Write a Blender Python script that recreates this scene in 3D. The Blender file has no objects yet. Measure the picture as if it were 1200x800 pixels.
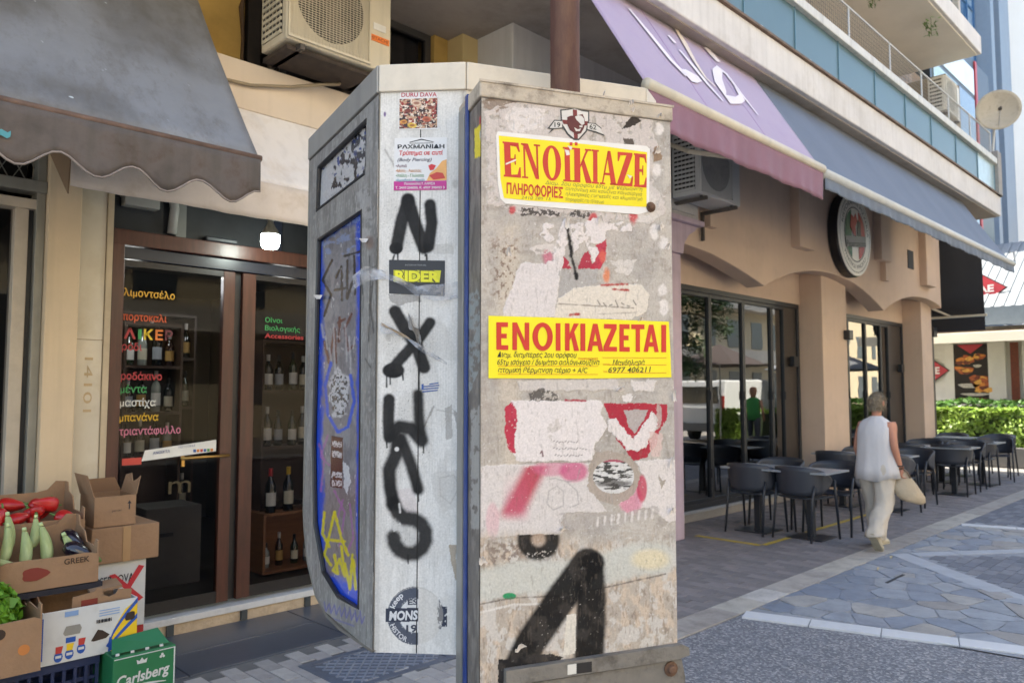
import bpy, bmesh, math, random
import numpy as np
from mathutils import Vector, Matrix, Euler
from mathutils.geometry import tessellate_polygon

SC = bpy.context.scene
COL = SC.collection
R = math.radians
rnd = random.Random(7)

# ------------------------------------------------------------------ camera, world, sun, exposure
# world axes: x runs along the street, y runs from the street towards the shop fronts, z is up
cam_d = bpy.data.cameras.new('camera')
cam = bpy.data.objects.new('camera', cam_d); COL.objects.link(cam); SC.camera = cam
cam_d.sensor_width = 36; cam_d.lens = 27; cam_d.clip_start = .05; cam_d.clip_end = 900
CH = 1.6; PITCH = math.atan(60 / 900)
cam.location = (0, 0, CH)
cam.rotation_euler = (R(90) + PITCH, 0, R(-45))
cam_d.dof.use_dof = True; cam_d.dof.focus_distance = 2.6; cam_d.dof.aperture_fstop = 5.0

wd = bpy.data.worlds.new('World'); SC.world = wd; wd.use_nodes = True
nt = wd.node_tree; bg = nt.nodes['Background']
sky = nt.nodes.new('ShaderNodeTexSky'); sky.sky_type = 'NISHITA'; sky.sun_disc = False
SUN_EL = R(57); SUN_AZ = R(-6)        # azimuth from +y
sky.sun_elevation = SUN_EL; sky.sun_rotation = SUN_AZ
sky.air_density = 1.0; sky.dust_density = 2.5; sky.ozone_density = 1.0
nt.links.new(sky.outputs[0], bg.inputs[0]); bg.inputs[1].default_value = 0.15
sd = bpy.data.lights.new('sun', 'SUN'); sd.energy = 4.6; sd.angle = R(.6); sd.color = (1, .94, .85)
sun = bpy.data.objects.new('sun', sd); COL.objects.link(sun)
sdir = Vector((math.sin(SUN_AZ) * math.cos(SUN_EL), math.cos(SUN_AZ) * math.cos(SUN_EL), math.sin(SUN_EL)))
sun.location = sdir * 60; sun.rotation_euler = sdir.to_track_quat('Z', 'Y').to_euler()
vs = SC.view_settings
vs.view_transform = 'Standard'; vs.look = 'None'; vs.exposure = 2.25; vs.gamma = 1; vs.use_curve_mapping = False
vs.use_white_balance = True; vs.white_balance_temperature = 6900; vs.white_balance_tint = 6

# ------------------------------------------------------------------ helpers
_c, _s = math.cos(PITCH), math.sin(PITCH)
FWD = np.array([.70710678 * _c, .70710678 * _c, _s]); RGT = np.array([.70710678, -.70710678, 0.])
UPV = np.array([-.70710678 * _s, -.70710678 * _s, _c])
def proj(p):
    """world points (n,3) -> photograph coordinates, used to lay out the paint on real surfaces"""
    q = np.asarray(p, float) - np.array([0, 0, CH])
    d = q @ FWD
    return 600 + 900 * (q @ RGT) / d, 400 - 900 * (q @ UPV) / d
def on_plane(x, y, o, n):
    """the point of the plane (o, n) that the photograph shows at x, y"""
    d = FWD * 900 + RGT * (x - 600) - UPV * (y - 400)
    o = np.array(o, float) - np.array([0, 0, CH]); n = np.array(n, float)
    k = (o @ n) / (d @ n)
    return Vector(d * k + np.array([0, 0, CH]))

def lin(c):
    if isinstance(c, str):
        c = [int(c[i:i + 2], 16) / 255 for i in (0, 2, 4)]
    return tuple((v / 12.92 if v <= .04045 else ((v + .055) / 1.055) ** 2.4) for v in c)

class NT:
    def __init__(s, m): s.t = m.node_tree; s.n = s.t.nodes; s.l = s.t.links
    def new(s, k, **kw):
        n = s.n.new(k)
        for a, b in kw.items(): setattr(n, a, b)
        return n
    def link(s, a, b): s.l.new(a, b)

MC = {}
def mat(name, col, rough=.6, var=.12, scale=6, bump=.0, bscale=40, metal=0, stain=None, stain_scale=3, stain_amt=.5,
        streak=0, spec=.5, coat=0, stretch=(1, 1, 1), sheen=0):
    """a Principled material whose colour drifts with noise, with optional stains, run-off streaks and fine relief"""
    if name in MC: return MC[name]
    m = bpy.data.materials.new(name); m.use_nodes = True; N = NT(m)
    b = N.n['Principled BSDF']; c = lin(col)
    tc = N.new('ShaderNodeTexCoord'); mp = N.new('ShaderNodeMapping'); mp.inputs['Scale'].default_value = stretch
    N.link(tc.outputs['Object'], mp.inputs[0]); vec = mp.outputs[0]
    no = N.new('ShaderNodeTexNoise'); no.inputs['Scale'].default_value = scale; no.inputs['Detail'].default_value = 6
    no.inputs['Roughness'].default_value = .65
    N.link(vec, no.inputs[0])
    mx = N.new('ShaderNodeMix', data_type='RGBA')
    rp = N.new('ShaderNodeMapRange'); rp.inputs[1].default_value = .3; rp.inputs[2].default_value = .7
    N.link(no.outputs[0], rp.inputs[0]); N.link(rp.outputs[0], mx.inputs[0])
    mx.inputs[6].default_value = (*[v * (1 - var) for v in c], 1); mx.inputs[7].default_value = (*[min(1, v * (1 + var)) for v in c], 1)
    out = mx.outputs[2]
    def over(out, fac, col2):
        k = N.new('ShaderNodeMix', data_type='RGBA'); N.link(fac, k.inputs[0]); N.link(out, k.inputs[6])
        k.inputs[7].default_value = (*lin(col2), 1); return k.outputs[2]
    if stain:
        n2 = N.new('ShaderNodeTexNoise'); n2.inputs['Scale'].default_value = stain_scale; n2.inputs['Detail'].default_value = 8
        n2.inputs['Roughness'].default_value = .7; N.link(vec, n2.inputs[0])
        r2 = N.new('ShaderNodeMapRange'); r2.inputs[1].default_value = .5; r2.inputs[2].default_value = .68
        r2.inputs[4].default_value = stain_amt; N.link(n2.outputs[0], r2.inputs[0])
        out = over(out, r2.outputs[0], stain)
    if streak:
        m3 = N.new('ShaderNodeMapping'); m3.inputs['Scale'].default_value = (9, 9, .5); N.link(tc.outputs['Object'], m3.inputs[0])
        n3 = N.new('ShaderNodeTexNoise'); n3.inputs['Scale'].default_value = 1.6; n3.inputs['Detail'].default_value = 5
        N.link(m3.outputs[0], n3.inputs[0])
        r3 = N.new('ShaderNodeMapRange'); r3.inputs[1].default_value = .48; r3.inputs[2].default_value = .75
        r3.inputs[4].default_value = streak; N.link(n3.outputs[0], r3.inputs[0])
        out = over(out, r3.outputs[0], '4a443c')
    N.link(out, b.inputs['Base Color'])
    b.inputs['Roughness'].default_value = rough; b.inputs['Metallic'].default_value = metal
    b.inputs['Specular IOR Level'].default_value = spec; b.inputs['Coat Weight'].default_value = coat
    b.inputs['Coat Roughness'].default_value = .1; b.inputs['Sheen Weight'].default_value = sheen
    if bump:
        n4 = N.new('ShaderNodeTexNoise'); n4.inputs['Scale'].default_value = bscale; n4.inputs['Detail'].default_value = 5
        N.link(vec, n4.inputs[0]); bp = N.new('ShaderNodeBump'); bp.inputs['Strength'].default_value = bump
        bp.inputs['Distance'].default_value = .01; N.link(n4.outputs[0], bp.inputs['Height']); N.link(bp.outputs[0], b.inputs['Normal'])
    MC[name] = m; return m

def emit(name, col, strength):
    m = bpy.data.materials.new(name); m.use_nodes = True; b = m.node_tree.nodes['Principled BSDF']
    b.inputs['Base Color'].default_value = (*lin(col), 1); b.inputs['Emission Color'].default_value = (*lin(col), 1)
    b.inputs['Emission Strength'].default_value = strength; return m

def glass(name, tint=(.9, .93, .92), ior=1.5, rough=.0, wob=0):
    """thin window pane: clear film that lets light through and mirrors by the Fresnel law"""
    m = bpy.data.materials.new(name); m.use_nodes = True; N = NT(m); N.n.clear()
    o = N.new('ShaderNodeOutputMaterial'); t = N.new('ShaderNodeBsdfTransparent'); t.inputs[0].default_value = (*tint, 1)
    g = N.new('ShaderNodeBsdfGlossy'); g.inputs['Roughness'].default_value = rough; f = N.new('ShaderNodeFresnel'); f.inputs[0].default_value = ior
    x = N.new('ShaderNodeMixShader'); N.link(f.outputs[0], x.inputs[0]); N.link(t.outputs[0], x.inputs[1]); N.link(g.outputs[0], x.inputs[2])
    if wob:
        n = N.new('ShaderNodeTexNoise'); n.inputs['Scale'].default_value = 1.3; tc = N.new('ShaderNodeTexCoord'); N.link(tc.outputs['Object'], n.inputs[0])
        bp = N.new('ShaderNodeBump'); bp.inputs['Strength'].default_value = wob; bp.inputs['Distance'].default_value = .02
        N.link(n.outputs[0], bp.inputs['Height']); N.link(bp.outputs[0], g.inputs['Normal']); N.link(bp.outputs[0], f.inputs['Normal'])
    N.link(x.outputs[0], o.inputs[0]); return m

def attr_mat(name, rough=.6, bump=.25, bscale=160, spec=.4, coat=0):
    """colour comes from the painted 'Col' attribute of a finely divided panel"""
    m = bpy.data.materials.new(name); m.use_nodes = True; N = NT(m); b = N.n['Principled BSDF']
    a = N.new('ShaderNodeAttribute', attribute_name='Col'); tc = N.new('ShaderNodeTexCoord')
    n = N.new('ShaderNodeTexNoise'); n.inputs['Scale'].default_value = bscale; n.inputs['Detail'].default_value = 4; N.link(tc.outputs['Object'], n.inputs[0])
    r = N.new('ShaderNodeMapRange'); r.inputs[1].default_value = .3; r.inputs[2].default_value = .7; r.inputs[3].default_value = .88; r.inputs[4].default_value = 1.08
    N.link(n.outputs[0], r.inputs[0])
    k = N.new('ShaderNodeVectorMath', operation='SCALE'); N.link(a.outputs['Color'], k.inputs[0]); N.link(r.outputs[0], k.inputs['Scale'])
    N.link(k.outputs[0], b.inputs['Base Color']); b.inputs['Roughness'].default_value = rough; b.inputs['Specular IOR Level'].default_value = spec
    b.inputs['Coat Weight'].default_value = coat
    bp = N.new('ShaderNodeBump'); bp.inputs['Strength'].default_value = bump; bp.inputs['Distance'].default_value = .002
    N.link(n.outputs[0], bp.inputs['Height']); N.link(bp.outputs[0], b.inputs['Normal']); return m

class MB:
    """collects geometry in world coordinates"""
    def __init__(s): s.v = []; s.f = []; s.u = {}
    def add(s, vs, fs):
        k = len(s.v); s.v += [tuple(p) for p in vs]; s.f += [tuple(i + k for i in f) for f in fs]; return s
    def box(s, x0, x1, y0, y1, z0, z1):
        v = [(x, y, z) for z in (z0, z1) for y in (y0, y1) for x in (x0, x1)]
        return s.add(v, [(0, 2, 3, 1), (4, 5, 7, 6), (0, 1, 5, 4), (2, 6, 7, 3), (0, 4, 6, 2), (1, 3, 7, 5)])
    def obox(s, o, ax, ay, az):
        """box from corner o along three vectors"""
        o, ax, ay, az = map(Vector, (o, ax, ay, az))
        v = [o + ax * i + ay * j + az * k for k in (0, 1) for j in (0, 1) for i in (0, 1)]
        f = [(0, 2, 3, 1), (4, 5, 7, 6), (0, 1, 5, 4), (2, 6, 7, 3), (0, 4, 6, 2), (1, 3, 7, 5)]
        if ax.cross(ay).dot(az) < 0: f = [tuple(reversed(q)) for q in f]
        return s.add(v, f)
    def prism(s, pts, d):
        """closed outline of 3D points swept by vector d"""
        d = Vector(d); a = [Vector(p) for p in pts]; n = len(a)
        nrm = sum(((a[i]).cross(a[(i + 1) % n]) for i in range(n)), Vector())
        tr = tessellate_polygon([a])
        k = len(s.v); s.v += [tuple(p) for p in a] + [tuple(p + d) for p in a]
        flip = nrm.dot(d) > 0
        for t in tr:
            t = tuple(t); q = (a[t[1]] - a[t[0]]).cross(a[t[2]] - a[t[0]])
            if q.dot(nrm) < 0: t = t[::-1]
            if flip: t = t[::-1]
            s.f.append(tuple(k + i for i in t)); s.f.append(tuple(k + n + i for i in t[::-1]))
        for i in range(n):
            j = (i + 1) % n; q = (k + i, k + j, k + n + j, k + n + i)
            s.f.append(q if flip else q[::-1])
        return s
    def tube(s, pts, r, n=8, cap=True):
        pts = [Vector(p) for p in pts]; m = len(pts); rs = r if isinstance(r, (list, tuple)) else [r] * m
        rings = []; prev = None
        for i, p in enumerate(pts):
            d = (pts[min(i + 1, m - 1)] - pts[max(i - 1, 0)]).normalized()
            if prev is None: a = d.orthogonal().normalized()
            else: a = (prev - d * prev.dot(d)); a = a.normalized() if a.length > 1e-6 else d.orthogonal().normalized()
            prev = a; b = d.cross(a)
            rings.append([p + (a * math.cos(t) + b * math.sin(t)) * rs[i] for t in [2 * math.pi * q / n for q in range(n)]])
        return s.loft(rings, cap)
    def loft(s, rings, cap=True, closed=True):
        n = len(rings[0]); k = len(s.v)
        for r_ in rings: s.v += [tuple(p) for p in r_]
        for i in range(len(rings) - 1):
            for j in range(n if closed else n - 1):
                a = k + i * n + j; b = k + i * n + (j + 1) % n
                s.f.append((a, b, b + n, a + n))
        if cap and closed:
            s.f.append(tuple(k + j for j in reversed(range(n)))); s.f.append(tuple(k + (len(rings) - 1) * n + j for j in range(n)))
        return s
    def lathe(s, c, prof, n=16, axis='z', cap=True):
        c = Vector(c); rings = []
        for r_, h in prof:
            ring = []
            for q in range(n):
                t = 2 * math.pi * q / n; a, b = r_ * math.cos(t), r_ * math.sin(t)
                ring.append(c + (Vector((a, b, h)) if axis == 'z' else Vector((b, h, a)) if axis == 'y' else Vector((h, a, b))))
            rings.append(ring)
        return s.loft(rings, cap)
    def grid(s, P):
        """P: 2D list of points"""
        m, n = len(P), len(P[0]); k = len(s.v)
        for r_ in P: s.v += [tuple(p) for p in r_]
        for i in range(m - 1):
            for j in range(n - 1): a = k + i * n + j; s.f.append((a, a + 1, a + n + 1, a + n))
        return s

def thing(name, label, cat, loc=(0, 0, 0), rz=0, group=None, kind=None):
    o = bpy.data.objects.new(name, None); COL.objects.link(o); o.empty_display_size = .1
    o.location = loc; o.rotation_euler = (0, 0, rz); o['label'] = label
    if cat: o['category'] = cat
    if group: o['group'] = group
    if kind: o['kind'] = kind
    o['_'] = 1
    del o['_']
    return o
def wm(o):
    m = Matrix.Translation(o.location) @ o.rotation_euler.to_matrix().to_4x4()
    return wm(o.parent) @ m if o.parent else m
def part(name, mb, m, parent=None, smooth=False, label=None, bev=0, local=False, kind=None, solid=0, recalc=False, sub=0):
    """links what the builder collected as ONE mesh object; world coordinates become the parent's"""
    me = bpy.data.meshes.new(name)
    vs_ = [Vector(p) for p in mb.v]
    if parent is None:
        lo = [min(p[i] for p in vs_) for i in range(3)]; hi = [max(p[i] for p in vs_) for i in range(3)]
        base = Vector(((lo[0] + hi[0]) / 2, (lo[1] + hi[1]) / 2, lo[2])); vs_ = [p - base for p in vs_]
    elif not local:
        im = wm(parent).inverted(); vs_ = [im @ p for p in vs_]
    me.from_pydata([tuple(p) for p in vs_], [], mb.f)
    if m is not None:
        for q in (m if isinstance(m, (list, tuple)) else [m]): me.materials.append(q)
    if smooth: me.polygons.foreach_set('use_smooth', [True] * len(me.polygons))
    if recalc:
        b = bmesh.new(); b.from_mesh(me); bmesh.ops.recalc_face_normals(b, faces=b.faces); b.to_mesh(me); b.free()
    o = bpy.data.objects.new(name, me); COL.objects.link(o)
    if parent is not None: o.parent = parent
    else: o.location = base
    if solid: q = o.modifiers.new('thick', 'SOLIDIFY'); q.thickness = solid; q.offset = 0
    if bev: q = o.modifiers.new('edge', 'BEVEL'); q.width = bev; q.segments = 2; q.limit_method = 'ANGLE'; q.angle_limit = R(40)
    if sub: q = o.modifiers.new('sub', 'SUBSURF'); q.levels = sub; q.render_levels = sub
    if label: o['label'] = label
    if kind: o['kind'] = kind
    return o
def top(o, label, cat, group=None):
    o['label'] = label; o['category'] = cat
    if group: o['group'] = group
    return o
def bxp(name, x0, x1, y0, y1, z0, z1, m, parent=None, **k): return part(name, MB().box(x0, x1, y0, y1, z0, z1), m, parent, **k)
def copy_tree(o, parent=None):
    c = o.copy(); COL.objects.link(c)
    if parent: c.parent = parent
    for ch in list(o.children): copy_tree(ch, c)
    return c

# ---- lettering: outlines of the built-in font, filled loop by loop, optionally emboldened
_TX = {}
def glyphs(txt, bold=0, shear=0):
    k = (txt, bold, shear)
    if k in _TX: return _TX[k]
    c = bpy.data.curves.new('lettering', 'FONT'); c.body = txt; c.fill_mode = 'NONE'; c.resolution_u = 3; c.shear = shear
    o = bpy.data.objects.new('lettering', c); COL.objects.link(o)
    dg = bpy.context.evaluated_depsgraph_get(); dg.update()
    me = bpy.data.meshes.new_from_object(o.evaluated_get(dg))
    co = [v.co.to_2d() for v in me.vertices]; nb = {}
    for e in me.edges:
        a, b = e.vertices; nb.setdefault(a, []).append(b); nb.setdefault(b, []).append(a)
    seen = set(); loops = []
    for v in nb:
        if v in seen: continue
        lp = [v]; seen.add(v); cur = v
        while True:
            nx = [q for q in nb[cur] if q not in seen]
            if not nx: break
            cur = nx[0]; seen.add(cur); lp.append(cur)
        if len(lp) > 2: loops.append([co[i] for i in lp])
    bpy.data.objects.remove(o); bpy.data.curves.remove(c); bpy.data.meshes.remove(me)
    def area(l): return sum(l[i].x * l[(i + 1) % len(l)].y - l[(i + 1) % len(l)].x * l[i].y for i in range(len(l))) / 2
    def inside(p, l):
        r_ = False; j = len(l) - 1
        for i in range(len(l)):
            if (l[i].y > p.y) != (l[j].y > p.y) and p.x < (l[j].x - l[i].x) * (p.y - l[i].y) / (l[j].y - l[i].y) + l[i].x: r_ = not r_
            j = i
        return r_
    loops = [l for l in loops if abs(area(l)) > 1e-6]
    par = []
    for i, l in enumerate(loops):
        best = None
        for j, m_ in enumerate(loops):
            if i != j and abs(area(m_)) > abs(area(l)) and all(inside(p, m_) for p in l[::max(1, len(l) // 5)]):
                if best is None or abs(area(m_)) < abs(area(loops[best])): best = j
        par.append(best)
    depth = [0] * len(loops)
    for i in range(len(loops)):
        j = par[i]
        while j is not None: depth[i] += 1; j = par[j]
    def off(l, d):
        n = len(l); sgn = 1 if area(l) > 0 else -1; o_ = []
        for i in range(n):
            e1 = (l[i] - l[i - 1]).normalized(); e2 = (l[(i + 1) % n] - l[i]).normalized()
            n1 = Vector((e1.y, -e1.x)) * sgn; n2 = Vector((e2.y, -e2.x)) * sgn
            b = (n1 + n2); b = b / max(.35, b.dot(n1)) if b.length > 1e-5 else n1
            o_.append(l[i] + b * d)
        return o_
    out = []
    for i, l in enumerate(loops):
        if depth[i] % 2 == 0:
            polys = [off(l, bold)] + [off(h, -bold) for j, h in enumerate(loops) if par[j] == i]
            flat = [p for q in polys for p in q]
            tris = tessellate_polygon([[Vector((p.x, p.y, 0)) for p in q] for q in polys])
            out.append((flat, [tuple(t) for t in tris]))
    _TX[k] = out; return out
def text(name, txt, o, xd, up, h, m, parent=None, width=None, bold=0, shear=0, label=None, align='l', off=.0012, arc=None, fn=None):
    """lettering laid on a surface: o = baseline start, xd/up = unit vectors on it, h = capital height"""
    G_ = glyphs(txt, bold, shear); o, xd, up = Vector(o), Vector(xd).normalized(), Vector(up).normalized(); nrm = xd.cross(up)
    xs = [p.x for f, _ in G_ for p in f]; x0, x1 = min(xs), max(xs); sy = h / .72; sx = (width / (x1 - x0)) if width else sy
    sh = {'l': 0, 'c': (x1 - x0) * sx / 2, 'r': (x1 - x0) * sx}[align]
    mb = MB()
    for f, t in G_:
        pts = []
        for p in f:
            a, b = (p.x - x0) * sx - sh, p.y * sy
            if fn: a, b = fn(a, b)
            if arc: th = arc[1] - a / arc[0]; rr = arc[0] + b; a, b = rr * math.cos(th), rr * math.sin(th)
            pts.append(o + xd * a + up * b + nrm * off)
        t2 = []
        for q in t:
            w = (pts[q[1]] - pts[q[0]]).cross(pts[q[2]] - pts[q[0]]).dot(nrm); t2.append(q if w > 0 else q[::-1])
        mb.add(pts, t2)
    return part(name, mb, m, parent, label=label)

# ---- numpy paint for the finely divided panels
def _hash(ix, iy, seed):
    h = (ix.astype(np.int64) * 374761393 + iy.astype(np.int64) * 668265263 + seed * 982451653) & 0x7fffffff
    h = ((h ^ (h >> 13)) * 1274126177) & 0x7fffffff
    return ((h ^ (h >> 16)) & 0xffff) / 65535.
def vnoise(x, y, seed=0):
    ix, iy = np.floor(x), np.floor(y); fx, fy = x - ix, y - iy; fx = fx * fx * (3 - 2 * fx); fy = fy * fy * (3 - 2 * fy)
    a = _hash(ix, iy, seed); b = _hash(ix + 1, iy, seed); c = _hash(ix, iy + 1, seed); d = _hash(ix + 1, iy + 1, seed)
    return (a * (1 - fx) + b * fx) * (1 - fy) + (c * (1 - fx) + d * fx) * fy
def fbm(x, y, seed=0, o=4):
    r_ = 0; a = .5
    for i in range(o): r_ = r_ + a * vnoise(x, y, seed + i * 17); x = x * 2.03 + 5; y = y * 2.03 + 9; a *= .5
    return r_ / (1 - .5 ** o)
def sstep(a, b, x): t = np.clip((x - a) / (b - a), 0, 1); return t * t * (3 - 2 * t)
class Paint:
    def __init__(s, X, Y): s.X, s.Y = X, Y; s.C = np.zeros(X.shape + (3,)); s.H = np.zeros(X.shape)
    def fill(s, c): s.C[:] = lin(c)
    def mix(s, a, c, h=None):
        a = np.clip(a, 0, 1)[..., None]; s.C = s.C * (1 - a) + np.array(lin(c)) * a
        if h is not None: s.H = np.where(a[..., 0] > .5, h, s.H)
    def stroke(s, pts, r, c, soft=1.5, rough=0, a=1., seed=1):
        X, Y = s.X, s.Y; d = np.full(X.shape, 1e9)
        for (x0, y0), (x1, y1) in zip(pts[:-1], pts[1:]):
            dx, dy = x1 - x0, y1 - y0; t = np.clip(((X - x0) * dx + (Y - y0) * dy) / (dx * dx + dy * dy + 1e-9), 0, 1)
            d = np.minimum(d, np.hypot(X - x0 - t * dx, Y - y0 - t * dy))
        if rough: d = d + (fbm(X / 3, Y / 3, seed) - .5) * rough
        s.mix(a * sstep(r + soft, r - soft, d), c)
    def poly(s, pts, c, warp=2.5, wsc=5, a=1., h=None, seed=3, hole=0, holesc=6):
        wx = s.X + (fbm(s.X / wsc, s.Y / wsc, seed) - .5) * 2 * warp; wy = s.Y + (fbm(s.X / wsc, s.Y / wsc, seed + 50) - .5) * 2 * warp
        ins = np.zeros(s.X.shape, bool); n = len(pts); j = n - 1
        for i in range(n):
            (xi, yi), (xj, yj) = pts[i], pts[j]
            if yi != yj: ins ^= ((yi > wy) != (yj > wy)) & (wx < (xj - xi) * (wy - yi) / (yj - yi) + xi)
            j = i
        m = ins.astype(float)
        if hole: m = m * (fbm(s.X / holesc, s.Y / holesc, seed + 9) > hole)
        s.mix(m * a, c, h); return m
    def ell(s, cx, cy, rx, ry, c, a=1., soft=.1, warp=0, seed=5):
        d = np.hypot((s.X - cx) / rx, (s.Y - cy) / ry)
        if warp: d = d + (fbm(s.X / 6, s.Y / 6, seed) - .5) * warp
        s.mix(a * sstep(1 + soft, 1 - soft, d), c)
def painted(name, o, xd, up, W_, H_, step, m, parent, paint, hole_fn=None, label=None, relief=.0):
    """a finely divided panel from corner o; paint(P, U, V) colours its vertices"""
    nx, ny = max(2, int(W_ / step)), max(2, int(H_ / step))
    u = np.linspace(0, W_, nx); v = np.linspace(0, H_, ny); U, V = np.meshgrid(u, v)
    o, xd, up = np.array(o, float), np.array(xd, float), np.array(up, float)
    pts = o + U[..., None] * xd + V[..., None] * up
    X, Y = proj(pts.reshape(-1, 3)); X = X.reshape(U.shape); Y = Y.reshape(U.shape)
    P_ = Paint(X, Y); paint(P_, U, V)
    nrm = np.cross(xd, up)
    if relief: pts = pts + nrm * (P_.H[..., None] * relief)
    idx = np.arange(nx * ny).reshape(ny, nx); q = np.stack([idx[:-1, :-1], idx[:-1, 1:], idx[1:, 1:], idx[1:, :-1]], -1).reshape(-1, 4)
    if hole_fn is not None:
        ok = hole_fn(U, V).ravel(); q = q[ok[q].all(1)]
    im = np.array(wm(parent).inverted()); pl = pts.reshape(-1, 3) @ im[:3, :3].T + im[:3, 3]
    me = bpy.data.meshes.new(name); me.vertices.add(len(pl)); me.vertices.foreach_set('co', pl.ravel())
    me.loops.add(q.size); me.loops.foreach_set('vertex_index', q.ravel().astype(np.int32)); me.polygons.add(len(q))
    me.polygons.foreach_set('loop_start', np.arange(0, q.size, 4, dtype=np.int32)); me.polygons.foreach_set('loop_total', np.full(len(q), 4, dtype=np.int32))
    me.update(calc_edges=True)
    ca = me.color_attributes.new('Col', 'FLOAT_COLOR', 'POINT'); cc = np.ones((len(pl), 4), dtype=np.float32); cc[:, :3] = P_.C.reshape(-1, 3)
    ca.data.foreach_set('color', cc.ravel()); me.materials.append(m)
    o_ = bpy.data.objects.new(name, me); COL.objects.link(o_); o_.parent = parent
    if label: o_['label'] = label
    return o_

# ================================================================== GROUND
mortar = mat('mortar', '6a6867', .9, .25, 3, .3, 80)
MB_ = MB
g = part('ground', MB().add([(-250, -250, -.03), (350, -250, -.03), (350, 350, -.03), (-250, 350, -.03)], [(0, 1, 2, 3)]),
         mat('far_paving', '8a8580', .85, .2, .6, .2, 30, stain='6b6560', stain_scale=.5), kind='structure')

def slabs_mat(name, cols, rough=.6, bump=.25, stretch=(1, 1, 1)):
    return [mat(name + str(i), c, rough, .16, 9, bump, 55, stain='4d4a48', stain_scale=5, stain_amt=.45, stretch=stretch) for i, c in enumerate(cols)]

# pavement of narrow pavers between the facade and the kerb strip
KY0, KY1 = 2.86, 3.10
pave = part('pavement', MB().box(-3, 19.2, KY1, 5.6, -.026, -.007), mortar, kind='structure')
pv_m = slabs_mat('paver_', ['7c7777', '767172', '837d7d', '716d6e'], .75)
pv_light = slabs_mat('pale_paver_', ['a8a3a0', 'a09b99', 'b0aba7', '9a9694'], .75)
pv_mesh = {}
def paver(parent, x, y, lx, ly, k, zz, name='paver', mats=pv_m):
    if x < 4.4: mats = pv_light
    key = (lx, ly, k, name, x < 4.4)
    if key not in pv_mesh:
        o = part(name, MB().box(-lx / 2, lx / 2, -ly / 2, ly / 2, -.02, 0), mats[k], parent, local=True, bev=.003)
        pv_mesh[key] = o
    else:
        o = pv_mesh[key].copy(); COL.objects.link(o); o.parent = parent
    o.location = Vector((x, y, zz)) - parent.location
    o.rotation_euler = (rnd.uniform(-.006, .006), rnd.uniform(-.006, .006), rnd.uniform(-.01, .01))
    return o
cells = []
x = 1.2; row = 0
while x < 17.3:
    y = KY1 + .005 + (.1 if row % 2 else 0) - .1
    while y < 5.25:
        ya, yb = max(y, KY1 + .004), min(y + .196, 5.27)
        if yb - ya > .04 and not (x < 4.35 and yb > 4.44) and not (2.38 < x + .05 < 3.16 and 3.62 < (ya + yb) / 2 < 4.16):
            cells.append((x + .05, (ya + yb) / 2, round(yb - ya, 3)))
        y += .2
    x += .102; row += 1
def seen_area(c):
    X, Y = proj([(c[0], c[1], 0)]); ok = -20 < X[0] < 1220 and 440 < Y[0] < 830
    hid = 545 < X[0] < 800 or (X[0] < 210)
    return 0 if not ok else (.02 if hid else 1) / (c[0] ** 2 + c[1] ** 2)
cells.sort(key=seen_area, reverse=True)
for c in cells[:290]: paver(pave, c[0], c[1], .098, c[2], rnd.randrange(4), rnd.uniform(-.002, .001))
for k in range(3):
    mb = MB()
    for i, c in enumerate(cells[290:]):
        if i % 3 == k:
            z = rnd.uniform(-.002, .001); mb.box(c[0] - .048, c[0] + .048, c[1] - c[2] / 2, c[1] + c[2] / 2, -.02, z)
    part('paver', mb, pv_m[k], pave, kind='stuff')
# pale kerb strip of long stones
kb = part('kerb_strip', MB().box(-2, 19.2, KY0 - .004, KY1 + .004, -.026, -.008), mortar, kind='structure')
kc = slabs_mat('kerb_stone_', ['a39d96', '98928c', 'b9b5b0', 'a9a49b'], .6)
x = -1.8
kx = [1.9, 2.7, 3.6, 4.55, 5.2, 5.62, 6.0]
xs = [-1.8, -.9, 0, .95] + kx
while xs[-1] < 17: xs.append(xs[-1] + rnd.choice([.6, .8, .95, 1.1]))
for i, (a, b) in enumerate(zip(xs[:-1], xs[1:])):
    part('stone', MB().box(a + .004, b - .004, KY0, KY1, -.02, rnd.uniform(-.001, .002)), kc[2 if abs(a - 5.62) < .01 else rnd.choice([0, 1, 3])], kb, bev=.003)
# carriageway of dark exposed aggregate
def aggregate():
    m = bpy.data.materials.new('exposed_aggregate'); m.use_nodes = True; N = NT(m); b = N.n['Principled BSDF']
    tc = N.new('ShaderNodeTexCoord'); v = N.new('ShaderNodeTexVoronoi'); v.inputs['Scale'].default_value = 75; N.link(tc.outputs['Object'], v.inputs[0])
    r = N.new('ShaderNodeValToRGB'); N.link(v.outputs['Color'], r.inputs[0]); e = r.color_ramp.elements
    e[0].color = (*lin('55555a'), 1); e[1].color = (*lin('aaa7a6'), 1); e[1].position = .95
    q = r.color_ramp.elements.new(.55); q.color = (*lin('6d7077'), 1)
    n = N.new('ShaderNodeTexNoise'); n.inputs['Scale'].default_value = 1.5; n.inputs['Detail'].default_value = 5; N.link(tc.outputs['Object'], n.inputs[0])
    mr = N.new('ShaderNodeMapRange'); mr.inputs[3].default_value = .8; mr.inputs[4].default_value = 1.15; N.link(n.outputs[0], mr.inputs[0])
    k = N.new('ShaderNodeVectorMath', operation='SCALE'); N.link(r.outputs[0], k.inputs[0]); N.link(mr.outputs[0], k.inputs['Scale']); N.link(k.outputs[0], b.inputs['Base Color'])
    b.inputs['Roughness'].default_value = .7
    bp = N.new('ShaderNodeBump'); bp.inputs['Strength'].default_value = .5; bp.inputs['Distance'].default_value = .004; N.link(v.outputs['Distance'], bp.inputs['Height']); N.link(bp.outputs[0], b.inputs['Normal'])
    return m
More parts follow.
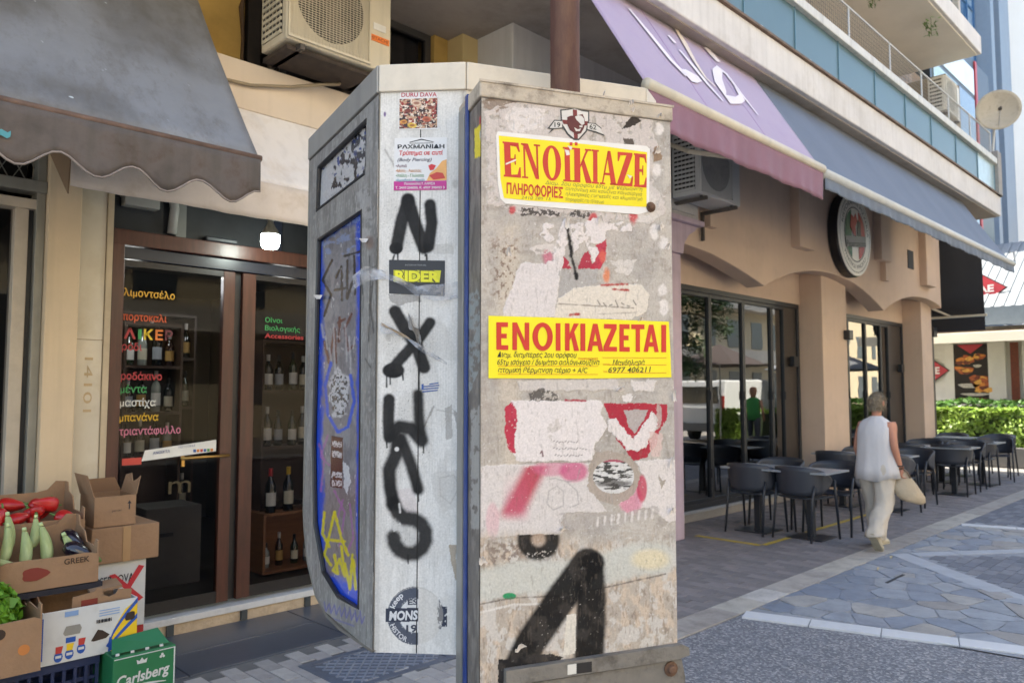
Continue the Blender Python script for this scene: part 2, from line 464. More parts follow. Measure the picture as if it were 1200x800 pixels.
road = part('road', MB().add([(-6, -8, -.012), (6.9, -8, -.012), (5.33, KY0 - .004, -.012), (-6, KY0 - .004, -.012)], [(0, 1, 2, 3)]), aggregate(), kind='structure')

jointm = mat('pale_joint', '86898e', .9, .25, 3, .3, 80)
street = part('street_paving', MB().add([(6.9, -8, -.005), (19.2, -8, -.005), (19.2, KY0 - .004, -.005), (5.33, KY0 - .004, -.005)], [(0, 1, 2, 3)]), jointm, kind='structure')
def band(name, p, q, w, m, n, parent=street):
    p, q = Vector((*p, 0)), Vector((*q, 0)); d = (q - p) / n; s_ = Vector((d.y, -d.x, 0)).normalized() * w
    for i in range(n):
        a = p + d * (i + .008); part(name, MB().obox(a - s_ / 2 + Vector((0, 0, -.014)), d * .984, s_, (0, 0, .015 + rnd.uniform(0, .002))), m, parent, bev=.002)
wm1 = mat('white_marble_band', 'c4c6c9', .5, .06, 6, .1, 40, stain='8d8c8a', stain_scale=6, stain_amt=.3)
gm1 = mat('grey_stone_band', '9da1a8', .6, .1, 6, .1, 40)
band('white_stone', (5.22, 2.84), (6.70, -1.9), .17, wm1, 11)
band('white_stone', (10.59, 2.84), (11.9, -1.5), .16, wm1, 8)
band('grey_stone', (8.22, 2.78), (5.95, .2), .20, gm1, 7)
band('grey_stone', (8.30, 2.66), (10.9, .75), .16, gm1, 7)
# crazy paving
fl_cols = ['868c96', '7f8793', '8e9298', '848a92', '96938f', '7a828f', '8b919a', '9c9a97', '7a818c', '90949a', '8b8886']
fl_m = [mat('flagstone_%d' % i, c, .5, .2, 5, .3, 30, stain='6b7079', stain_scale=4, stain_amt=.6) for i, c in enumerate(fl_cols)]
def clip(poly, a, b, c):   # keep a*x+b*y<=c
    o = []
    for i in range(len(poly)):
        p, q = poly[i], poly[(i + 1) % len(poly)]; dp, dq = a * p[0] + b * p[1] - c, a * q[0] + b * q[1] - c
        if dp <= 0: o.append(p)
        if dp * dq < 0: t = dp / (dp - dq); o.append((p[0] + t * (q[0] - p[0]), p[1] + t * (q[1] - p[1])))
    return o
def crazy(region, dens, stretch=1.5):
    xs_ = [p[0] for p in region]; ys_ = [p[1] for p in region]; pts = []
    A = (max(xs_) - min(xs_)) * (max(ys_) - min(ys_)); tries = 0
    while len(pts) < A * dens and tries < 9000:
        tries += 1; p = (rnd.uniform(min(xs_) - .3, max(xs_) + .3), rnd.uniform(min(ys_) - .3, max(ys_) + .3)); md = rnd.choice([.17, .25, .36])
        if all(math.hypot((p[0] - q[0]), (p[1] - q[1]) * stretch) > md for q in pts): pts.append(p)
    for p in pts:
        poly = list(region)
        for q in pts:
            if q is p or abs(q[0] - p[0]) + abs(q[1] - p[1]) > 2.2: continue
            a, b = q[0] - p[0], q[1] - p[1]; poly = clip(poly, a, b, (q[0] ** 2 + q[1] ** 2 - p[0] ** 2 - p[1] ** 2) / 2 - .0042 * math.hypot(a, b))
            if len(poly) < 3: break
        if len(poly) < 3: continue
        cx, cy = sum(v[0] for v in poly) / len(poly), sum(v[1] for v in poly) / len(poly)
        rr = []
        for i in range(len(poly)):
            a, b = poly[i], poly[(i + 1) % len(poly)]; L = math.hypot(b[0] - a[0], b[1] - a[1])
            if L < .02: continue
            for t in ((.12, .5, .88) if L > .12 else (.5,)):
                j = rnd.uniform(-.008, .004); px_, py_ = a[0] + (b[0] - a[0]) * t, a[1] + (b[1] - a[1]) * t
                d = math.hypot(px_ - cx, py_ - cy) + 1e-6; rr.append((px_ + (px_ - cx) / d * j, py_ + (py_ - cy) / d * j))
        if len(rr) < 3: continue
        z = rnd.uniform(-.001, .0025)
        yield MB().prism([(a, b, z) for a, b in rr], (0, 0, -.016))
flags = []
for reg in ([(5.42, 2.85), (8.14, 2.85), (8.05, 2.66), (5.86, .18), (6.15, .35)], [(8.45, 2.85), (10.48, 2.85), (11.25, .2), (10.95, .85), (8.42, 2.7)]):
    if reg[0][0] < 6: reg = [(5.42, 2.85), (8.06, 2.85), (8.06, 2.76), (5.92, .36), (6.15, .25)]
    else: reg = [(8.36, 2.85), (10.48, 2.85), (11.2, .56), (10.96, .86), (8.40, 2.74)]
    # regions are convex
    cxm = sum(p[0] for p in reg) / 5; reg = sorted(reg, key=lambda p: math.atan2(p[1] - sum(q[1] for q in reg) / 5, p[0] - cxm))
    for mb in crazy(reg, 24): flags.append(mb)
for mb in flags[:300]: part('flagstone', mb, rnd.choice(fl_m), street)
if len(flags) > 300:
    mb = MB()
    for f in flags[300:]: mb.add(f.v, f.f)
    part('flagstone', mb, fl_m[1], street, kind='stuff')
# dark brick infill, joined
bk = [MB() for _ in range(3)]
def infill(test, x0, x1, y0, y1):
    y = y0; r_ = 0
    while y < y1:
        x = x0 + (.11 if r_ % 2 else 0)
        while x < x1:
            if test(x, y) and test(x + .2, y + .09): rnd.choice(bk).box(x, x + .208, y, y + .098, -.014, rnd.uniform(-.002, .001))
            x += .216
        y += .106; r_ += 1
infill(lambda x, y: y < 2.60 - (x - 8.38) * .735 - .09 and y < 2.60 + (x - 8.12) * 1.14 - .09, 5.6, 11, -1, 2.6)
infill(lambda x, y: x > 10.72 + (2.84 - y) * .30 and y < 2.85, 10.6, 18.8, 0, 2.85)
for k, mb in enumerate(bk): part('paver', mb, mat('dark_brick_%d' % k, ['686b74', '73757c', '60636c'][k], .75, .15, 8, .2, 50), street, kind='stuff')
# access cover in the pavement
mc = thing('manhole_cover', 'dark cast iron access cover with diamond tread set in the pavement below the booth', 'manhole cover', (2.77, 3.89, 0))
iron = mat('cast_iron', '646b7a', .45, .2, 12, .2, 60, metal=.2, stain='6b6560')
fr = MB()
for a in ((2.38, 3.16, 3.62, 3.67), (2.38, 3.16, 4.11, 4.16), (2.38, 2.43, 3.67, 4.11), (3.11, 3.16, 3.67, 4.11)): fr.box(*a, -.02, .003)
part('cover_frame', fr, iron, mc, bev=.002)
lid = part('lid', MB().box(2.436, 3.104, 3.676, 4.104, -.02, -.002), iron, mc, bev=.002)
tr = MB()
for i in range(-9, 19):
    a = 2.436 + i * .072
    for sg in (1, -1):
        p0 = Vector((a, 3.69 if sg > 0 else 4.09, -.002)); d = Vector((.4, .4 * sg, 0)); t0, t1 = 0, 1
        if p0.x < 2.45: t0 = (2.45 - p0.x) / .4
        if p0.x + .4 > 3.09: t1 = (3.09 - p0.x) / .4
        if t1 - t0 > .08:
            s_ = Vector((-sg, 1, 0)).normalized() * .008 * sg; tr.obox(p0 + d * t0 - s_ / 2, d * (t1 - t0), s_, (0, 0, .006 + (.0006 if sg > 0 else 0)))
part('tread_rib', tr, mat('worn_tread', '9094a0', .4, .2, 12, metal=.2), lid, kind='stuff')
# yellow paint line on the pavement
yl = part('marking', MB().box(7.60, 7.68, 3.95, 4.72, .0035, .0045).box(7.68, 10.6, 3.90, 3.96, .0035, .0045), mat('worn_yellow_paint', 'b39a35', .7, .2, 20, stain='7f7a7a', stain_scale=30, stain_amt=.8), pave)
# small drain slot in the crazy paving
bxp('drain_slot', 6.9, 7.32, 2.42, 2.445, -.002, .004, mat('dark_rubber', '2a2a2c', .7), street)
for (a, b, sz, rz_) in ((7.95, 2.75, .05, .3), (7.35, 2.66, .035, 1.1)):
    l = thing('dry_leaf', ['curled pale dry leaf lying on the crazy paving beside the grey stone band', 'small dry leaf on the paving next to the drain slot'][sz < .04], 'leaf', (a, b, .004), rz_)
    part('leaf_blade', MB().grid([[(a + u * sz * .5, b + v * sz * .3 * (1 - u * u * .8), .006 + .012 * v * v + .006 * u) for v in (-1, -.4, 0, .4, 1)] for u in (-1, -.5, 0, .5, 1)]), mat('dry_leaf', 'b7a98c', .8), l, solid=.001)

# ================================================================== RESTAURANT FRONT
terra = mat('tan_render', 'c8b09c', .8, .09, 2.2, .2, 70, stain='a98f79', stain_scale=1.1, stain_amt=.35, streak=.04)
pinkp = mat('lilac_paint', 'b3a0ac', .65, .08, 5, .1, 60, streak=.2)
greyw = mat('pale_grey_render', 'a5a3a3', .75, .1, 3, .1, 60, streak=.25)
blk = mat('black_metal', '24262b', .4, .1, 10, spec=.5)
rest = thing('restaurant_front', 'tan rendered restaurant front with pointed arches above black folding windows', 'building', (12, 5.3, 0))
SILL = .12; WT = 2.95
# arched fascia, outline in x,z, swept back
def arc_pts(x0, x1, z0, zc, n=14):
    return [(x0 + (x1 - x0) * t / n, z0 + (zc - z0) * (1 - abs(2 * t / n - 1) ** 2.1)) for t in range(n + 1)]
FY0, FY1 = 4.74, 5.0
lo = [(7.40, 3.30), (7.7, 3.285), (8.1, 3.26), (8.6, 3.18), (9.0, 3.1), (9.43, 3.0)] + arc_pts(9.43, 13.72, 3.0, 3.40)[1:] + [(p[0], p[1]) for p in arc_pts(13.72, 18.0, 3.0, 3.40) if 13.72 < p[0] < 16.9] + [(16.9, 3.28)]
ol = lo + [(16.9, 5.0), (7.40, 5.0)]
part('arched_fascia', MB().prism([(a, FY0, b) for a, b in ol], (0, FY1 - FY0, 0)), terra, rest, bev=.01, recalc=True)
# recessed wall over the windows, piers behind the arches
bxp('lintel_wall', 7.9, 16.9, 5.28, 5.5, WT + .02, 5.0, terra, rest)
bxp('soffit', 7.39, 16.9, FY1 - .01, 5.28, 3.45, 3.55, terra, rest)
for a, b in ((11.66, 12.6), (16.28, 16.9)): bxp('pier', a, b, 4.93, 5.5, 0, 3.6, terra, rest, bev=.012)
bxp('pier', 7.38, 8.1, 5.3, 5.5, 0, 3.6, terra, rest)
for a, b, z in ((10.25, 10.75, 3.62), (13.35, 13.8, 3.82), (15.65, 16.2, 3.62)):
    part('pilaster', MB().box(a, b, FY0 - .13, FY0 + .02, z, 4.95), terra, rest, bev=.015)
for a, z in ((7.95, 3.55), (13.62, 3.50)):
    part('bracket', MB().prism([(a, FY0 - .0, z), (a + .16, FY0, z), (a + .12, FY0, z + .12), (a + .02, FY0, z + .33), (a, FY0, z + .36)], (0, -.09, 0)), terra, rest, recalc=True)
bxp('vent_opening', 15.0, 15.3, FY0 - .012, FY0 + .05, 3.88, 4.22, mat('vent_dark', '15161a', .7), rest)
# ribbed stone plinth
pl = bxp('plinth', 8.0, 11.66, 5.26, 5.5, 0, .1, mat('plinth_stone', '7d7873', .7, .1, 6), rest)
mb = MB()
for i in range(100): mb.box(8.02 + i * .036, 8.042 + i * .036, 5.248, 5.262, .004, .098)
part('rib', mb, mat('rib_stone', 'a39c94', .6, .1, 8), pl, kind='stuff')
bxp('plinth', 12.6, 16.28, 5.26, 5.5, 0, .1, MC['plinth_stone'], rest)
bxp('cill', 8.0, 11.66, 5.24, 5.5, .1, .135, mat('aluminium_cill', 'b9bec6', .35, .05, metal=.7), rest, bev=.003)
bxp('cill', 12.6, 16.28, 5.24, 5.5, .1, .135, MC['aluminium_cill'], rest, bev=.003)
rglass = glass('restaurant_glass', (.42, .45, .45), 3.1, wob=.05)
def bifold(x0, x1, cuts, tail):
    win = part('window', MB().box(x0, x1, 5.27, 5.37, WT - .05, WT + .02).box(x0, x1, 5.27, 5.37, .135, .2).box(x0, x0 + .05, 5.272, 5.368, .2, WT - .05).box(x1 - .06, x1, 5.272, 5.368, .2, WT - .05), blk, rest, bev=.004)
    e = [x0 + .05] + cuts
    for a, b in zip(e[:-1], e[1:]):
        part('sash', MB().box(a, a + .035, 5.285, 5.345, .2, WT - .05).box(b - .035, b - .004, 5.285, 5.345, .2, WT - .05).box(a + .035, b - .035, 5.285, 5.345, .2, .25).box(a + .035, b - .035, 5.285, 5.345, WT - .1, WT - .05), blk, win, bev=.003)
        part('pane', MB().add([(a + .03, 5.315, .24), (b - .03, 5.315, .24), (b - .03, 5.315, WT - .09), (a + .03, 5.315, WT - .09)], [(0, 1, 2, 3)]), rglass, win)
        [bxp('hinge', b - .03, b - .01, 5.27, 5.286, z, z + .12, blk, win) for z in (.5, 1.5)]
    part('door_stack', MB().box(tail[0], tail[1], 5.30, 5.36, .2, WT - .05), mat('bronze_panel', '3d3733', .35, .1), win)
    part('bug_lamp', MB().box(x1 - .35, x1 - .2, 5.2, 5.27, 2.0, 2.15), blk, win)
bifold(8.1, 11.6, [8.98, 9.87, 10.72, 11.12], (11.12, 11.54))
bifold(12.75, 16.26, [13.55, 14.35, 15.1, 15.5], (15.5, 16.2))
bxp('wall_lamp', 12.45, 12.6, 4.83, 4.93, 2.45, 2.6, blk, rest, bev=.01)
# dining room behind the glass
dr = thing('dining_room', 'dim dining room interior seen through the dark folding windows', None, (12, 8, 0), kind='structure')
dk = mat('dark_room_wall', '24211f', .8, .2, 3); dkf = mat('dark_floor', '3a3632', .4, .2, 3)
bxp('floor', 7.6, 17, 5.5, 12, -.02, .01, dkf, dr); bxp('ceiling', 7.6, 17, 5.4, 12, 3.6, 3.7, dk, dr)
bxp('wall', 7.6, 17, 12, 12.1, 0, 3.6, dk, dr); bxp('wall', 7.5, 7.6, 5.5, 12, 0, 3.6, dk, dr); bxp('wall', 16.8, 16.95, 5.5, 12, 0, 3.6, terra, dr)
# lilac corner column with scroll bracket
cc = thing('lilac_column', 'narrow lilac painted corner column with a scroll bracket beside the folding windows', 'column', (7.5, 5.0, 0))
bxp('shaft', 6.8, 7.38, 4.70, 5.28, 0, 3.15, pinkp, cc, bev=.01)
q = [(6.8, 3.15), (7.38, 3.15), (7.41, 3.28), (7.5, 3.38), (7.62, 3.44), (7.7, 3.5), (6.8, 3.5)]
part('scroll_bracket', MB().prism([(a, 4.66, b) for a, b in q], (0, .5, 0)), pinkp, cc, bev=.012, recalc=True)
part('capital', MB().box(6.78, 7.74, 4.6, 5.2, 3.5, 3.56), pinkp, cc, bev=.01)
gc = part('pilaster', MB().box(5.9, 7.7, 4.66, 5.4, 3.56, 4.81), greyw, None, bev=.01)
top(gc, 'pale grey panelled wall block above the lilac column behind the air conditioner', 'wall')
bxp('panel', 6.9, 7.62, 4.645, 4.66, 3.62, 3.68, greyw, gc); bxp('panel', 6.9, 7.62, 4.645, 4.66, 4.0, 4.03, greyw, gc)
gw = part('wall', MB().box(4.0, 6.8, 4.98, 5.5, 0, 3.56), greyw, None, bev=.01)
top(gw, 'pale grey rendered wall between the liquor shop and the lilac column', 'wall')
gp = part('pier', MB().box(4.61, 6.9, 4.6, 5.5, 3.57, 12), mat('grey_white_pier', 'b9b7b4', .75, .07, 2, .1, 50, streak=.2), None, bev=.01)
top(gp, 'tall pale grey pier rising behind the rusted pipe', 'pier')
# round sign
rs = thing('round_sign', 'round black rimmed restaurant sign with green white and red emblem on tan wall', 'sign', (12.12, 4.74, 4.05))
part('drum', MB().lathe((12.12, 4.74, 4.05), [(.64, 0), (.66, -.02), (.66, -.13), (.64, -.15)], 48, 'y'), mat('black_plastic', '15161b', .35), rs, smooth=False)
SY = 4.74 - .152
part('face', MB().lathe((12.12, SY, 4.05), [(.645, 0.0), (.645, -.012)], 48, 'y'), mat('sign_cream', 'e6e3da', .45, .05), rs)
def ring(r0, r1, y, n=48, a0=0, a1=2 * math.pi):
    P_ = [[(12.12 + r_ * math.sin(a0 + (a1 - a0) * i / n), y, 4.05 + r_ * math.cos(a0 + (a1 - a0) * i / n)) for i in range(n + 1)] for r_ in (r0, r1)]
    return MB().grid(P_)
drk = mat('sign_dark', '2b2a2a', .5); grn = mat('sign_green', '2c6a48', .5); red = mat('sign_red', 'b8322f', .5)
part('ring', ring(.415, .43, SY - .016), drk, rs); part('ring', ring(.585, .595, SY - .016), drk, rs)
def sec(x0, x1, y, m, nm):
    P_ = []
    for i in range(13):
        xx = x0 + (x1 - x0) * i / 12; h = math.sqrt(max(0, .40 ** 2 - xx * xx)); P_.append([(12.12 + xx, y, 4.05 - h), (12.12 + xx, y, 4.05 + h)])
    part(nm, MB().grid(P_), m, rs)
sec(-.4, -.14, SY - .0165, grn, 'green_field'); sec(.13, .4, SY - .0165, red, 'red_field')
part('emblem', MB().prism([(12.12 + a, SY - .019, 4.05 + b) for a, b in [(-.2, .1), (-.16, .3), (-.05, .26), (.02, .34), (.08, .22), (.0, .12), (.02, -.05), (-.08, .0)]], (0, -.004, 0)), red, rs, recalc=True)
part('emblem', MB().prism([(12.12 + a, SY - .019, 4.05 + b) for a, b in [(.06, .02), (.1, .24), (.2, .22), (.22, .0), (.14, -.12)]], (0, -.004, 0)), drk, rs, recalc=True)
text('lettering', 'Peperoncino', (12.12, SY - .03, 3.86), (1, 0, .12), (-.12, 0, 1), .1, drk, rs, width=.78, align='c', shear=.2, bold=.01)
part('banner', MB().obox((11.72, SY - .022, 3.81), (.8, 0, .09), (0, -.004, 0), (0, 0, .17)), mat('sign_grey', '8d8b86', .5), rs)
text('lettering', 'RISTORANTE PIZZERIA', (12.12, SY - .0, 4.05), (1, 0, 0), (0, 0, 1), .07, drk, rs, width=1.35, arc=(.475, R(165)), off=.017)
text('lettering', 'CUCINA ITALIANA', (12.12, SY - .0, 4.05), (1, 0, 0), (0, 0, 1), .06, drk, rs, width=.9, arc=(.475, R(320)), off=.017)

# ================================================================== UPPER STOREYS, BALCONY
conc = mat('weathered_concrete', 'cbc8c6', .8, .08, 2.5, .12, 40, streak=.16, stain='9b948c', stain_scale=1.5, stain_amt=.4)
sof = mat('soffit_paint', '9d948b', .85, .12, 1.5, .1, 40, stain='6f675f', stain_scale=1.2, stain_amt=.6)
apt = thing('apartment_building', 'apartment block with blue glass balcony over the restaurant', 'building', (5, 6, 0))
bxp('balcony_slab', -6, 16.25, 3.5, 5.4, 4.84, 5.2, conc, apt, bev=.012)
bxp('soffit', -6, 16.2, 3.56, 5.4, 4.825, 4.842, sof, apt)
bxp('drip_edge', -6, 16.26, 3.47, 3.52, 5.2, 5.225, mat('rusty_edge', '6e5a4c', .8, .3, 10), apt)
bxp('storey_wall', 6.92, 17.3, 4.9, 14, 5.2, 8.0, mat('brown_wall', '8b735c', .85, .1, 3), apt)
tl = mat('balcony_tile', '9a826a', .6, .12, 6, .1, 40)
mb = MB()
for i in range(34):
    for j in range(10):
        if not (9.3 + i * .2 > 17.2): mb.box(9.3 + i * .2, 9.49 + i * .2, 4.888, 4.9, 5.9 + j * .2, 6.09 + j * .2)
part('tile', mb, tl, apt, kind='stuff')
bxp('wall_pier', 15.75, 16.65, 4.2, 4.9, 5.2, 7.6, mat('olive_pier', '8b7c62', .8), apt, bev=.01)
bxp('balcony_slab', -6, 15.35, 3.5, 5.4, 7.62, 7.95, conc, apt, bev=.012)
bxp('soffit', -6, 15.3, 3.56, 5.4, 7.6, 7.622, mat('cream_soffit', 'd8d2c4', .8, .05, 2), apt)
bxp('upper_storey', -6, 15.0, 4.9, 14, 7.95, 17.5, mat('upper_wall', 'a39c92', .85, .1, 2), apt)
for k in range(3): bxp('balcony_slab', -6, 15.35, 3.5, 4.9, 10.4 + k * 2.8, 10.7 + k * 2.8, conc, apt)
bxp('rear_wing', 15.0, 17.3, 8.2, 14, 8.0, 17.5, MC['upper_wall'], apt)
bluem = mat('blue_glass_panel', '48656f', .38, .05, 1.5, .02, 10, spec=.6)
alu = mat('balcony_aluminium', 'b8b9b8', .45, .08, 8, metal=.3)
js = [-5.9, -4.75, -3.6, -2.45, -1.3, -.15, 1.0, 2.15, 3.3, 4.45, 5.58, 6.7, 7.82, 8.97, 10.12, 11.25, 12.37, 13.6, 14.85, 15.95]
for a, b in zip(js[:-1], js[1:]):
    if a < 4: continue
    p = bxp('balcony_panel', a + .006, b - .006, 3.52, 3.532, 5.23, 5.74, bluem if b < 15.9 else mat('pale_panel', '9fb3b8', .3), apt)
    bxp('panel_seam', b - .012, b + .004, 3.508, 3.52, 5.23, 5.74, mat('panel_seam', '5c7d8c', .5), apt)
    if a < 15: bxp('fixing', a + .3, a + .34, 3.49, 3.52, 5.205, 5.25, alu, apt)
bxp('handrail', 4, 15.95, 3.46, 3.6, 5.74, 5.85, mat('white_rail', 'c4c3bd', .5, .06, 6, streak=.3), apt, bev=.008)
bxp('end_post', 15.95, 16.2, 3.45, 3.75, 5.2, 6.0, mat('grey_post', '8f8b86', .7), apt, bev=.005)
mr = MB()
for i, xx in enumerate([6.7, 8.0, 9.4, 10.8, 12.1, 13.4, 14.6, 15.9]): mr.tube([(xx, 3.55, 5.85), (xx, 3.55, 6.33)], .012, 6)
mr.tube([(6.7, 3.55, 6.33), (15.9, 3.55, 6.33)], .014, 6)
part('railing', mr, alu, apt)
mr = MB()
for i in range(160): mr.tube([(6.7 + i * .0575, 3.55, 5.86), (6.7 + i * .0575, 3.55, 6.32)], .0025, 3)
for i in range(8): mr.tube([(6.7, 3.552, 5.9 + i * .055), (15.9, 3.552, 5.9 + i * .055)], .0025, 3)
part('wire_mesh', mr, mat('mesh_wire', '7c7a75', .6), apt, kind='stuff')
# corner window at the end of the upper storey
cw = part('window', MB().box(16.9, 17.0, 4.05, 4.8, 5.2, 5.3).box(15.9, 17.3, 4.70, 4.9, 7.3, 7.6), blk, apt)
cab = part('glazed_bay', MB().box(17.3, 22.0, 4.9, 6.2, 5.2, 9.6), mat('bay_frame', '2f3338', .4), apt)
bxp('pane', 17.5, 19.2, 4.885, 4.9, 7.1, 8.6, mat('bay_pane_light', '9fb5ab', .15, .1, .8, spec=1), cab)
bxp('pane', 17.5, 20.6, 4.885, 4.9, 8.72, 9.35, mat('bay_pane_pale', 'cfdadf', .15, .1, .8, spec=1), cab)
bxp('pane', 19.35, 20.6, 4.885, 4.9, 5.5, 8.6, mat('bay_pane_dark', '4d5a60', .1, .1, .8, spec=1), cab)
bxp('red_trim', 20.7, 20.85, 4.87, 4.9, 5.2, 9.6, mat('red_trim', 'b4424a', .5), cab)
wu = part('window', MB().box(14.0, 15.2, 3.9, 4.0, 8.0, 10.3), mat('upper_blue_glass', '3e6f8c', .15, .2, 1, spec=1), apt)
bxp('frame', 15.2, 15.32, 3.8, 4.02, 7.95, 10.4, mat('beige_frame', 'b0a595', .6), wu)
def ivy(x, y, z, L, n, nm, lab):
    t = thing(nm, lab, 'plant', (x, y, z - L)); mb = MB()
    for i in range(n):
        k = rnd.random(); a = rnd.uniform(0, 6.28); r_ = .05 + .1 * rnd.random() * (1 - k * .6); c = Vector((x + r_ * math.cos(a), y + r_ * math.sin(a), z - k * L))
        u = Vector((rnd.uniform(-1, 1), rnd.uniform(-1, 1), rnd.uniform(-1.5, .3))).normalized() * .045; w = u.orthogonal().normalized() * .018
        mb.add([c - u, c + w, c + u, c - w], [(0, 1, 2, 3)])
    part('leaves', mb, mat('trailing_leaf', '6f8f52', .6, .3, 9), t, kind='stuff')
    part('stem', MB().tube([(x, y, z), (x + .02, y, z - L)], .004, 4), mat('stem_green', '5d6a3c', .8), t)
ivy(11.3, 3.9, 7.6, .42, 70, 'trailing_plant', 'green trailing plant hanging from upper balcony above the tan wall')
ivy(13.2, 3.7, 7.6, .3, 40, 'trailing_plant', 'small trailing plant hanging above the balcony air conditioner')

# ================================================================== AIR CONDITIONERS
acw = mat('ac_casing', 'c9bfa9', .5, .05, 4, streak=.15); acg = mat('ac_casing_grey', 'b3b3b1', .5, .05, 4)
acd = mat('ac_dark', '4b413a', .6, .15, 20)
def ac_unit(lab, x0, x1, yf, yb, z0, z1, m, fan='front', badge=True, slots=12):
    t = thing('air_conditioner', lab, 'air conditioner', ((x0 + x1) / 2, (yf + yb) / 2, z0 - .08))
    c = part('casing', MB().box(x0, x1, yf, yb, z0, z1), m, t, bev=.012)
    w, h = x1 - x0, z1 - z0
    if fan == 'front':
        cx, cz, r_ = x0 + w * .40, z0 + h * .54, min(h * .42, w * .34)
        part('fan_opening', MB().lathe((cx, yf + .004, cz), [(r_, 0), (r_, -.008)], 40, 'y'), mat('ac_shadow', '231f1d', .8), t)
        part('hub', MB().lathe((cx, yf - .008, cz), [(r_ * .3, 0), (r_ * .3, -.003)], 24, 'y'), acd, t)
        for k in range(3):
            a0 = k * 2.1; P_ = [[(cx + r2 * math.cos(a0 + tw * 1.1 + r2), yf - .006 - .003 * tw, cz + r2 * math.sin(a0 + tw * 1.1 + r2)) for r2 in (r_ * .3, r_ * .6, r_ * .93)] for tw in (0, .4, .8, 1)]
            part('fan_blade', MB().grid(P_), acd, t)
        g_ = MB()
        n = int(h / .018)
        for i in range(n):
            z = z0 + .03 + i * (h - .06) / n; g_.box(x0 + .02, x0 + w * .76, yf - .016, yf - .013, z, z + .004)
        for i in range(24):
            xx = x0 + .02 + i * (w * .74) / 23; g_.box(xx, xx + .0025, yf - .0195, yf - .016, z0 + .03, z1 - .03)
        part('grille', g_, m, t, kind='stuff')
        part('grille_frame', MB().box(x0 + .01, x0 + w * .78, yf - .02, yf, z0 + .015, z0 + .03).box(x0 + .01, x0 + w * .78, yf - .02, yf, z1 - .03, z1 - .012).box(x0 + .01, x0 + .02, yf - .02, yf, z0 + .03, z1 - .03).box(x0 + w * .765, x0 + w * .78, yf - .02, yf, z0 + .03, z1 - .03), m, t)
    # louvres on the side that faces the camera
    lm = mat('ac_fin', '7d8a80', .6, .1)
    ls = part('side_louvre', MB().box(x0 - .004, x0, yf + .05, yb - .03, z0 + .05, z1 - .05), mat('ac_shadow', '231f1d', .8), t)
    n = slots
    for i in range(n):
        z = z0 + .05 + (h - .1) * i / n; bxp('slat', x0 - .012, x0 - .004, yf + .05, yb - .03, z, z + (h - .1) / n * .5, m if not badge else mat('ac_slat', 'bdb7a4', .5), ls)
    fi = MB()
    for i in range(6): yy = yf + .06 + i * (yb - yf - .1) / 5; fi.box(x0 - .014, x0 - .012, yy, yy + .006, z0 + .05, z1 - .05)
    part('fin', fi, m, ls)
    for xx in (x0 + .1, x1 - .14):
        part('bracket', MB().box(xx, xx + .035, yf - .02, yb + .1, z0 - .05, z0 - .012).box(xx + .002, xx + .03, yb + .06, yb + .1, z0 - .35, z0 - .05), mat('bracket_dark', '5b5550', .6, .3, 10, metal=.4), t)
    for xx in (x0 + .117, x1 - .12): part('foot', MB().lathe((xx, yf + .05, z0 - .012), [(.018, -.0), (.018, .014)], 8), blk, t)
    return t
a1 = ac_unit('beige air conditioner with round fan grille and orange badge above the liquor shop', 2.47, 3.33, 4.62, 4.97, 3.98, 4.62, acw)
bd = bxp('badge', 3.13, 3.31, 4.612, 4.62, 4.19, 4.235, mat('orange_badge', 'e07a2c', .4), a1)
text('lettering', 'HITACHI', (3.14, 4.611, 4.199), (1, 0, 0), (0, 0, 1), .026, mat('badge_dark', '8a2f1c', .5), bd, width=.155, bold=.01)
bxp('rating_label', 3.17, 3.28, 4.614, 4.62, 4.28, 4.33, mat('label_white', 'd8d6d0', .5), a1)
part('drip_tray', MB().box(2.5, 3.3, 4.66, 5.0, 3.93, 3.962), mat('rust_dark', '3d332c', .9, .3, 12), a1)
a2 = ac_unit('pale grey air conditioner under the purple awning beside the tan restaurant wall', 7.1, 7.98, 4.28, 4.62, 3.72, 4.42, acg, badge=False)
a3 = ac_unit('small white air conditioner on the upper balcony wall under hanging plants', 15.0, 15.9, 4.02, 4.3, 7.55 - .9, 7.5 - .2, mat('ac_white', 'd2d0c8', .5), badge=False, slots=8)
# hoses, cable
cb = top(part('conduit', MB().tube([(1.9, 4.97, 3.70), (2.4, 4.965, 3.73), (2.7, 4.95, 3.80), (2.9, 4.9, 3.86), (3.05, 4.88, 3.9), (3.1, 4.95, 3.95)], .012, 8), mat('beige_hose', '8d7f68', .7), None, smooth=True), 'thin beige drain hose running along the cream band under the air conditioner', 'hose')

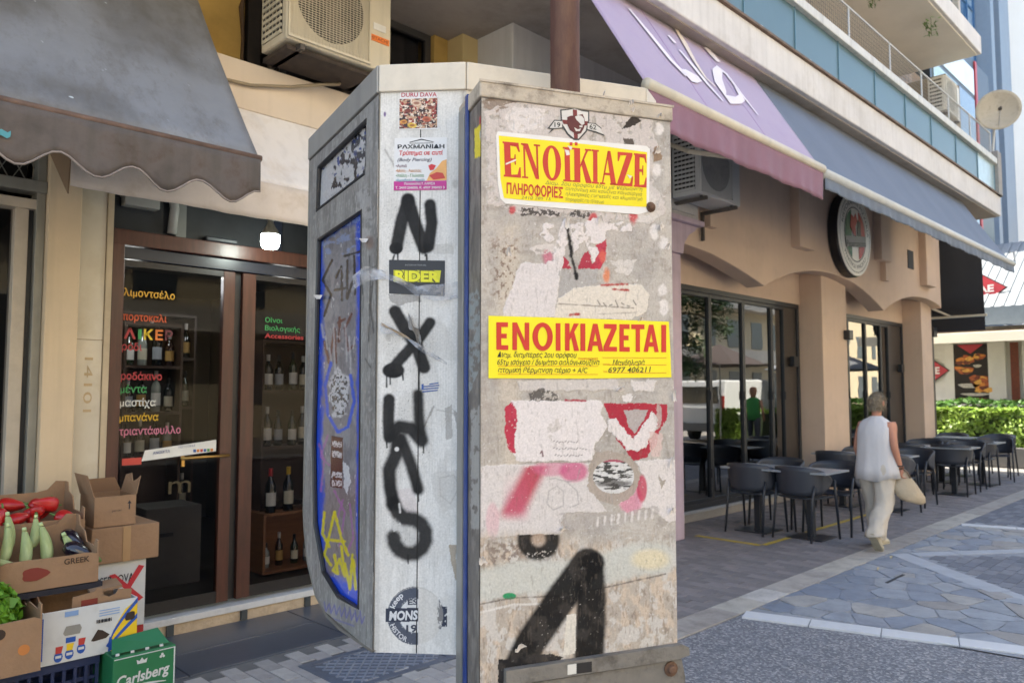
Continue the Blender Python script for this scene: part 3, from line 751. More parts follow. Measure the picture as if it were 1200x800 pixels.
# ================================================================== AWNINGS
def fabric(name, col, var=.1, stain=None, ss=2, sa=.5, streak=0, rough=.75, scale=2.5):
    return mat(name, col, rough, var, scale, .15, 25, stain=stain, stain_scale=ss, stain_amt=sa, streak=streak, sheen=.1)
def awning(lab, x0, x1, yt, zt, yb, zb, vh, m, mv, bar=None, wavy=0, nx=40, sag=.02, wave=.0, group=None, name='awning', smooth=True, side=None):
    t = thing(name, lab, 'awning', ((x0 + x1) / 2, yt, zb))
    P_ = []
    for j in range(13):
        k = j / 12
        P_.append([(x0 + (x1 - x0) * i / nx, yt + (yb - yt) * k, zt + (zb - zt) * k - sag * math.sin(math.pi * k) * (1 + .3 * math.sin(i * .7)) + wave * math.sin(i * 1.3 + j * .8) * math.sin(math.pi * k)) for i in range(nx + 1)])
    part('canopy', MB().grid(P_), m, t, smooth=smooth, solid=.006)
    if bar:
        part('front_bar', MB().tube([(x0 - .01, yb - .005, zb), (x1 + .01, yb - .005, zb)], bar[0], 10), bar[1], t, smooth=True)
    P_ = []
    n2 = nx * 3
    for j in range(7):
        k = j / 6; row = []
        for i in range(n2 + 1):
            xx = x0 + (x1 - x0) * i / n2
            h = vh + (wavy[0] * math.sin(2 * math.pi * (xx - wavy[2]) / wavy[1]) if wavy else 0)
            row.append((xx, yb - .02 + .012 * math.sin(xx * 9 + 1) * k + .006 * math.sin(xx * 31) * k, zb - (bar[0] * .6 if bar else 0) - h * k))
        P_.append(row)
    v = part('valance', MB().grid(P_), mv, t, smooth=True, solid=.004)
    if wavy:
        part('hem', MB().tube([P_[-1][i] for i in range(0, n2 + 1, 2)], .006, 5), mat('hem_tape', '8b8079', .7, .2), v, smooth=True)
    return t
purple = fabric('purple_canvas', 'a292aa', .05, scale=1.5, stain='8f7a9a', ss=1.5, sa=.4)
purv = fabric('plum_valance', '7f5a6a', .12)
cream_bar = mat('cream_bar', 'c8bda8', .5, .08, 5, streak=.1)
pa = awning('purple shop awning with white script lettering hanging above the air conditioner', 4.31, 7.16, 3.68, 4.83, 3.0, 3.72, .27, purple, purv, bar=(.045, cream_bar), sag=.0)
part('folding_arm', MB().tube([(4.5, 4.9, 4.3), (5.4, 4.0, 3.9), (4.7, 3.05, 3.70)], .022, 8), cream_bar, pa)
part('folding_arm', MB().tube([(6.9, 4.6, 4.3), (6.3, 3.9, 3.9), (6.9, 3.05, 3.70)], .022, 8), cream_bar, pa)
n_aw = Vector((0, -1.11, .68)).normalized() * 1  # outward normal of the canopy
n_aw = Vector((1, 0, 0)).cross(Vector((0, .68, 1.11)).normalized())
for xs_ in (5.2, 6.15):
    a_ = Vector((xs_, 3.68, 4.83)); b_ = Vector((xs_, 3.0, 3.72)); part('seam', MB().obox(a_ + n_aw * .0035, (.02, 0, 0), b_ - a_, n_aw * .0015), mat('purple_seam', '9c86a8', .8), pa)
wh = mat('white_lettering', 'ded6dc', .6, .05)
def aw_stroke(pts, w, m=wh, taper=None):
    P3 = [on_plane(a, b, (5, 3.0, 3.72), tuple(n_aw)) + n_aw * .014 for a, b in pts]
    mb = MB(); L = []; Rr = []
    for i, p in enumerate(P3):
        d = (P3[min(i + 1, len(P3) - 1)] - P3[max(i - 1, 0)]).normalized(); s_ = n_aw.cross(d)
        ww = (w[i] if isinstance(w, (list, tuple)) else w) * 1.35
        L.append(p - s_ * ww); Rr.append(p + s_ * ww)
    mb.grid([L, Rr]); part('letter_stroke', mb, m, pa)
aw_stroke([(736, 12), (760, 41), (785, 72), (803, 90)], [.015, .028, .03, .035])
aw_stroke([(803, 90), (809, 91), (819, 94)], [.05, .055, .02])
aw_stroke([(782, 43), (790, 52)], [.02, .028])
aw_stroke([(787, 29), (800, 50), (812, 72), (825, 92), (837, 103)], [.018, .035, .025, .018, .01], mat('cream_lettering', 'd8c9bb', .6))
aw_stroke([(795, 60), (812, 80), (828, 100), (846, 120)], [.015, .03, .025, .012])
aw_stroke([(826, 57), (834, 66), (841, 74)], [.05, .06, .045])
aw_stroke([(864, 119), (852, 118), (843, 103), (839, 88), (842, 82), (850, 88), (862, 104), (868, 116), (864, 119)], [.03, .05, .055, .045, .03, .025, .03, .03, .03])
aw_stroke([(852, 92), (865, 108), (887, 136)], [.012, .02, .01])
bluec = fabric('blue_grey_canvas', '566072', .08, scale=2, stain='4a5364', ss=1.2, sa=.4)
ba = awning('long blue grey awning with pale front bar over the tan restaurant front', 7.2, 14.5, 3.69, 4.83, 3.0, 3.69, .13, bluec, fabric('blue_grey_valance', '5b6574', .08), bar=(.05, mat('pale_bar', 'b9b8b2', .5, .08)), nx=70, sag=.03)
part('bar_end', MB().tube([(14.5, 3.0, 3.69), (14.62, 2.98, 3.72), (14.65, 3.0, 3.9), (14.6, 3.05, 3.9)], .015, 6), alu, ba)
greyc = fabric('grey_tarpaulin', '6d6e71', .28, stain='474443', ss=2.2, sa=.8, streak=.4, rough=.55, scale=2.2)
def tarp():
    m = greyc.copy(); m.name = 'stained_tarpaulin'; N = NT(m); b = N.n['Principled BSDF']; src = b.inputs['Base Color'].links[0].from_socket
    tc = N.new('ShaderNodeTexCoord'); v = N.new('ShaderNodeTexNoise'); v.inputs['Scale'].default_value = 11; v.inputs['Detail'].default_value = 2; N.link(tc.outputs['Object'], v.inputs[0])
    r = N.new('ShaderNodeMapRange'); r.inputs[1].default_value = .735; r.inputs[2].default_value = .76; N.link(v.outputs[0], r.inputs[0])
    k = N.new('ShaderNodeMix', data_type='RGBA'); N.link(r.outputs[0], k.inputs[0]); N.link(src, k.inputs[6]); k.inputs[7].default_value = (.55, .62, .64, 1)
    n2 = N.new('ShaderNodeTexNoise'); n2.inputs['Scale'].default_value = 1.1; n2.inputs['Detail'].default_value = 3; N.link(tc.outputs['Object'], n2.inputs[0])
    r2 = N.new('ShaderNodeMapRange'); r2.inputs[1].default_value = .5; r2.inputs[2].default_value = .62; r2.inputs[4].default_value = .6; N.link(n2.outputs[0], r2.inputs[0])
    n5 = N.new('ShaderNodeTexNoise'); n5.inputs['Scale'].default_value = 7; n5.inputs['Detail'].default_value = 9; n5.inputs['Roughness'].default_value = .75; mp5 = N.new('ShaderNodeMapping'); mp5.inputs['Scale'].default_value = (1, .5, .5); N.link(tc.outputs['Object'], mp5.inputs[0]); N.link(mp5.outputs[0], n5.inputs[0]); r5 = N.new('ShaderNodeMapRange'); r5.inputs[1].default_value = .5; r5.inputs[2].default_value = .75; r5.inputs[4].default_value = .85; N.link(n5.outputs[0], r5.inputs[0])
    k2 = N.new('ShaderNodeMix', data_type='RGBA'); N.link(r2.outputs[0], k2.inputs[0]); N.link(k.outputs[2], k2.inputs[6]); k2.inputs[7].default_value = (*lin('8b9099'), 1)
    k5 = N.new('ShaderNodeMix', data_type='RGBA'); N.link(r5.outputs[0], k5.inputs[0]); N.link(k2.outputs[2], k5.inputs[6]); k5.inputs[7].default_value = (*lin('5b5753'), 1); N.link(k5.outputs[2], b.inputs['Base Color']); return m
valm = fabric('stained_valance', '5b524d', .35, stain='46352a', ss=5, sa=.9, streak=.75, scale=5)
ga = awning('large stained dark grey awning with wavy valance in the upper corner over the produce', -1.2, 1.99, 5.0, 4.31, 4.0, 2.91, .225, tarp(), valm, wavy=(.045, .33, .085), nx=60, sag=.04, bar=(.018, mat('rusty_bar', '6a554a', .8, .3, 12)), wave=.004)
part('teal_mark', MB().grid([[(.70 + i * .012 + .004 * math.sin(j * 3), 3.973, 2.765 - j * .014 - .006 * math.sin(i * 2.1)) for i in range(9)] for j in range(3)]), mat('teal_spray', '4d8f97', .8), ga)
creamc = fabric('cream_canvas', 'e8e4e2', .04, stain='b8a284', ss=1.2, sa=.5, streak=.12, scale=1.2)
ca = awning('cream white fabric awning with sagging valance over the liquor shop door', 1.2, 4.3, 5.03, 3.60, 4.6, 2.96, .24, creamc, fabric('cream_valance', 'd6cbc0', .07, stain='a58f70', ss=1.5, sa=.6), nx=40, sag=.015, wave=.008, bar=(.008, creamc))
part('stained_side', MB().prism([(1.2, 4.58, 2.94), (1.2, 5.02, 3.58), (1.2, 5.02, 3.0), (1.2, 4.62, 2.68)], (.006, 0, 0)), fabric('brown_canvas', '7a6248', .2), ca, recalc=True)
ka = thing('awning', 'steep black awning with pale arms hanging at the far end of the restaurant', 'awning', (17.6, 5.5, 3))
bkc = fabric('black_canvas', '1f2026', .1)
part('canopy', MB().grid([[(17.3 + .6 * k, 4.1 + 3 * u + .12 * k, 4.75 - 1.55 * k - .05 * math.sin(3.1 * k)) for u in (0, .5, 1)] for k in (0, .25, .5, .75, 1)]), bkc, ka, solid=.006, smooth=True)
part('valance', MB().box(17.9, 17.91, 4.22, 7.2, 2.88, 3.16), bkc, ka)
part('front_bar', MB().tube([(17.9, 4.18, 3.19), (17.9, 7.2, 3.19)], .025, 8), cream_bar, ka)
part('folding_arm', MB().tube([(17.35, 5.6, 3.65), (17.87, 4.85, 3.2)], .022, 6), cream_bar, ka)
bxp('end_wall', 17.0, 17.3, 5.3, 12, 0, 5.2, terra, apt)
dp = thing('street_post', 'thin dark steel post with square head standing just past the last pillar', 'post', (17.35, 5.1, 0))
bxp('shaft', 17.31, 17.42, 5.05, 5.16, 0, 2.75, mat('brown_steel', '4d443f', .6), dp, bev=.004)
bxp('head', 17.25, 17.46, 4.99, 5.2, 2.75, 2.95, blk, dp, bev=.004)
# satellite dish on the balcony end
di = thing('satellite_dish', 'round weathered satellite dish on the end post of the blue balcony', 'satellite dish', (16.05, 3.5, 6.0))
dc = Vector((15.95, 3.42, 6.72)); dn = Vector((-.93, -.30, -.05)).normalized(); da = dn.orthogonal().normalized(); db = dn.cross(da); rings = []
for k in range(8):
    r_ = .36 * k / 7; rings.append([dc + (da * math.cos(t) + db * math.sin(t)) * max(r_, .002) + dn * (.09 * (k / 7) ** 2) for t in [i * math.pi / 16 for i in range(32)]])
part('reflector', MB().loft(rings, cap=False), mat('dish_paint', 'b5aa96', .6, .15, 6, stain='6e6455', stain_scale=6), di, smooth=True, solid=.01)
part('mast', MB().tube([(16.05, 3.55, 6.0), (16.05, 3.5, 6.55), (15.98, 3.45, 6.68)], .022, 8), alu, di)
part('feed_arm', MB().tube([dc + Vector((0, 0, -.34)), dc + dn * .4 + Vector((0, 0, -.06))], .01, 6), alu, di)
part('feed_horn', MB().tube([dc + dn * .36 + Vector((0, 0, -.06)), dc + dn * .46 + Vector((0, 0, -.06))], [.035, .02], 10), acd, di)

# ================================================================== TABLES AND CHAIRS
tabm = mat('table_top', '8f9499', .35, .06, 8, .03, 60); chm = mat('chair_plastic', '34373f', .45, .06, 8, .05, 120)
chleg = mat('chair_leg', '2d3037', .4, .06, 8)
_tb = {}
def table(lab, x0, y0, s=.62):
    if 't' not in _tb:
        t = thing('cafe_table', lab, 'table', (0, 0, 0), group='grey topped cafe tables outside the restaurant')
        part('tabletop', MB().box(-.31, .31, -.31, .31, .722, .742), tabm, t, bev=.004)
        part('post', MB().box(-.035, .035, -.035, .035, .012, .722), blk, t)
        part('base_plate', MB().box(-.2, .2, -.2, .2, 0, .012), blk, t, bev=.003)
        _tb['t'] = t; c = t
    else: c = copy_tree(_tb['t'])
    c.location = (x0 + s / 2, y0 + s / 2, .001); c['label'] = lab; return c
def mk_chair():
    t = thing('cafe_chair', 'c', 'chair', (0, 0, 0), group='dark armchairs at the cafe tables')
    # chair faces +x; seat, wrap-round back, four legs
    P_ = []
    for j in range(9):
        v = -1 + 2 * j / 8; row = []
        for i in range(9):
            u = i / 8; w = .235 * (1 - .12 * (1 - u)) ; row.append((-.2 + .43 * u, v * w, .445 + .012 * u - .018 * (1 - v * v) * (1 - (u - .4) ** 2) + (.02 * (1 - u) ** 4)))
        P_.append(row)
    part('seat', MB().grid(P_), chm, t, smooth=True, solid=.014)
    P_ = []
    n = 28
    for k in range(7):
        q_ = k / 6; row = []
        for i in range(n + 1):
            a = -1 + 2 * i / n      # -1..1 round the back
            th = a * 2.05; back = max(0, 1 - abs(a) ** 2.2)
            x = -.235 + .30 * (1 - math.cos(min(abs(th), 1.9))) * .78 + (max(0, abs(th) - 1.9) * .25)
            y = math.copysign(min(.27, .29 * math.sin(min(abs(th), 1.5708))), th) if th else 0
            ztop = .66 + .14 * back ** .8; zbot = .635 - .155 * back ** .6
            if abs(a) > .92: ztop -= .01
            row.append((x - .035 * q_ * back, y * (1 + .03 * q_), zbot + (ztop - zbot) * q_))
        P_.append(row)
    part('backrest', MB().grid(P_), chm, t, smooth=True, solid=.014)
    for sx, sy in ((-1, -1), (-1, 1), (1, -1), (1, 1)):
        if sx < 0: pts = [(-.255, sy * .235, 0), (-.20, sy * .222, .44), (-.17, sy * .235, .60)]
        else: pts = [(.245, sy * .27, 0), (.20, sy * .262, .44), (.155, sy * .272, .645)]
        part('leg', MB().tube(pts, [.012, .017, .015], 6), chleg, t, smooth=True)
    return t
_ch = mk_chair(); _first = [1]
def chair(x, y, rz, lab):
    c = _ch if _first[0] else copy_tree(_ch); _first[0] = 0
    c.location = (x, y, .002); c.rotation_euler = (0, 0, rz); c['label'] = lab; return c
TS = [((8.15, 3.45), 'cafe table closest to the kerb behind the two nearest chairs'), ((8.15, 4.08), 'cafe table against the windows behind the first chair back'),
      ((10.86, 3.56), 'cafe table just behind the walking woman'), ((10.86, 4.19), 'cafe table beside the tan pillar left of the walking woman'),
      ((13.32, 3.42), 'cafe table right of the handbag with wide pale top edge'), ((13.32, 4.05), 'cafe table in front of the second tan pillar'),
      ((15.05, 3.45), 'cafe table before the last near the hedge'), ((15.05, 4.1), 'cafe table tucked behind the far chairs by the second pillar'),
      ((16.4, 4.2), 'last cafe table beyond the second pillar facing the hedge')]
for (a, b), l in TS: table(l, a, b)
for x, y, rz, l in [(8.36, 4.38, -.03, 'nearest dark armchair beside the restaurant window with its back to us'), (8.38, 3.80, -.14, 'dark armchair with its back to us in front of the woman'),
    (8.98, 3.72, math.pi + .05, 'dark armchair facing us across the first table beside the woman'), (9.0, 4.4, math.pi, 'dark armchair half hidden behind the first table by the window'),
    (10.95, 4.45, 0, 'dark armchair against the first tan pillar'), (11.02, 3.78, -.1, 'dark armchair hidden behind the walking woman'),
    (11.95, 3.82, math.pi - .1, 'dark armchair directly behind the handbag'), (11.9, 4.5, math.pi, 'dark armchair between the handbag and the second window'),
    (13.60, 3.74, .1, 'dark armchair in mid row with its curved back to the street'), (13.5, 4.35, 0, 'dark armchair in mid row close to the window'),
    (14.45, 3.78, math.pi, 'dark armchair across the mid row table with pale inner back'), (14.4, 4.4, math.pi, 'dark armchair across the mid row table near the pillar'),
    (15.25, 3.8, 0, 'dark armchair in the far row seen from behind'), (15.2, 4.4, .05, 'dark armchair in the far row beside the second pillar'),
    (16.35, 3.78, math.pi + .25, 'dark armchair at the kerb end of the far row beside the planter'), (17.1, 4.7, math.pi, 'sunlit topped armchair near the hedge left one'), (17.3, 3.95, math.pi - .2, 'sunlit topped armchair near the hedge right one')]:
    chair(x, y, rz, l)

# ================================================================== HEDGE, PLANTER, FAR KIOSK, TOWER
def leafcloud(n, fn, size, asp=.5):
    mb = MB()
    for i in range(n):
        c, nr = fn()
        u = Vector((rnd.gauss(0, 1), rnd.gauss(0, 1), rnd.gauss(0, .8))).normalized(); nr = (nr + Vector((rnd.gauss(0, .5), rnd.gauss(0, .5), rnd.gauss(0, .5)))).normalized()
        u = (u - nr * u.dot(nr)).normalized() * size * rnd.choice([.5, .8, 1, 1.2, 1.7]); w = nr.cross(u) * asp
        mb.add([c - u, c + w * .9 - u * .1, c + u, c - w * .9 - u * .1], [(0, 1, 2, 3)])
    return mb
def leafmat(name, col, tr=.3, var=.35):
    m = bpy.data.materials.new(name); m.use_nodes = True; N = NT(m); b = N.n['Principled BSDF']
    oi = N.new('ShaderNodeNewGeometry'); mx = N.new('ShaderNodeMix', data_type='RGBA'); N.link(oi.outputs['Random Per Island'], mx.inputs[0])
    c = lin(col); mx.inputs[6].default_value = (*[v * (1 - var) for v in c], 1); mx.inputs[7].default_value = (*[v * (1 + var) for v in c], 1); N.link(mx.outputs[2], b.inputs['Base Color'])
    b.inputs['Roughness'].default_value = .5; o = N.n['Material Output']
    t = N.new('ShaderNodeBsdfTranslucent'); N.link(mx.outputs[2], t.inputs[0]); x = N.new('ShaderNodeMixShader'); x.inputs[0].default_value = tr
    N.link(b.outputs[0], x.inputs[1]); N.link(t.outputs[0], x.inputs[2]); N.link(x.outputs[0], o.inputs[0]); return m
leafy = leafmat('hedge_leaf', '7f9a40', .35, .55); leafd = leafmat('dark_leaf', '49702f', .3)
def hedge(lab, x0, x1, y0, y1, z0, z1, n, m, seed, size=.06, nm='hedge'):
    t = thing(nm, lab, 'hedge', ((x0 + x1) / 2, (y0 + y1) / 2, 0))
    def fn():
        x = rnd.uniform(x0, x1); y = rnd.uniform(y0, y1); h = z1 - .16 + .22 * float(fbm(np.array(x * 1.7 + seed), np.array(y * 1.7), seed))
        k = rnd.random()
        if k < .45: z = h - .06 * rnd.random(); nr = Vector((0, 0, 1))
        elif k < .85: z = rnd.uniform(z0, h); x = x0 + .18 * rnd.random() + .1 * math.sin(y * 5 + z * 4); nr = Vector((-1, 0, .3))
        else: z = rnd.uniform(z0, h); y = y0 + .15 * rnd.random(); nr = Vector((0, -1, .3))
        return Vector((x, y, z)), nr
    part('foliage', leafcloud(n, fn, size), m, t, kind='stuff')
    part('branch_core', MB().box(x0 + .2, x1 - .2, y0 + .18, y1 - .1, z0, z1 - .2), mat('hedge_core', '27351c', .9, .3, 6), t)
    return t
hedge('bright sunlit green hedge behind the far cafe tables', 19.5, 20.6, 2.6, 7.6, .35, 1.28, 9000, leafy, 3)
hedge('darker green hedge row behind the bright sunlit hedge', 22.6, 23.4, 1.5, 8.5, .3, 1.45, 6000, leafd, 8, nm='hedge')
pt = thing('planter', 'long dark grey planter box under the sunlit hedge', 'planter', (20, 5, 0))
part('trough', MB().box(19.3, 20.8, 2.5, 7.8, 0, .42), mat('planter_grey', '5c5a58', .7, .1, 4), pt, bev=.01)
wht = mat('white_boards', 'cfcbc2', .6, .05, 4); kiosk = thing('kiosk_building', 'white clapboard kiosk with corrugated roof and red diamond signs at the far end', 'building', (26, 6, 0))
bxp('wall', 25.0, 29, 2.0, 12, 0, 3.1, wht, kiosk)
for i in range(18): part('clapboard', MB().prism([(24.99, 6.95, .9 + i * .12), (24.96, 6.95, .9 + i * .12), (24.985, 6.95, 1.015 + i * .12)], (0, 2.5, 0)), wht, kiosk, recalc=True)
for (y0, y1) in ((6.72, 6.95), (5.42, 5.85), (4.9, 5.02)): bxp('corner_board', 24.93, 25.0, y0, y1, .0, 3.1, wht, kiosk)
bxp('rail_board', 24.935, 25.0, 5.85, 6.72, .0, 1.28, wht, kiosk)
pst = bxp('food_poster', 24.94, 24.985, 5.85, 6.72, 1.28, 3.0, mat('poster_black', '1e1715', .4, .3, 6), kiosk)
fd = [mat('food_%d' % i, c, .5, .35, 18) for i, c in enumerate(['c97c34', 'a8562c', 'd8a04a', 'b9b2a5', '6b3320'])]
for (yy, zz, a, b, k) in [(6.42, 2.52, .2, .13, 0), (6.45, 2.25, .22, .10, 1), (6.12, 2.36, .10, .05, 3), (6.05, 2.62, .14, .08, 1), (6.1, 1.98, .22, .13, 1), (6.0, 1.78, .24, .14, 0), (6.35, 1.8, .26, .08, 3), (6.2, 1.55, .34, .05, 3), (6.3, 1.42, .36, .05, 4)]:
    for q in range(9 if k < 3 else 1):
        a_, b_ = (a * .45, b * .5) if q else (a, b); y2, z2 = (yy + rnd.uniform(-.8, .8) * a, zz + rnd.uniform(-.8, .8) * b) if q else (yy, zz)
        part('printed_food', MB().prism([(24.936 - q * .0007, y2 + a_ * math.cos(t) * (1 + .25 * math.sin(3 * t + q)), z2 + b_ * math.sin(t) * (1 + .2 * math.cos(2 * t + q))) for t in [i * math.pi / 7 for i in range(14)]], (-.0005, 0, 0)), fd[k if not q else [2, 0, 1, 4, 2, 1, 0, 4, 2][q]], pst, recalc=True)
redm = mat('sign_red_diamond', 'b03640', .5, .06); ww = mat('sign_white', 'e0dcd8', .5)
part('red_flash', MB().prism([(24.93, 6.62, 2.98), (24.93, 5.95, 2.98), (24.93, 6.28, 2.72)], (-.003, 0, 0)), redm, pst, recalc=True)
bxp('door', 24.95, 24.99, 3.9, 4.85, .1, 3.0, mat('kiosk_door_dark', '25272a', .3), kiosk)
bxp('side_poster', 24.92, 24.94, 5.1, 5.3, 1.3, 3.0, fd[4], kiosk)
bxp('notice', 24.93, 24.948, 4.5, 4.68, 1.7, 2.3, ww, kiosk)
def diamond(lab, x, y, z, w, h, txt):
    t = thing('diamond_sign', lab, 'sign', (x, y, z - h))
    part('board', MB().prism([(x, y - w, z), (x, y, z + h), (x, y + w, z), (x, y, z - h)], (.04, 0, 0)), redm, t, recalc=True)
    part('border', MB().prism([(x + .01, y - w * 1.07, z), (x + .01, y, z + h * 1.07), (x + .01, y + w * 1.07, z), (x + .01, y, z - h * 1.07)], (.04, 0, 0)), mat('sign_border', '3a3234', .5), t, recalc=True)
    text('lettering', txt, (x, y + w * .25, z - .09), (0, -1, 0), (0, 0, 1), .2, ww, t, width=w * .85, bold=.03, off=.006)
    bxp('underline', x - .006, x - .002, y - w * .4, y + w * .2, z - .2, z - .18, ww, t)
diamond('red diamond sign with white letters on the corrugated roof', 24.9, 6.05 - .6 + .6, 4.55, .72, .5, 'TAE')
diamond('red diamond sign with white letters on the clapboard wall under the white awning', 24.9, 7.42, 2.25, .55, .42, 'TAE')
# roof
rf = part('roof', MB().prism([(24.2, 2.0, 3.95), (24.2, 2.0, 3.88), (28.0, 2.0, 6.2), (28.0, 2.0, 6.3)], (0, 10, 0)), mat('zinc', '70767c', .55, .1, 4, metal=.2, streak=.2), kiosk, recalc=True)
mb = MB()
d = Vector((3.8, 0, 2.35))
for i in range(40): mb.obox((24.19, 2.0 + i * .25, 3.956), d, (0, .07, 0), (-.006, 0, .010))
part('corrugation', mb, MC['zinc'], rf)
bxp('gutter', 24.0, 24.2, 2.0, 12, 3.45, 3.93, mat('gutter_grey', '4f5a66', .5), kiosk)
bxp('clerestory', 24.6, 25.0, 2.0, 12, 3.1, 3.45, mat('clerestory', 'a9a294', .6), kiosk)
bxp('blue_sign', 24.5, 24.6, 5.75, 6.35, 3.14, 3.36, mat('blue_sign', '2c4f8f', .5), kiosk)
for k in range(6): bxp('stacked_chair_slat', 24.5, 24.58, 4.6, 5.6, 3.12 + k * .055, 3.145 + k * .055, mat('slat_dark', '57524c', .6), kiosk)
wa = thing('awning', 'pale sunlit flat awning in front of the white clapboard kiosk', 'awning', (24, 6, 2.9))
part('canopy', MB().box(22.9, 24.9, 2, 9.0, 3.16, 3.2), fabric('white_canvas', 'ddd5c6', .04), wa)
part('valance', MB().box(22.88, 22.9, 2, 9.0, 2.93, 3.17), fabric('white_canvas', 'ddd5c6', .04), wa)
part('cassette', MB().box(24.3, 24.9, 2, 9.0, 3.2, 3.34), mat('cassette_brown', '5d4d45', .6), wa)
# glass tower
tw = thing('glass_tower', 'tall blue and white glass office tower rising beyond the balcony', 'building', (38, 12, 0))
tg = mat('tower_glass_pale', '8fa5ba', .1, .1, .3, spec=1); tg2 = mat('tower_glass_blue', '47688a', .1, .15, .3, spec=1); tm = mat('tower_mullion', '3d648c', .4)
tc_ = mat('tower_column', '7d8b9b', .5, .05)
part('core', MB().box(27.05, 37, 8.06, 20, 0, 60), tg2, tw)
for i in range(10):
    x0 = 27.1 + i * .98
    for j in range(14):
        z0 = 4 + j * 3.2
        bxp('glass_panel', x0, x0 + .9, 8.0, 8.05, z0, z0 + 3.1, [tg, tg, tg2][(i * 2 + (j // 3)) % 3], tw)
    bxp('mullion', x0 + .9, x0 + .98, 7.93, 8.05, 0, 60, tm, tw)
for j in range(15): bxp('spandrel', 27.1, 36.9, 7.96, 8.0, 3.9 + j * 3.2, 4.0 + j * 3.2, tm, tw)
for (a, b) in ((34.0, 34.5), (35.4, 37.0)): bxp('column', a, b, 7.4, 8.0, 0, 60, tc_, tw)
wb = thing('white_tower', 'bright white tall building at the far right edge', 'building', (46, 9, 0))
bxp('wall', 40, 52, 6.0, 20, 0, 55, mat('bright_white_render', 'd9dcdf', .7, .04, .5), wb)
for i in range(5):
    for j in range(12): bxp('window', 41 + i * 2.2, 42.2 + i * 2.2, 5.97, 6.0, 6 + j * 3.4, 8 + j * 3.4, tg2, wb)

# ================================================================== OTHER SIDE OF THE STREET (seen mirrored in the windows)
ob = thing('cream_building', 'sunlit cream apartment building across the street', 'building', (16, -17, 0))
obm = mat('sunlit_cream', 'cfc0a2', .8, .06, .6)
bxp('wall', -12, 95, -20, -15, 0, 15, obm, ob)
for i in range(33):
    for j in range(4): bxp('window', -10 + i * 3.1, -8.6 + i * 3.1, -15, -14.96, 1.2 + j * 3.4, 3.0 + j * 3.4, mat('far_window', '515a60', .2, .2, 1, spec=.8), ob)
for j in range(3): bxp('balcony', -10, 58, -15, -13.9, 3.6 + j * 3.4, 4.4 + j * 3.4, mat('far_balcony', 'd8cfc0', .7), ob)
vn = thing('parked_van', 'white van parked across the street', 'van', (24.5, -3, 0))
vw = mat('van_white', 'd6d8da', .3, .02, coat=.4)
part('body', MB().prism([(22.5, -3.9, .35), (22.35, -3.9, 1.1), (22.55, -3.9, 2.0), (25.4, -3.9, 2.05), (26.3, -3.9, 1.35), (27.2, -3.9, 1.15), (27.3, -3.9, .35)], (0, 1.8, 0)), vw, vn, bev=.06, recalc=True)
bxp('rear_window', 22.36, 22.44, -3.7, -2.3, 1.25, 1.8, mat('van_glass', '2a3034', .1, spec=.9), vn)
for yy in (-3.88, -2.22): bxp('tail_light', 22.32, 22.42, yy, yy + .12, .9, 1.5, mat('tail_red', '8f2020', .3), vn)
for xx in (23.3, 26.4):
    for yy in (-3.85, -2.3): part('wheel', MB().lathe((xx, yy, .33), [(.33, 0), (.33, .2)], 20, 'y'), blk, vn)
bxp('bumper', 22.28, 22.45, -3.85, -2.15, .35, .6, mat('bumper_grey', '55585c', .6), vn)
def parasol(x, y, lab, col, h=2.4, r_=1.5):
    t = thing('parasol', lab, 'parasol', (x, y, 0), group='parasols across the street')
    m = fabric('parasol_' + col, col, .08)
    part('canopy', MB().lathe((x, y, h), [(r_, 0), (r_ * .5, .32), (.05, .62)], 8, cap=False), m, t, solid=.01)
    part('pole', MB().tube([(x, y, 0), (x, y, h + .55)], .025, 8), alu, t)
    part('base', MB().lathe((x, y, 0), [(.3, 0), (.3, .08)], 16), blk, t)
parasol(20.6, -1.2, 'dark parasol across the street', '4a3f3d')
parasol(24.5, .6, 'grey parasol across the street', '6d6f75', 2.3, 1.6)
parasol(26.2, -.9, 'pale grey parasol across the street', '8e9299', 2.4, 1.6)
hedge('low green hedge across the street', 21.5, 29, -1.9, -1.2, .2, 1.1, 3500, leafy, 5)
def person_simple(x, y, lab, top_c, leg_c, h=1.75, rz=0):
    t = thing('person', lab, 'person', (x, y, 0), rz)
    def el(z, a, b, ox=0): return [Vector((ox + b * math.cos(q), a * math.sin(q), z)) for q in [i * math.pi / 6 for i in range(12)]]
    part('shirt', MB().loft([el(z, a, b) for z, a, b in ((.9, .17, .12), (1.1, .16, .11), (1.3, .2, .13), (1.42, .19, .11), (1.48, .07, .06))]), mat('shirt_' + top_c, top_c, .8), t, smooth=True, local=True)
    for s_ in (-1, 1):
        part('leg', MB().tube([(0, s_ * .09, .95), (.02, s_ * .1, .5), (0, s_ * .11, .05)], [.09, .065, .05], 10), mat('cloth_' + leg_c, leg_c, .8), t, smooth=True, local=True)
        part('arm', MB().tube([(0, s_ * .2, 1.4), (.02, s_ * .25, 1.12), (.1, s_ * .22, .88)], [.05, .04, .03], 8), mat('skin', 'b58468', .6, .05), t, smooth=True, local=True)
    part('head', MB().lathe((0, 0, 1.5), [(.05, -.05), (.05, .03), (.075, .08), (.085, .14), (.07, .22), (.02, .25)], 12), MC['skin'], t, smooth=True, local=True)
person_simple(18.6, .9, 'person in green shirt across the street', '3f8f4a', '3c3d42')
person_simple(22.3, 1.1, 'person in white top and orange skirt across the street', 'd8d6d2', 'c96a34')
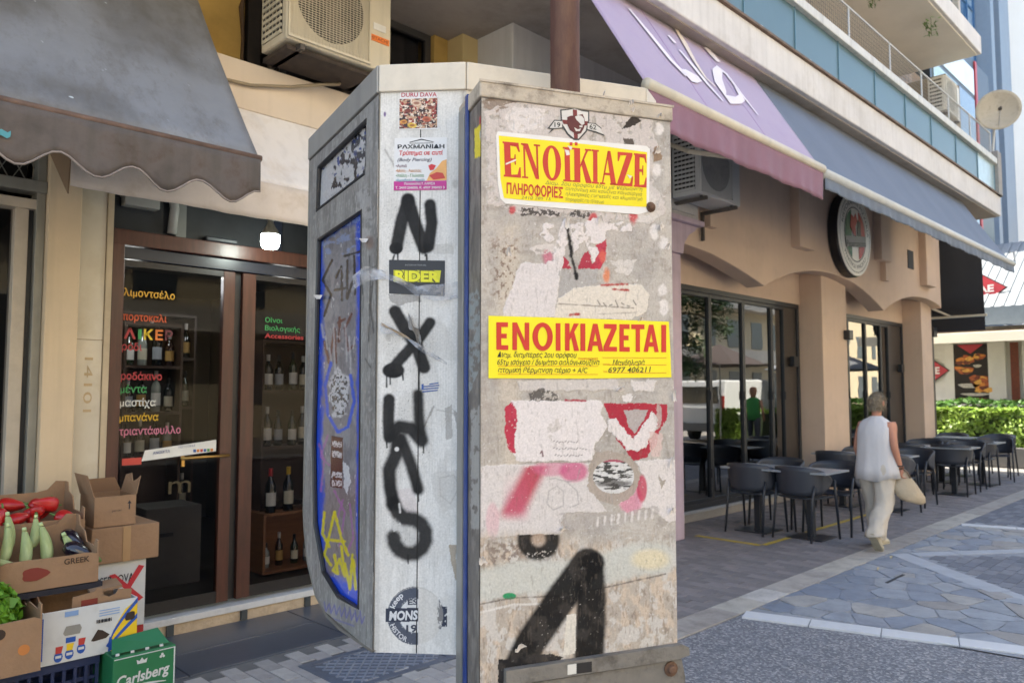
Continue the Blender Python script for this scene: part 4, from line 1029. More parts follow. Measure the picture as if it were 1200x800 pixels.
# trees across the street, only their outer branches mirror in the windows
trunkm = mat('bark', '5a4a3b', .9, .3, 10, .6, 30)
tr_ = thing('conifer_tree', 'drooping dark conifer across the street', 'tree', (17.8, -1.0, 0))
part('trunk', MB().tube([(17.8, -1.0, 0), (17.85, -1.0, 3), (17.8, -.95, 7)], [.16, .13, .05], 10), trunkm, tr_, smooth=True)
br = []
for i in range(26):
    a = rnd.uniform(0, 6.28); z = 2.6 + 3.8 * i / 26; L = 1.9 * (1 - .5 * i / 26); p = Vector((17.82, -1, z)); q_ = p + Vector((math.cos(a) * L, math.sin(a) * L, -.35)); br.append((p, q_))
    part('limb', MB().tube([p, p.lerp(q_, .5) + Vector((0, 0, .12)), q_], [.035, .025, .01], 5), trunkm, tr_)
def fnt():
    p, q_ = rnd.choice(br); t = rnd.uniform(.25, 1.05); c = p.lerp(q_, t) + Vector((rnd.gauss(0, .13), rnd.gauss(0, .13), rnd.gauss(-.1, .14))); return c, Vector((0, 0, 1))
part('crown', leafcloud(16000, fnt, .07, .3), leafmat('conifer_needle', '4b6340', .2), tr_, kind='stuff')
pm = thing('palm_tree', 'palm trunk across the street', 'tree', (27.5, 1.6, 0))
part('trunk', MB().tube([(27.5, 1.6, z * .25) for z in range(26)], [.2 + .025 * (z % 2) for z in range(26)], 12), trunkm, pm)
for k in range(14):
    a = k * .449; part('frond', MB().grid([[(27.5 + math.cos(a) * r_ - math.sin(a) * w * .25 * (1 - r_ / 2.6), 1.6 + math.sin(a) * r_ + math.cos(a) * w * .25 * (1 - r_ / 2.6), 6.2 + .7 * math.sin(r_ * 1.2) - .28 * r_ * r_ - abs(w) * .1) for w in (-1, 0, 1)] for r_ in (.1, .7, 1.3, 1.9, 2.5)]), leafd, pm)

# ================================================================== LIQUOR SHOP (left)
mahog = mat('mahogany', '46241a', .4, .35, 5, .05, 30, coat=.08, stretch=(6, 6, .6))
crm = mat('cream_render', 'c9b496', .75, .06, 3, .1, 60, streak=.15); marb = mat('cream_marble', 'c6bca9', .45, .06, 4, stain='a99878', stain_scale=3, stain_amt=.4)
wmar = mat('white_marble', 'c9cbcd', .35, .05, 5, stain='8f8f8c', stain_scale=9, stain_amt=.3)
shop = thing('liquor_shop', 'narrow liquor shop front with mahogany door frames and coloured lettering on the glass', 'shop front', (2.7, 5.3, 0))
bxp('pilaster', 1.25, 1.43, 5.18, 5.6, 0, 3.55, crm, shop, bev=.006)
mp_ = bxp('marble_pilaster', 1.432, 1.60, 5.27, 5.6, 0, 3.55, marb, shop, bev=.004)
bxp('joint', 1.432, 1.60, 5.268, 5.272, 1.93, 1.934, mat('joint_dark', '8a7a62', .8), mp_)
text('lettering', '14101', (1.50, 5.268, 1.82), (0, 0, -1), (1, 0, 0), .05, mat('worn_letters', 'b09a78', .8), mp_, width=.34, off=.001)
bxp('edge_trim', 1.602, 1.64, 5.26, 5.6, 0, 3.55, mat('beige_trim', 'b3a288', .6), shop, bev=.003)
bxp('door_post', 1.642, 1.715, 5.27, 5.40, .12, 2.66, mahog, shop, bev=.004)
bxp('header_beam', 1.642, 4.02, 5.268, 5.42, 2.56, 2.66, mahog, shop, bev=.005)
bxp('door_track', 1.716, 4.0, 5.30, 5.40, 2.475, 2.555, mat('track_navy', '1c2230', .35, .1), shop, bev=.004)
for a, b in ((3.95, 4.02),): bxp('door_post', a, b, 5.27, 5.40, .12, 2.5, mahog, shop, bev=.004)
sg = glass('shop_glass', (.5, .5, .54), 1.22, wob=.03)
def leaf(x0, x1, y, stile_l, stile_r, nm='door_leaf'):
    d = bxp(nm, x0, x0 + stile_l, y, y + .05, .14, 2.47, mahog, shop, bev=.003)
    bxp('stile', x1 - stile_r, x1, y, y + .05, .14, 2.47, mahog, d, bev=.004)
    for za, zb in ((.14, .22), (2.43, 2.47)): bxp('rail', x0 + stile_l, x1 - stile_r, y + .004, y + .046, za, zb, mat('reveal_black', '141318', .4), d)
    part('pane', MB().add([(x0 + stile_l, y + .025, .22), (x1 - stile_r, y + .025, .22), (x1 - stile_r, y + .025, 2.41), (x0 + stile_l, y + .025, 2.41)], [(0, 1, 2, 3)]), sg, d)
    return d
d1 = leaf(1.72, 2.485, 5.315, .012, .085)
d2 = leaf(2.545, 3.93, 5.315, .10, .09, 'window_leaf')
bxp('dark_reveal', 2.487, 2.543, 5.35, 5.39, .14, 2.47, mat('reveal_black', '141318', .4), shop)
hd = part('door_handle', MB().tube([(2.12, 5.29, 1.155), (2.45, 5.27, 1.16)], .011, 8), mat('brass', 'b08a4e', .3, .1, metal=.9), d1, smooth=True)
part('handle_plate', MB().box(2.13, 2.15, 5.30, 5.314, 1.10, 1.17), MC['brass'], hd)
bx_t = part('price_strip', MB().prism([(1.88, 5.332, 1.15), (2.38, 5.332, 1.19), (2.38, 5.332, 1.27), (1.90, 5.332, 1.22)], (0, -.001, 0)), mat('label_white', 'c9c7c2', .5), d1, recalc=True)
for i, c in enumerate(['3c5f9c', 'c7772f', 'b3342c', '3c5f9c', '4a8a4a', 'c7772f']): bxp('printed_block', 2.22 + i * .024, 2.238 + i * .024, 5.329, 5.33, 1.19, 1.21, mat('print_' + c, c, .5), bx_t)
text('lettering', 'ΑΝΟΙΧΤΑ', (1.95, 5.3295, 1.19), (1, 0, .08), (0, 0, 1), .018, mat('print_navy', '2a3f78', .5), bx_t, bold=.02)
text('lettering', 'ΠΙΣΤΩΤΙΚΕΣ', (2.12, 5.3295, 1.222), (1, 0, .08), (0, 0, 1), .014, MC['print_navy'], bx_t)
bxp('red_sticker', 1.76, 1.88, 5.331, 5.333, 1.13, 1.175, mat('red_sticker', 'c2453a', .5), d1)
def shoptext(s, x0, z, w, c, h=.05, bold=.015, dz=.0, parent=d1):
    text('lettering', s, (x0, 5.335, z), (1, 0, dz), (0, 0, 1), h, mat('vinyl_' + c, c, .5, .05), parent, width=w, bold=bold, off=.003)
for a in [('λιμοντσέλο', 1.735, 2.235, .33, 'c99a2e'), ('πορτοκαλι', 1.735, 2.075, .28, 'c5562e'), ('ρόδι', 1.735, 1.878, .125, 'a32c32'), ('ροδάκινο', 1.735, 1.685, .26, 'a83036'),
          ('μέντα', 1.735, 1.600, .165, '2f8a4c'), ('μαστίχα', 1.735, 1.512, .225, 'c9c9c4'), ('μπανάνα', 1.735, 1.415, .245, 'd0a52c'), ('τριαντάφυλλο', 1.735, 1.325, .395, 'c4748c')]: shoptext(*a)
xx = 1.745
for ch_, c, w in (('Λ', 'a3272c', .075), ('Ι', '2f8a4c', .022), ('Κ', 'd8b52c', .06), ('Ε', 'd0702a', .05), ('Ρ', '5f2230', .05)):
    shoptext(ch_ if ch_ != 'Ι' else 'I', xx, 1.955, w, c, .065, .03); xx += w + .014
shoptext('Οίνοι', 2.73, 2.125, .14, '2f8a4c', .036, .02, parent=d2); shoptext('Βιολογικής', 2.73, 2.065, .29, '2f8a4c', .036, .02, parent=d2); shoptext('Accessories', 2.73, 2.008, .32, 'a32c32', .036, .02, parent=d2)
text('lettering', 'm', (2.06, 5.335, .92), (1, 0, 0), (0, 0, 1), .13, mat('vinyl_gold', '3a3018', .5), d1, width=.15, off=.003)
# threshold and step slabs
bxp('threshold', 1.3, 4.0, 5.24, 5.55, .075, .118, wmar, shop, bev=.004)
rs_ = bxp('riser', 1.3, 4.0, 5.255, 5.5, 0, .075, mat('old_plaster', 'b9a78f', .9, .15, 8, .5, 40, stain='8b7a66', stain_scale=12), shop)
for xx in (2.04, 2.55, 3.05): bxp('clip', xx, xx + .045, 5.235, 5.256, .005, .075, mat('clip_dark', '3a4146', .5), rs_)
fl1 = mat('blue_black_slab', '4b515d', .3, .12, 4, .04, 40, spec=.6)
sl = thing('step_slabs', 'dark polished stone slabs set into the pavement before the shop door', 'paving', (2.5, 4.8, 0)); sl['kind'] = 'structure'; del sl['category']
for a, b, c, d in ((-.5, 1.86, 4.45, 5.25), (1.868, 2.9, 4.85, 5.25), (1.868, 2.9, 4.45, 4.842), (2.908, 3.95, 4.45, 5.25)): bxp('slab', a, b, c, d, -.02, .004, fl1, sl, bev=.003)
# transom and things in it
tz = part('transom', MB().box(1.642, 4.0, 5.34, 5.36, 2.662, 3.5), mat('transom_glass', '2b2d30', .2, .3, 3), shop)
bxp('transom_post', 2.74, 2.84, 5.31, 5.338, 2.662, 3.5, MC['track_navy'], shop)
bxp('transom_post', 2.05, 2.12, 5.31, 5.338, 2.662, 3.5, mat('post_grey', '6a6a66', .6), shop)
bxp('meter_box', 1.70, 1.92, 5.25, 5.335, 2.82, 3.1, mat('meter_grey', '8d8b86', .5), shop, bev=.006)
part('duct', MB().tube([(2.02, 5.30, 2.68), (2.03, 5.29, 2.85), (1.99, 5.28, 3.1)], .03, 10), MC['meter_grey'], shop, smooth=True)
bxp('sensor', 2.25, 2.48, 5.28, 5.335, 2.665, 2.70, blk, shop, bev=.01)
# beige plaster band above, wall, window
up = thing('mezzanine_wall', 'ochre mezzanine wall with cream band and curtained window behind the beige air conditioner', 'wall', (2.5, 5.3, 3.57))
band_m = mat('cream_band', 'd2c2af', .75, .05, 2, .08, 50, streak=.08)
bxp('cream_band', -3, 4.61, 4.99, 5.6, 3.56, 3.9, band_m, up, bev=.006)
ochre = mat('ochre_render', 'b0904e', .8, .12, 2, .1, 50, stain='7d6636', stain_scale=1.5)
bxp('wall', -3, 2.50, 5.3, 5.6, 3.9, 4.82, ochre, up)
bxp('dark_opening', 2.50, 2.86, 5.45, 5.6, 3.9, 4.82, mat('dark_recess', '1f1c1a', .9), up)
part('cable', MB().tube([(2.47, 5.28, 4.82), (2.475, 5.27, 4.5), (2.46, 5.27, 4.42), (2.48, 5.28, 4.2), (2.475, 5.28, 3.92)], [.012, .012, .02, .012, .012], 6), mat('cable_dark', '4a3520', .7), up)
bxp('downpipe', 2.53, 2.63, 5.3, 5.4, 3.9, 4.82, mat('dark_pipe', '2e2824', .7, .3, 8), up)
wn = part('window', MB().box(2.86, 4.26, 5.3, 5.36, 3.9, 3.96).box(4.2, 4.26, 5.3, 5.36, 3.96, 4.76).box(2.86, 4.26, 5.3, 5.36, 4.76, 4.82), mat('window_frame_dark', '3c3a38', .5), up)
mb = MB(); mb.grid([[(2.86 + i * .025, 5.44 + .02 * math.sin(i * .9), z) for i in range(55)] for z in (3.92, 4.82)])
part('curtain', mb, mat('grey_curtain', '5a5651', .85, .1, 5), wn, smooth=True)
part('pane', MB().add([(2.86, 5.33, 3.96), (4.2, 5.33, 3.96), (4.2, 5.33, 4.76), (2.86, 5.33, 4.76)], [(0, 1, 2, 3)]), sg, wn)
bxp('ochre_pier', 4.262, 4.42, 5.25, 5.6, 3.9, 4.82, ochre, up, bev=.005); bxp('ochre_pier', 4.425, 4.61, 5.05, 5.6, 3.9, 4.82, mat('pale_ochre', 'bda878', .8, .08, 2), up, bev=.005)
bxp('ochre_soffit', -3, 4.6, 5.4, 5.44, 4.822, 4.838, MC['pale_ochre'], up)
# shop interior
ins = thing('shop_interior', 'dim liquor shop interior with wooden bottle shelves', None, (2.6, 6.5, 0), kind='structure')
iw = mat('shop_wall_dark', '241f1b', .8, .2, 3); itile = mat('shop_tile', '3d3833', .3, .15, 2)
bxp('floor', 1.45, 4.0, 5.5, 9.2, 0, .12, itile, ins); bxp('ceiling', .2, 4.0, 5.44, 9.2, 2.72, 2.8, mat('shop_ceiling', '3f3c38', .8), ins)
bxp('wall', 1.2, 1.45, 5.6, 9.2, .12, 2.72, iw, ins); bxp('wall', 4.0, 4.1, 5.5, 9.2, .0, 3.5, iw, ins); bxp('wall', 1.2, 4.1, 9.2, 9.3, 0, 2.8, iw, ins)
shw = mat('shelf_wood', '8a5a36', .5, .2, 5, stretch=(1, 1, 5)); shd = mat('shelf_dark_wood', '3d2a20', .5, .2, 5)
bglass = [mat('bottle_dark', '101411', .08, .1, spec=.9), mat('bottle_brown', '2a140c', .08, .1, spec=.9), mat('bottle_green', '1d2c14', .08, .1, spec=.9), mat('bottle_clear', '8b8f86', .1, .1, spec=.9)]
labm = [mat('label_' + c, c, .6, .05) for c in ('d9d6cc', 'c7bfa6', '9fa4a8', 'b08a4a')]
capm = {c: mat('cap_' + c, c, .4) for c in ('a8262c', 'caa12c', '1a1a1c', 'c9c5bb')}
_b = {}
ORD = ['first', 'second', 'third', 'fourth', 'fifth', 'sixth', 'seventh', 'eighth', 'ninth', 'tenth']
def bottle(x, y, z, lab, kind=0, lb=0, cap='1a1a1c', h=.30, r_=.037):
    key = (kind, lb, cap, h, r_)
    if key in _b: c = copy_tree(_b[key])
    else:
        c = thing('wine_bottle', lab, 'bottle', (0, 0, 0), group='bottles on the shop shelves')
        part('glass_body', MB().lathe((0, 0, 0), [(r_ * .9, 0), (r_, .008), (r_, h * .6), (r_ * .8, h * .68), (r_ * .4, h * .76), (r_ * .36, h * .97)], 14), bglass[kind], c, smooth=True, local=True)
        part('capsule', MB().lathe((0, 0, 0), [(r_ * .40, h * .82), (r_ * .42, h)], 10), capm[cap], c, local=True)
        n = 10; P_ = [[((r_ + .0012) * math.cos(t), (r_ + .0012) * math.sin(t), q) for t in [-math.pi * .95 + i * math.pi * .9 / n for i in range(n + 1)]] for q in (h * .16, h * .46)]
        part('paper_label', MB().grid(P_), labm[lb], c, local=True)
        _b[key] = c
    c.location = (x, y, z); c['label'] = lab; return c
def shelf_unit(lab, x0, x1, y0, y1, zs, m, sides=True, nm='shelf_unit', backp=True):
    t = thing(nm, lab, 'shelf', ((x0 + x1) / 2, (y0 + y1) / 2, zs[0]))
    for z in zs: bxp('shelf_board', x0 + .021, x1 - .021, y0, y1, z, z + .022, m, t)
    bxp('side_panel', x0, x0 + .02, y0, y1, zs[0], zs[-1] + .022, m, t); bxp('side_panel', x1 - .02, x1, y0, y1, zs[0], zs[-1] + .022, m, t)
    if backp: bxp('back_panel', x0 + .021, x1 - .021, y1 + .001, y1 + .01, zs[0], zs[-1], m, t)
    return t
# crates shelf just behind the second pane
shelf_unit('low orange wood crate shelf with spirits beside the door', 3.02, 3.95, 5.85, 6.2, [.14, .60], shw)
shelf_unit('tall wood shelf with wine bottles behind the second pane', 3.06, 3.95, 6.0, 6.3, [.625, 1.13, 1.60, 2.02], shd)
bottle(3.10, 5.9, .622, 'tall wine bottle with red capsule standing on the crate shelf', 0, 0, 'a8262c', .36, .043)
bottle(3.27, 5.92, .622, 'tall wine bottle with yellow capsule standing on the crate shelf', 0, 1, 'caa12c', .36, .043)
for i in range(5): bottle(3.12 + i * .13, 6.0 + .02 * (i % 2), .162, ['small spirit bottle at the front of the crate shelf', 'amber spirit bottle in the crate shelf', 'green spirit bottle in the crate shelf', 'clear spirit bottle in the crate shelf', 'small dark spirit bottle in the crate shelf'][i], [3, 1, 2, 3, 0][i], [0, 3, 1, 0, 2][i], 'c9c5bb' if i % 2 else '1a1a1c', [.2, .27, .24, .23, .25][i], .032)
for j, z in enumerate((1.152, 1.622)):
    for i in range(7): bottle(3.14 + i * .115, 6.06 + .03 * ((i * 3) % 2), z, '%s wine bottle from the left on the %s shelf behind the second pane' % (ORD[i], ['middle', 'upper'][j]), [0, 0, 2, 0, 1, 0, 0][i], [0, 2, 0, 1, 0, 3, 0][i], '1a1a1c' if i % 3 else 'c9c5bb', .3 if (i + j) % 3 else .33)
# shelves behind the first pane
shelf_unit('tall dark shelf rack with rows of wine bottles at the back of the shop', 1.9, 3.0, 7.2, 7.5, [.5, 1.0, 1.45, 1.9, 2.3], shd)
for j, z in enumerate((.522, 1.022, 1.472, 1.922)):
    for i in range(10):
        if (i * 7 + j * 3) % 11 == 0: continue
        bottle(1.97 + i * .108, 7.27 + .03 * (i % 2), z, '%s wine bottle from the left on the %s shelf of the rear rack' % (ORD[i], ['lowest', 'second lowest', 'third', 'top'][j]), (i * 3 + j) % 3, (i + j * 2) % 4, '1a1a1c' if (i + j) % 3 else 'c9c5bb', .3 if i % 3 else .33)
shelf_unit('side shelf rack with dark bottles behind the door lettering', 1.47, 1.85, 6.6, 7.1, [.7, 1.1, 1.5, 1.9], shd, nm='shelf_unit')
for j, z in enumerate((.722, 1.122, 1.522)):
    for i in range(3): bottle(1.55 + i * .11, 6.72, z, '%s wine bottle on the %s shelf of the side rack behind the lettering' % (ORD[i], ['lower', 'middle', 'upper'][j]), (i + j) % 3, (i * 2 + j) % 4, '1a1a1c')
shelf_unit('narrow shelf rack of bottles close behind the first door pane', 2.15, 2.62, 6.55, 6.8, [.12, 1.05, 1.42, 1.80, 2.15], shd)
for j, z in enumerate((1.072, 1.442, 1.822)):
    for i in range(4): bottle(2.21 + i * .11, 6.62 + .02 * (i % 2), z, '%s bottle on the %s shelf of the narrow rack' % (ORD[i], ['lower', 'middle', 'upper'][j]), (i + j) % 4, (i + 2 * j) % 4, 'c9c5bb' if (i + j) % 2 else '1a1a1c', .28 + .03 * (i % 3))
for j in range(3):
    q_ = thing('carton', ['white wine carton lowest in the pile behind the door glass', 'grey wine carton in the middle of the pile behind the door glass', 'pale wine carton on top of the pile behind the door glass'][j], 'carton', (1.9, 6.3, .12 + j * .2))
    part('body', MB().box(1.72, 2.06, 6.2, 6.5, .12 + j * .2, .315 + j * .2), mat('wine_carton_%d' % j, ['8d8a85', '6f6c68', '9a948b'][j], .8, .1), q_, bev=.004)
    bxp('printed_band', 1.76, 2.02, 6.194, 6.2, .18 + j * .2, .22 + j * .2, mat('carton_print_%d' % j, ['5c2a30', '2f3d5c', '3c3a36'][j], .7), q_)
cs = thing('carton', 'stack of grey cartons standing inside behind the door glass', 'carton stack', (2.45, 6.2, .12)); cs['category'] = 'carton'
cs.name = 'carton'
part('body', MB().box(2.2, 2.62, 6.1, 6.5, .12, .72), mat('grey_carton', '5a5752', .8, .1), cs, bev=.005)
bxp('handle_slot', 2.3, 2.4, 6.092, 6.1, .5, .53, blk, cs)
# lamps: two ceiling lights inside, one bulb outside under the awning
warm = emit('ceiling_lamp_glow', 'd8f4f0', 3.2)
for x, y, l in ((2.05, 6.2, 'round lit ceiling lamp inside the shop behind the first door pane'), (3.34, 6.2, 'round lit ceiling lamp inside the shop behind the second pane')):
    t = thing('ceiling_lamp', l, 'lamp', (x, y, 2.62)); part('diffuser', MB().lathe((x, y, 2.62), [(.02, -.03), (.07, -.025), (.1, .0), (.105, .05)], 24), warm, t, smooth=True)
    part('rim', MB().lathe((x, y, 2.62), [(.115, .03), (.115, .06)], 24), alu, t)
    ld = bpy.data.lights.new('lamp_light', 'POINT'); ld.energy = 3.2; ld.color = (.95, .97, 1); ld.shadow_soft_size = .09
    lo_ = bpy.data.objects.new('lamp_light', ld); COL.objects.link(lo_); lo_.location = (x, y, 2.5); 
bl = thing('hanging_bulb', 'lit white bulb hanging under the cream awning before the shop door', 'lamp', (2.56, 4.95, 2.62))
part('bulb_glass', MB().lathe((2.56, 4.95, 2.60), [(.005, .0), (.045, .004), (.06, .02), (.064, .06), (.062, .10)], 24), emit('bulb_glow', 'f2fffd', 14), bl, smooth=True)
part('bulb_base', MB().lathe((2.56, 4.95, 2.70), [(.062, 0), (.052, .03), (.03, .06), (.02, .085), (.02, .12)], 24), mat('bulb_base', '6e6a60', .5), bl, smooth=True)
part('cord', MB().tube([(2.56, 4.95, 2.82), (2.56, 5.0, 3.5)], .004, 6), blk, bl)
# neighbouring shop at the frame's left edge
nb = thing('neighbour_shop', 'shuttered aluminium shop front with diamond grille at the left edge', 'shop front', (.5, 5.3, 0))
alug = mat('aged_aluminium', '8b8980', .5, .12, 5, metal=.3, streak=.3)
bxp('post', 1.20, 1.247, 5.24, 5.36, 0, 3.3, alug, nb, bev=.003); bxp('post', 1.10, 1.17, 5.28, 5.40, 0, 2.72, MC['beige_frame'], nb, bev=.004); bxp('post', 1.172, 1.197, 5.30, 5.4, 0, 2.7, blk, nb)
bxp('rail', -1, 1.25, 5.22, 5.35, 2.80, 2.87, alug, nb, bev=.004); bxp('rail', -1, 1.24, 5.25, 5.38, 2.70, 2.76, MC['beige_frame'], nb, bev=.004)
part('pane', MB().add([(-1, 5.35, .1), (1.1, 5.35, .1), (1.1, 5.35, 2.7), (-1, 5.35, 2.7)], [(0, 1, 2, 3)]), sg, nb)
bxp('back_wall', -1, 1.2, 6.6, 6.7, 0, 3.3, mat('green_grey', '5f665c', .8, .1, 2), nb); bxp('panel', .75, 1.0, 5.7, 5.72, 0, 2.7, mat('pale_green_panel', '868c78', .8), nb)
gr_ = MB()
for i in range(26):
    for sg_ in (1, -1):
        x0 = -.9 + i * .09; gr_.tube([(x0, 5.33, 2.88 if sg_ > 0 else 3.5), (x0 + .35, 5.33, 3.5 if sg_ > 0 else 2.88)], .004, 4)
part('diamond_grille', gr_, alug, nb, kind='stuff')
bxp('shade_board', -1, 1.2, 5.5, 5.52, 2.88, 3.5, MC['dark_recess'], nb)
bxp('building_body', -6, 6.9, 9.3, 14, 0, 17, MC['upper_wall'], apt); bxp('building_body', -6, 1.2, 6.7, 9.3, 0, 5.2, MC['upper_wall'], apt)
bxp('building_floor', -6, 6.92, 5.62, 9.3, 4.83, 5.2, MC['upper_wall'], apt); bxp('building_body', -6, 7.26, 5.4, 9.3, 5.2, 8, MC['upper_wall'], apt)
bxp('end_wall', 4.1, 7.5, 5.5, 9.3, 0, 4.8, MC['upper_wall'], apt)

# ================================================================== PRODUCE AND CARTONS
card = mat('cardboard', '957558', .85, .10, 4, .2, 50, stain='7c5c40', stain_scale=6, stain_amt=.3); cardd = mat('cardboard_dark', '79573a', .85, .1, 4)
def wob(edge, n=10, amp=.01):
    return [(edge[0] + (edge[2] - edge[0]) * i / n, edge[1] + (edge[3] - edge[1]) * i / n + rnd.uniform(-amp, amp)) for i in range(n + 1)]
def tray(name, lab, x0, x1, y0, y1, z0, zf, zb, m, ears=True, tilt=.0, group=None):
    """open cardboard tray with raised back corners"""
    t = thing(name, lab, 'crate', ((x0 + x1) / 2, (y0 + y1) / 2, z0), group=group); th = .006
    def zf_(y): return zf
    bxp('bottom', x0 + th, x1 - th, y0 + th, y1 - th, z0, z0 + .01, m, t)
    part('front_wall', MB().prism([(x0, y0, z0), (x1, y0, z0), (x1, y0, zf - .012)] + [(p[0], y0, p[1]) for p in wob((x1 - .03, zf, x0 + .03, zf), 8, .002)] + [(x0, y0, zf - .012)], (0, th, 0)), m, t, recalc=True)
    part('back_wall', MB().prism([(x0, y1, z0), (x1, y1, z0), (x1, y1, zb + .05), (x1 - .05, y1, zb + .055), (x1 - .09, y1, zb + .01), (x1 - .14, y1, zb), (x0 + .14, y1, zb), (x0 + .09, y1, zb + .01), (x0 + .05, y1, zb + .055), (x0, y1, zb + .05)], (0, -th, 0)), m, t, recalc=True)
    for xx, nm in ((x0, 'side_wall'), (x1 - th, 'side_wall')):
        part(nm, MB().prism([(xx, y0 + th, z0), (xx, y1 - th, z0), (xx, y1 - th, zb + .05), (xx, y1 - .05, zb + .05), (xx, y1 - .07, zb), (xx, (y0 + y1) / 2 + .03, zb - .02), (xx, (y0 + y1) / 2, zf + .025), (xx, y0 + .06, zf + .02), (xx, y0 + .045, zf + .055), (xx, y0 + th, zf + .05)], (th, 0, 0)), m, t, recalc=True)
    return t
pep = tray('cardboard_tray', 'cardboard tray of red peppers on top of the produce display', .62, 1.30, 4.46, 4.82, .86, .95, 1.06, card)
zuc = tray('cardboard_tray', 'cardboard tray of pale zucchini and eggplants below the red peppers', .84, 1.25, 4.06, 4.42, .70, .84, .93, card)
text('lettering', 'GREEK', (1.10, 4.059, .80), (1, 0, 0), (0, 0, 1), .026, mat('ink_brown', '3c2c20', .8), zuc, bold=.02)
part('printed_pepper', MB().prism([(.98 + .055 * math.cos(t) * (1 + .2 * math.cos(3 * t)), 4.0585, .775 + .03 * math.sin(t)) for t in [i * .45 for i in range(14)]], (0, -.0006, 0)), mat('ink_red', '7d3326', .8), zuc, recalc=True)
tray('cardboard_tray', 'cardboard tray cut off by the left edge beside the zucchini', .40, .835, 4.02, 4.40, .70, .86, .96, card)
let = tray('cardboard_tray', 'cardboard tray of curly green lettuce at the lower left corner', .42, .955, 3.80, 4.22, .42, .645, .665, card)
for x, z, l in ((.80, .60, 0), (.89, .52, 1)): part('hole', MB().lathe((x, 3.7995, z), [(.022, 0), (.022, -.0008)], 14, 'y'), mat('hole_dark', '3a2c22', .9) if not l else mat('ink_orange', 'b8733a', .8), let)
def pepper(x, y, z, rz, tilt, i):
    t = thing('red_pepper', 'l', 'pepper', (x, y, z)); t.rotation_euler = (tilt, 0, rz); rings = []
    n = 14; c_ = rnd.uniform(-.012, .02)
    for k in range(12):
        u = k / 11; r_ = [.012, .036, .043, .045, .044, .042, .038, .033, .028, .022, .014, .003][k]
        rings.append([Vector((r_ * (1 + .1 * math.cos(3 * a)) * math.cos(a) + c_ * u * u * 2, r_ * (1 + .1 * math.cos(3 * a)) * math.sin(a), -.15 * u + .01 * (k == 0) * -1)) for a in [2 * math.pi * q / n for q in range(n)]])
    part('flesh', MB().loft(rings), mat('pepper_red', 'a81c1c', .32, .3, 9, coat=.15), t, smooth=True, local=True, recalc=True, sub=1)
    part('stalk', MB().tube([(0, 0, -.01), (.003, 0, .012), (.012, .004, .03)], [.012, .006, .005], 7), mat('stalk_green', '5c7a3a', .6), t, smooth=True, local=True)
    return t
plabs = ['big red pepper with its stalk facing out', 'red pepper lying across the front of its tray', 'red pepper tucked in the tray corner', 'long red pepper on the pile']
for i in range(15):
    x = .74 + (i % 5) * .115 + rnd.uniform(-.02, .02); y = 4.54 + (i // 5) * .09; z = .90 + (i // 5) * .03 + rnd.uniform(0, .035)
    p = pepper(x, y, z + .05, rnd.uniform(0, 6.28), rnd.choice([1.3, 1.5, 1.8, .6]), i); p.scale = [rnd.uniform(.75, .95)] * 3; p['label'] = ['leftmost', 'second', 'middle', 'fourth', 'rightmost'][i % 5] + ' red pepper in the ' + ['front', 'middle', 'back'][i // 5] + ' row of the top tray'; p['group'] = 'red peppers in the top tray'
def zucchini(x, y, z, ax, ay, rz, L, r_=.028):
    t = thing('zucchini', 'l', 'zucchini', (x, y, z)); t.rotation_euler = (ax, ay, rz); n = 12; rings = []
    for k in range(12):
        u = k / 11; rr = r_ * ([.25, .8, 1.0, 1.05, 1.03, 1, .95, .88, .78, .66, .52, .46][k]); rings.append([Vector((rr * math.cos(a) + .012 * math.sin(u * 3), rr * math.sin(a), L * (u))) for a in [2 * math.pi * q / n for q in range(n)]])
    part('skin_body', MB().loft(rings), mat('zucchini_skin', 'a0ad72', .5, .22, 22, .1, 60, stain='c5cc9c', stain_scale=14, stain_amt=.6, stretch=(1, 1, .3)), t, smooth=True, local=True, recalc=True, sub=1)
    part('stem', MB().tube([(.002, 0, L), (.0, 0, L + .02)], [r_ * .4, r_ * .33], 7), mat('zucchini_stem', 'b9c98f', .5), t, smooth=True, local=True)
    t['group'] = 'pale zucchini in the tray'; t['label'] = 'l'; return t
for (a, l) in [((.90, 4.26, .84, -.15, .12, 0, .2), 'upright zucchini at the left end of the tray'), ((.98, 4.22, .82, -.25, .02, 0, .21, .033), 'upright fat zucchini second from the left'),
          ((1.08, 4.24, .82, -.25, -.12, 0, .21, .032), 'upright zucchini leaning left in the tray middle'), ((.96, 4.10, .80, -.1, -1.0, .2, .2), 'zucchini lying slanted at the lower left'),
          ((1.12, 4.14, .81, 1.4, .2, 1.4, .13, .03), 'short zucchini lying end on'), ((1.04, 4.13, .80, 1.5, .0, 1.7, .13, .03), 'short zucchini beside the lying one'), ((1.18, 4.17, .81, -.35, -.25, 0, .17, .03), 'zucchini standing next to the eggplants'), ((.93, 4.33, .88, -.1, .0, 0, .19), 'zucchini behind the leftmost upright one'), ((1.03, 4.33, .88, -.2, .15, 0, .18), 'zucchini at the back between the two fat ones'), ((.90, 4.12, .83, -.2, -1.2, .3, .17), 'small zucchini lying across the left corner')]:
    a = (a[0], a[1] + .02, a[2] - .045) + a[3:]; z_ = zucchini(*a); z_['label'] = l; z_.scale = [rnd.uniform(.8, .95)] * 3
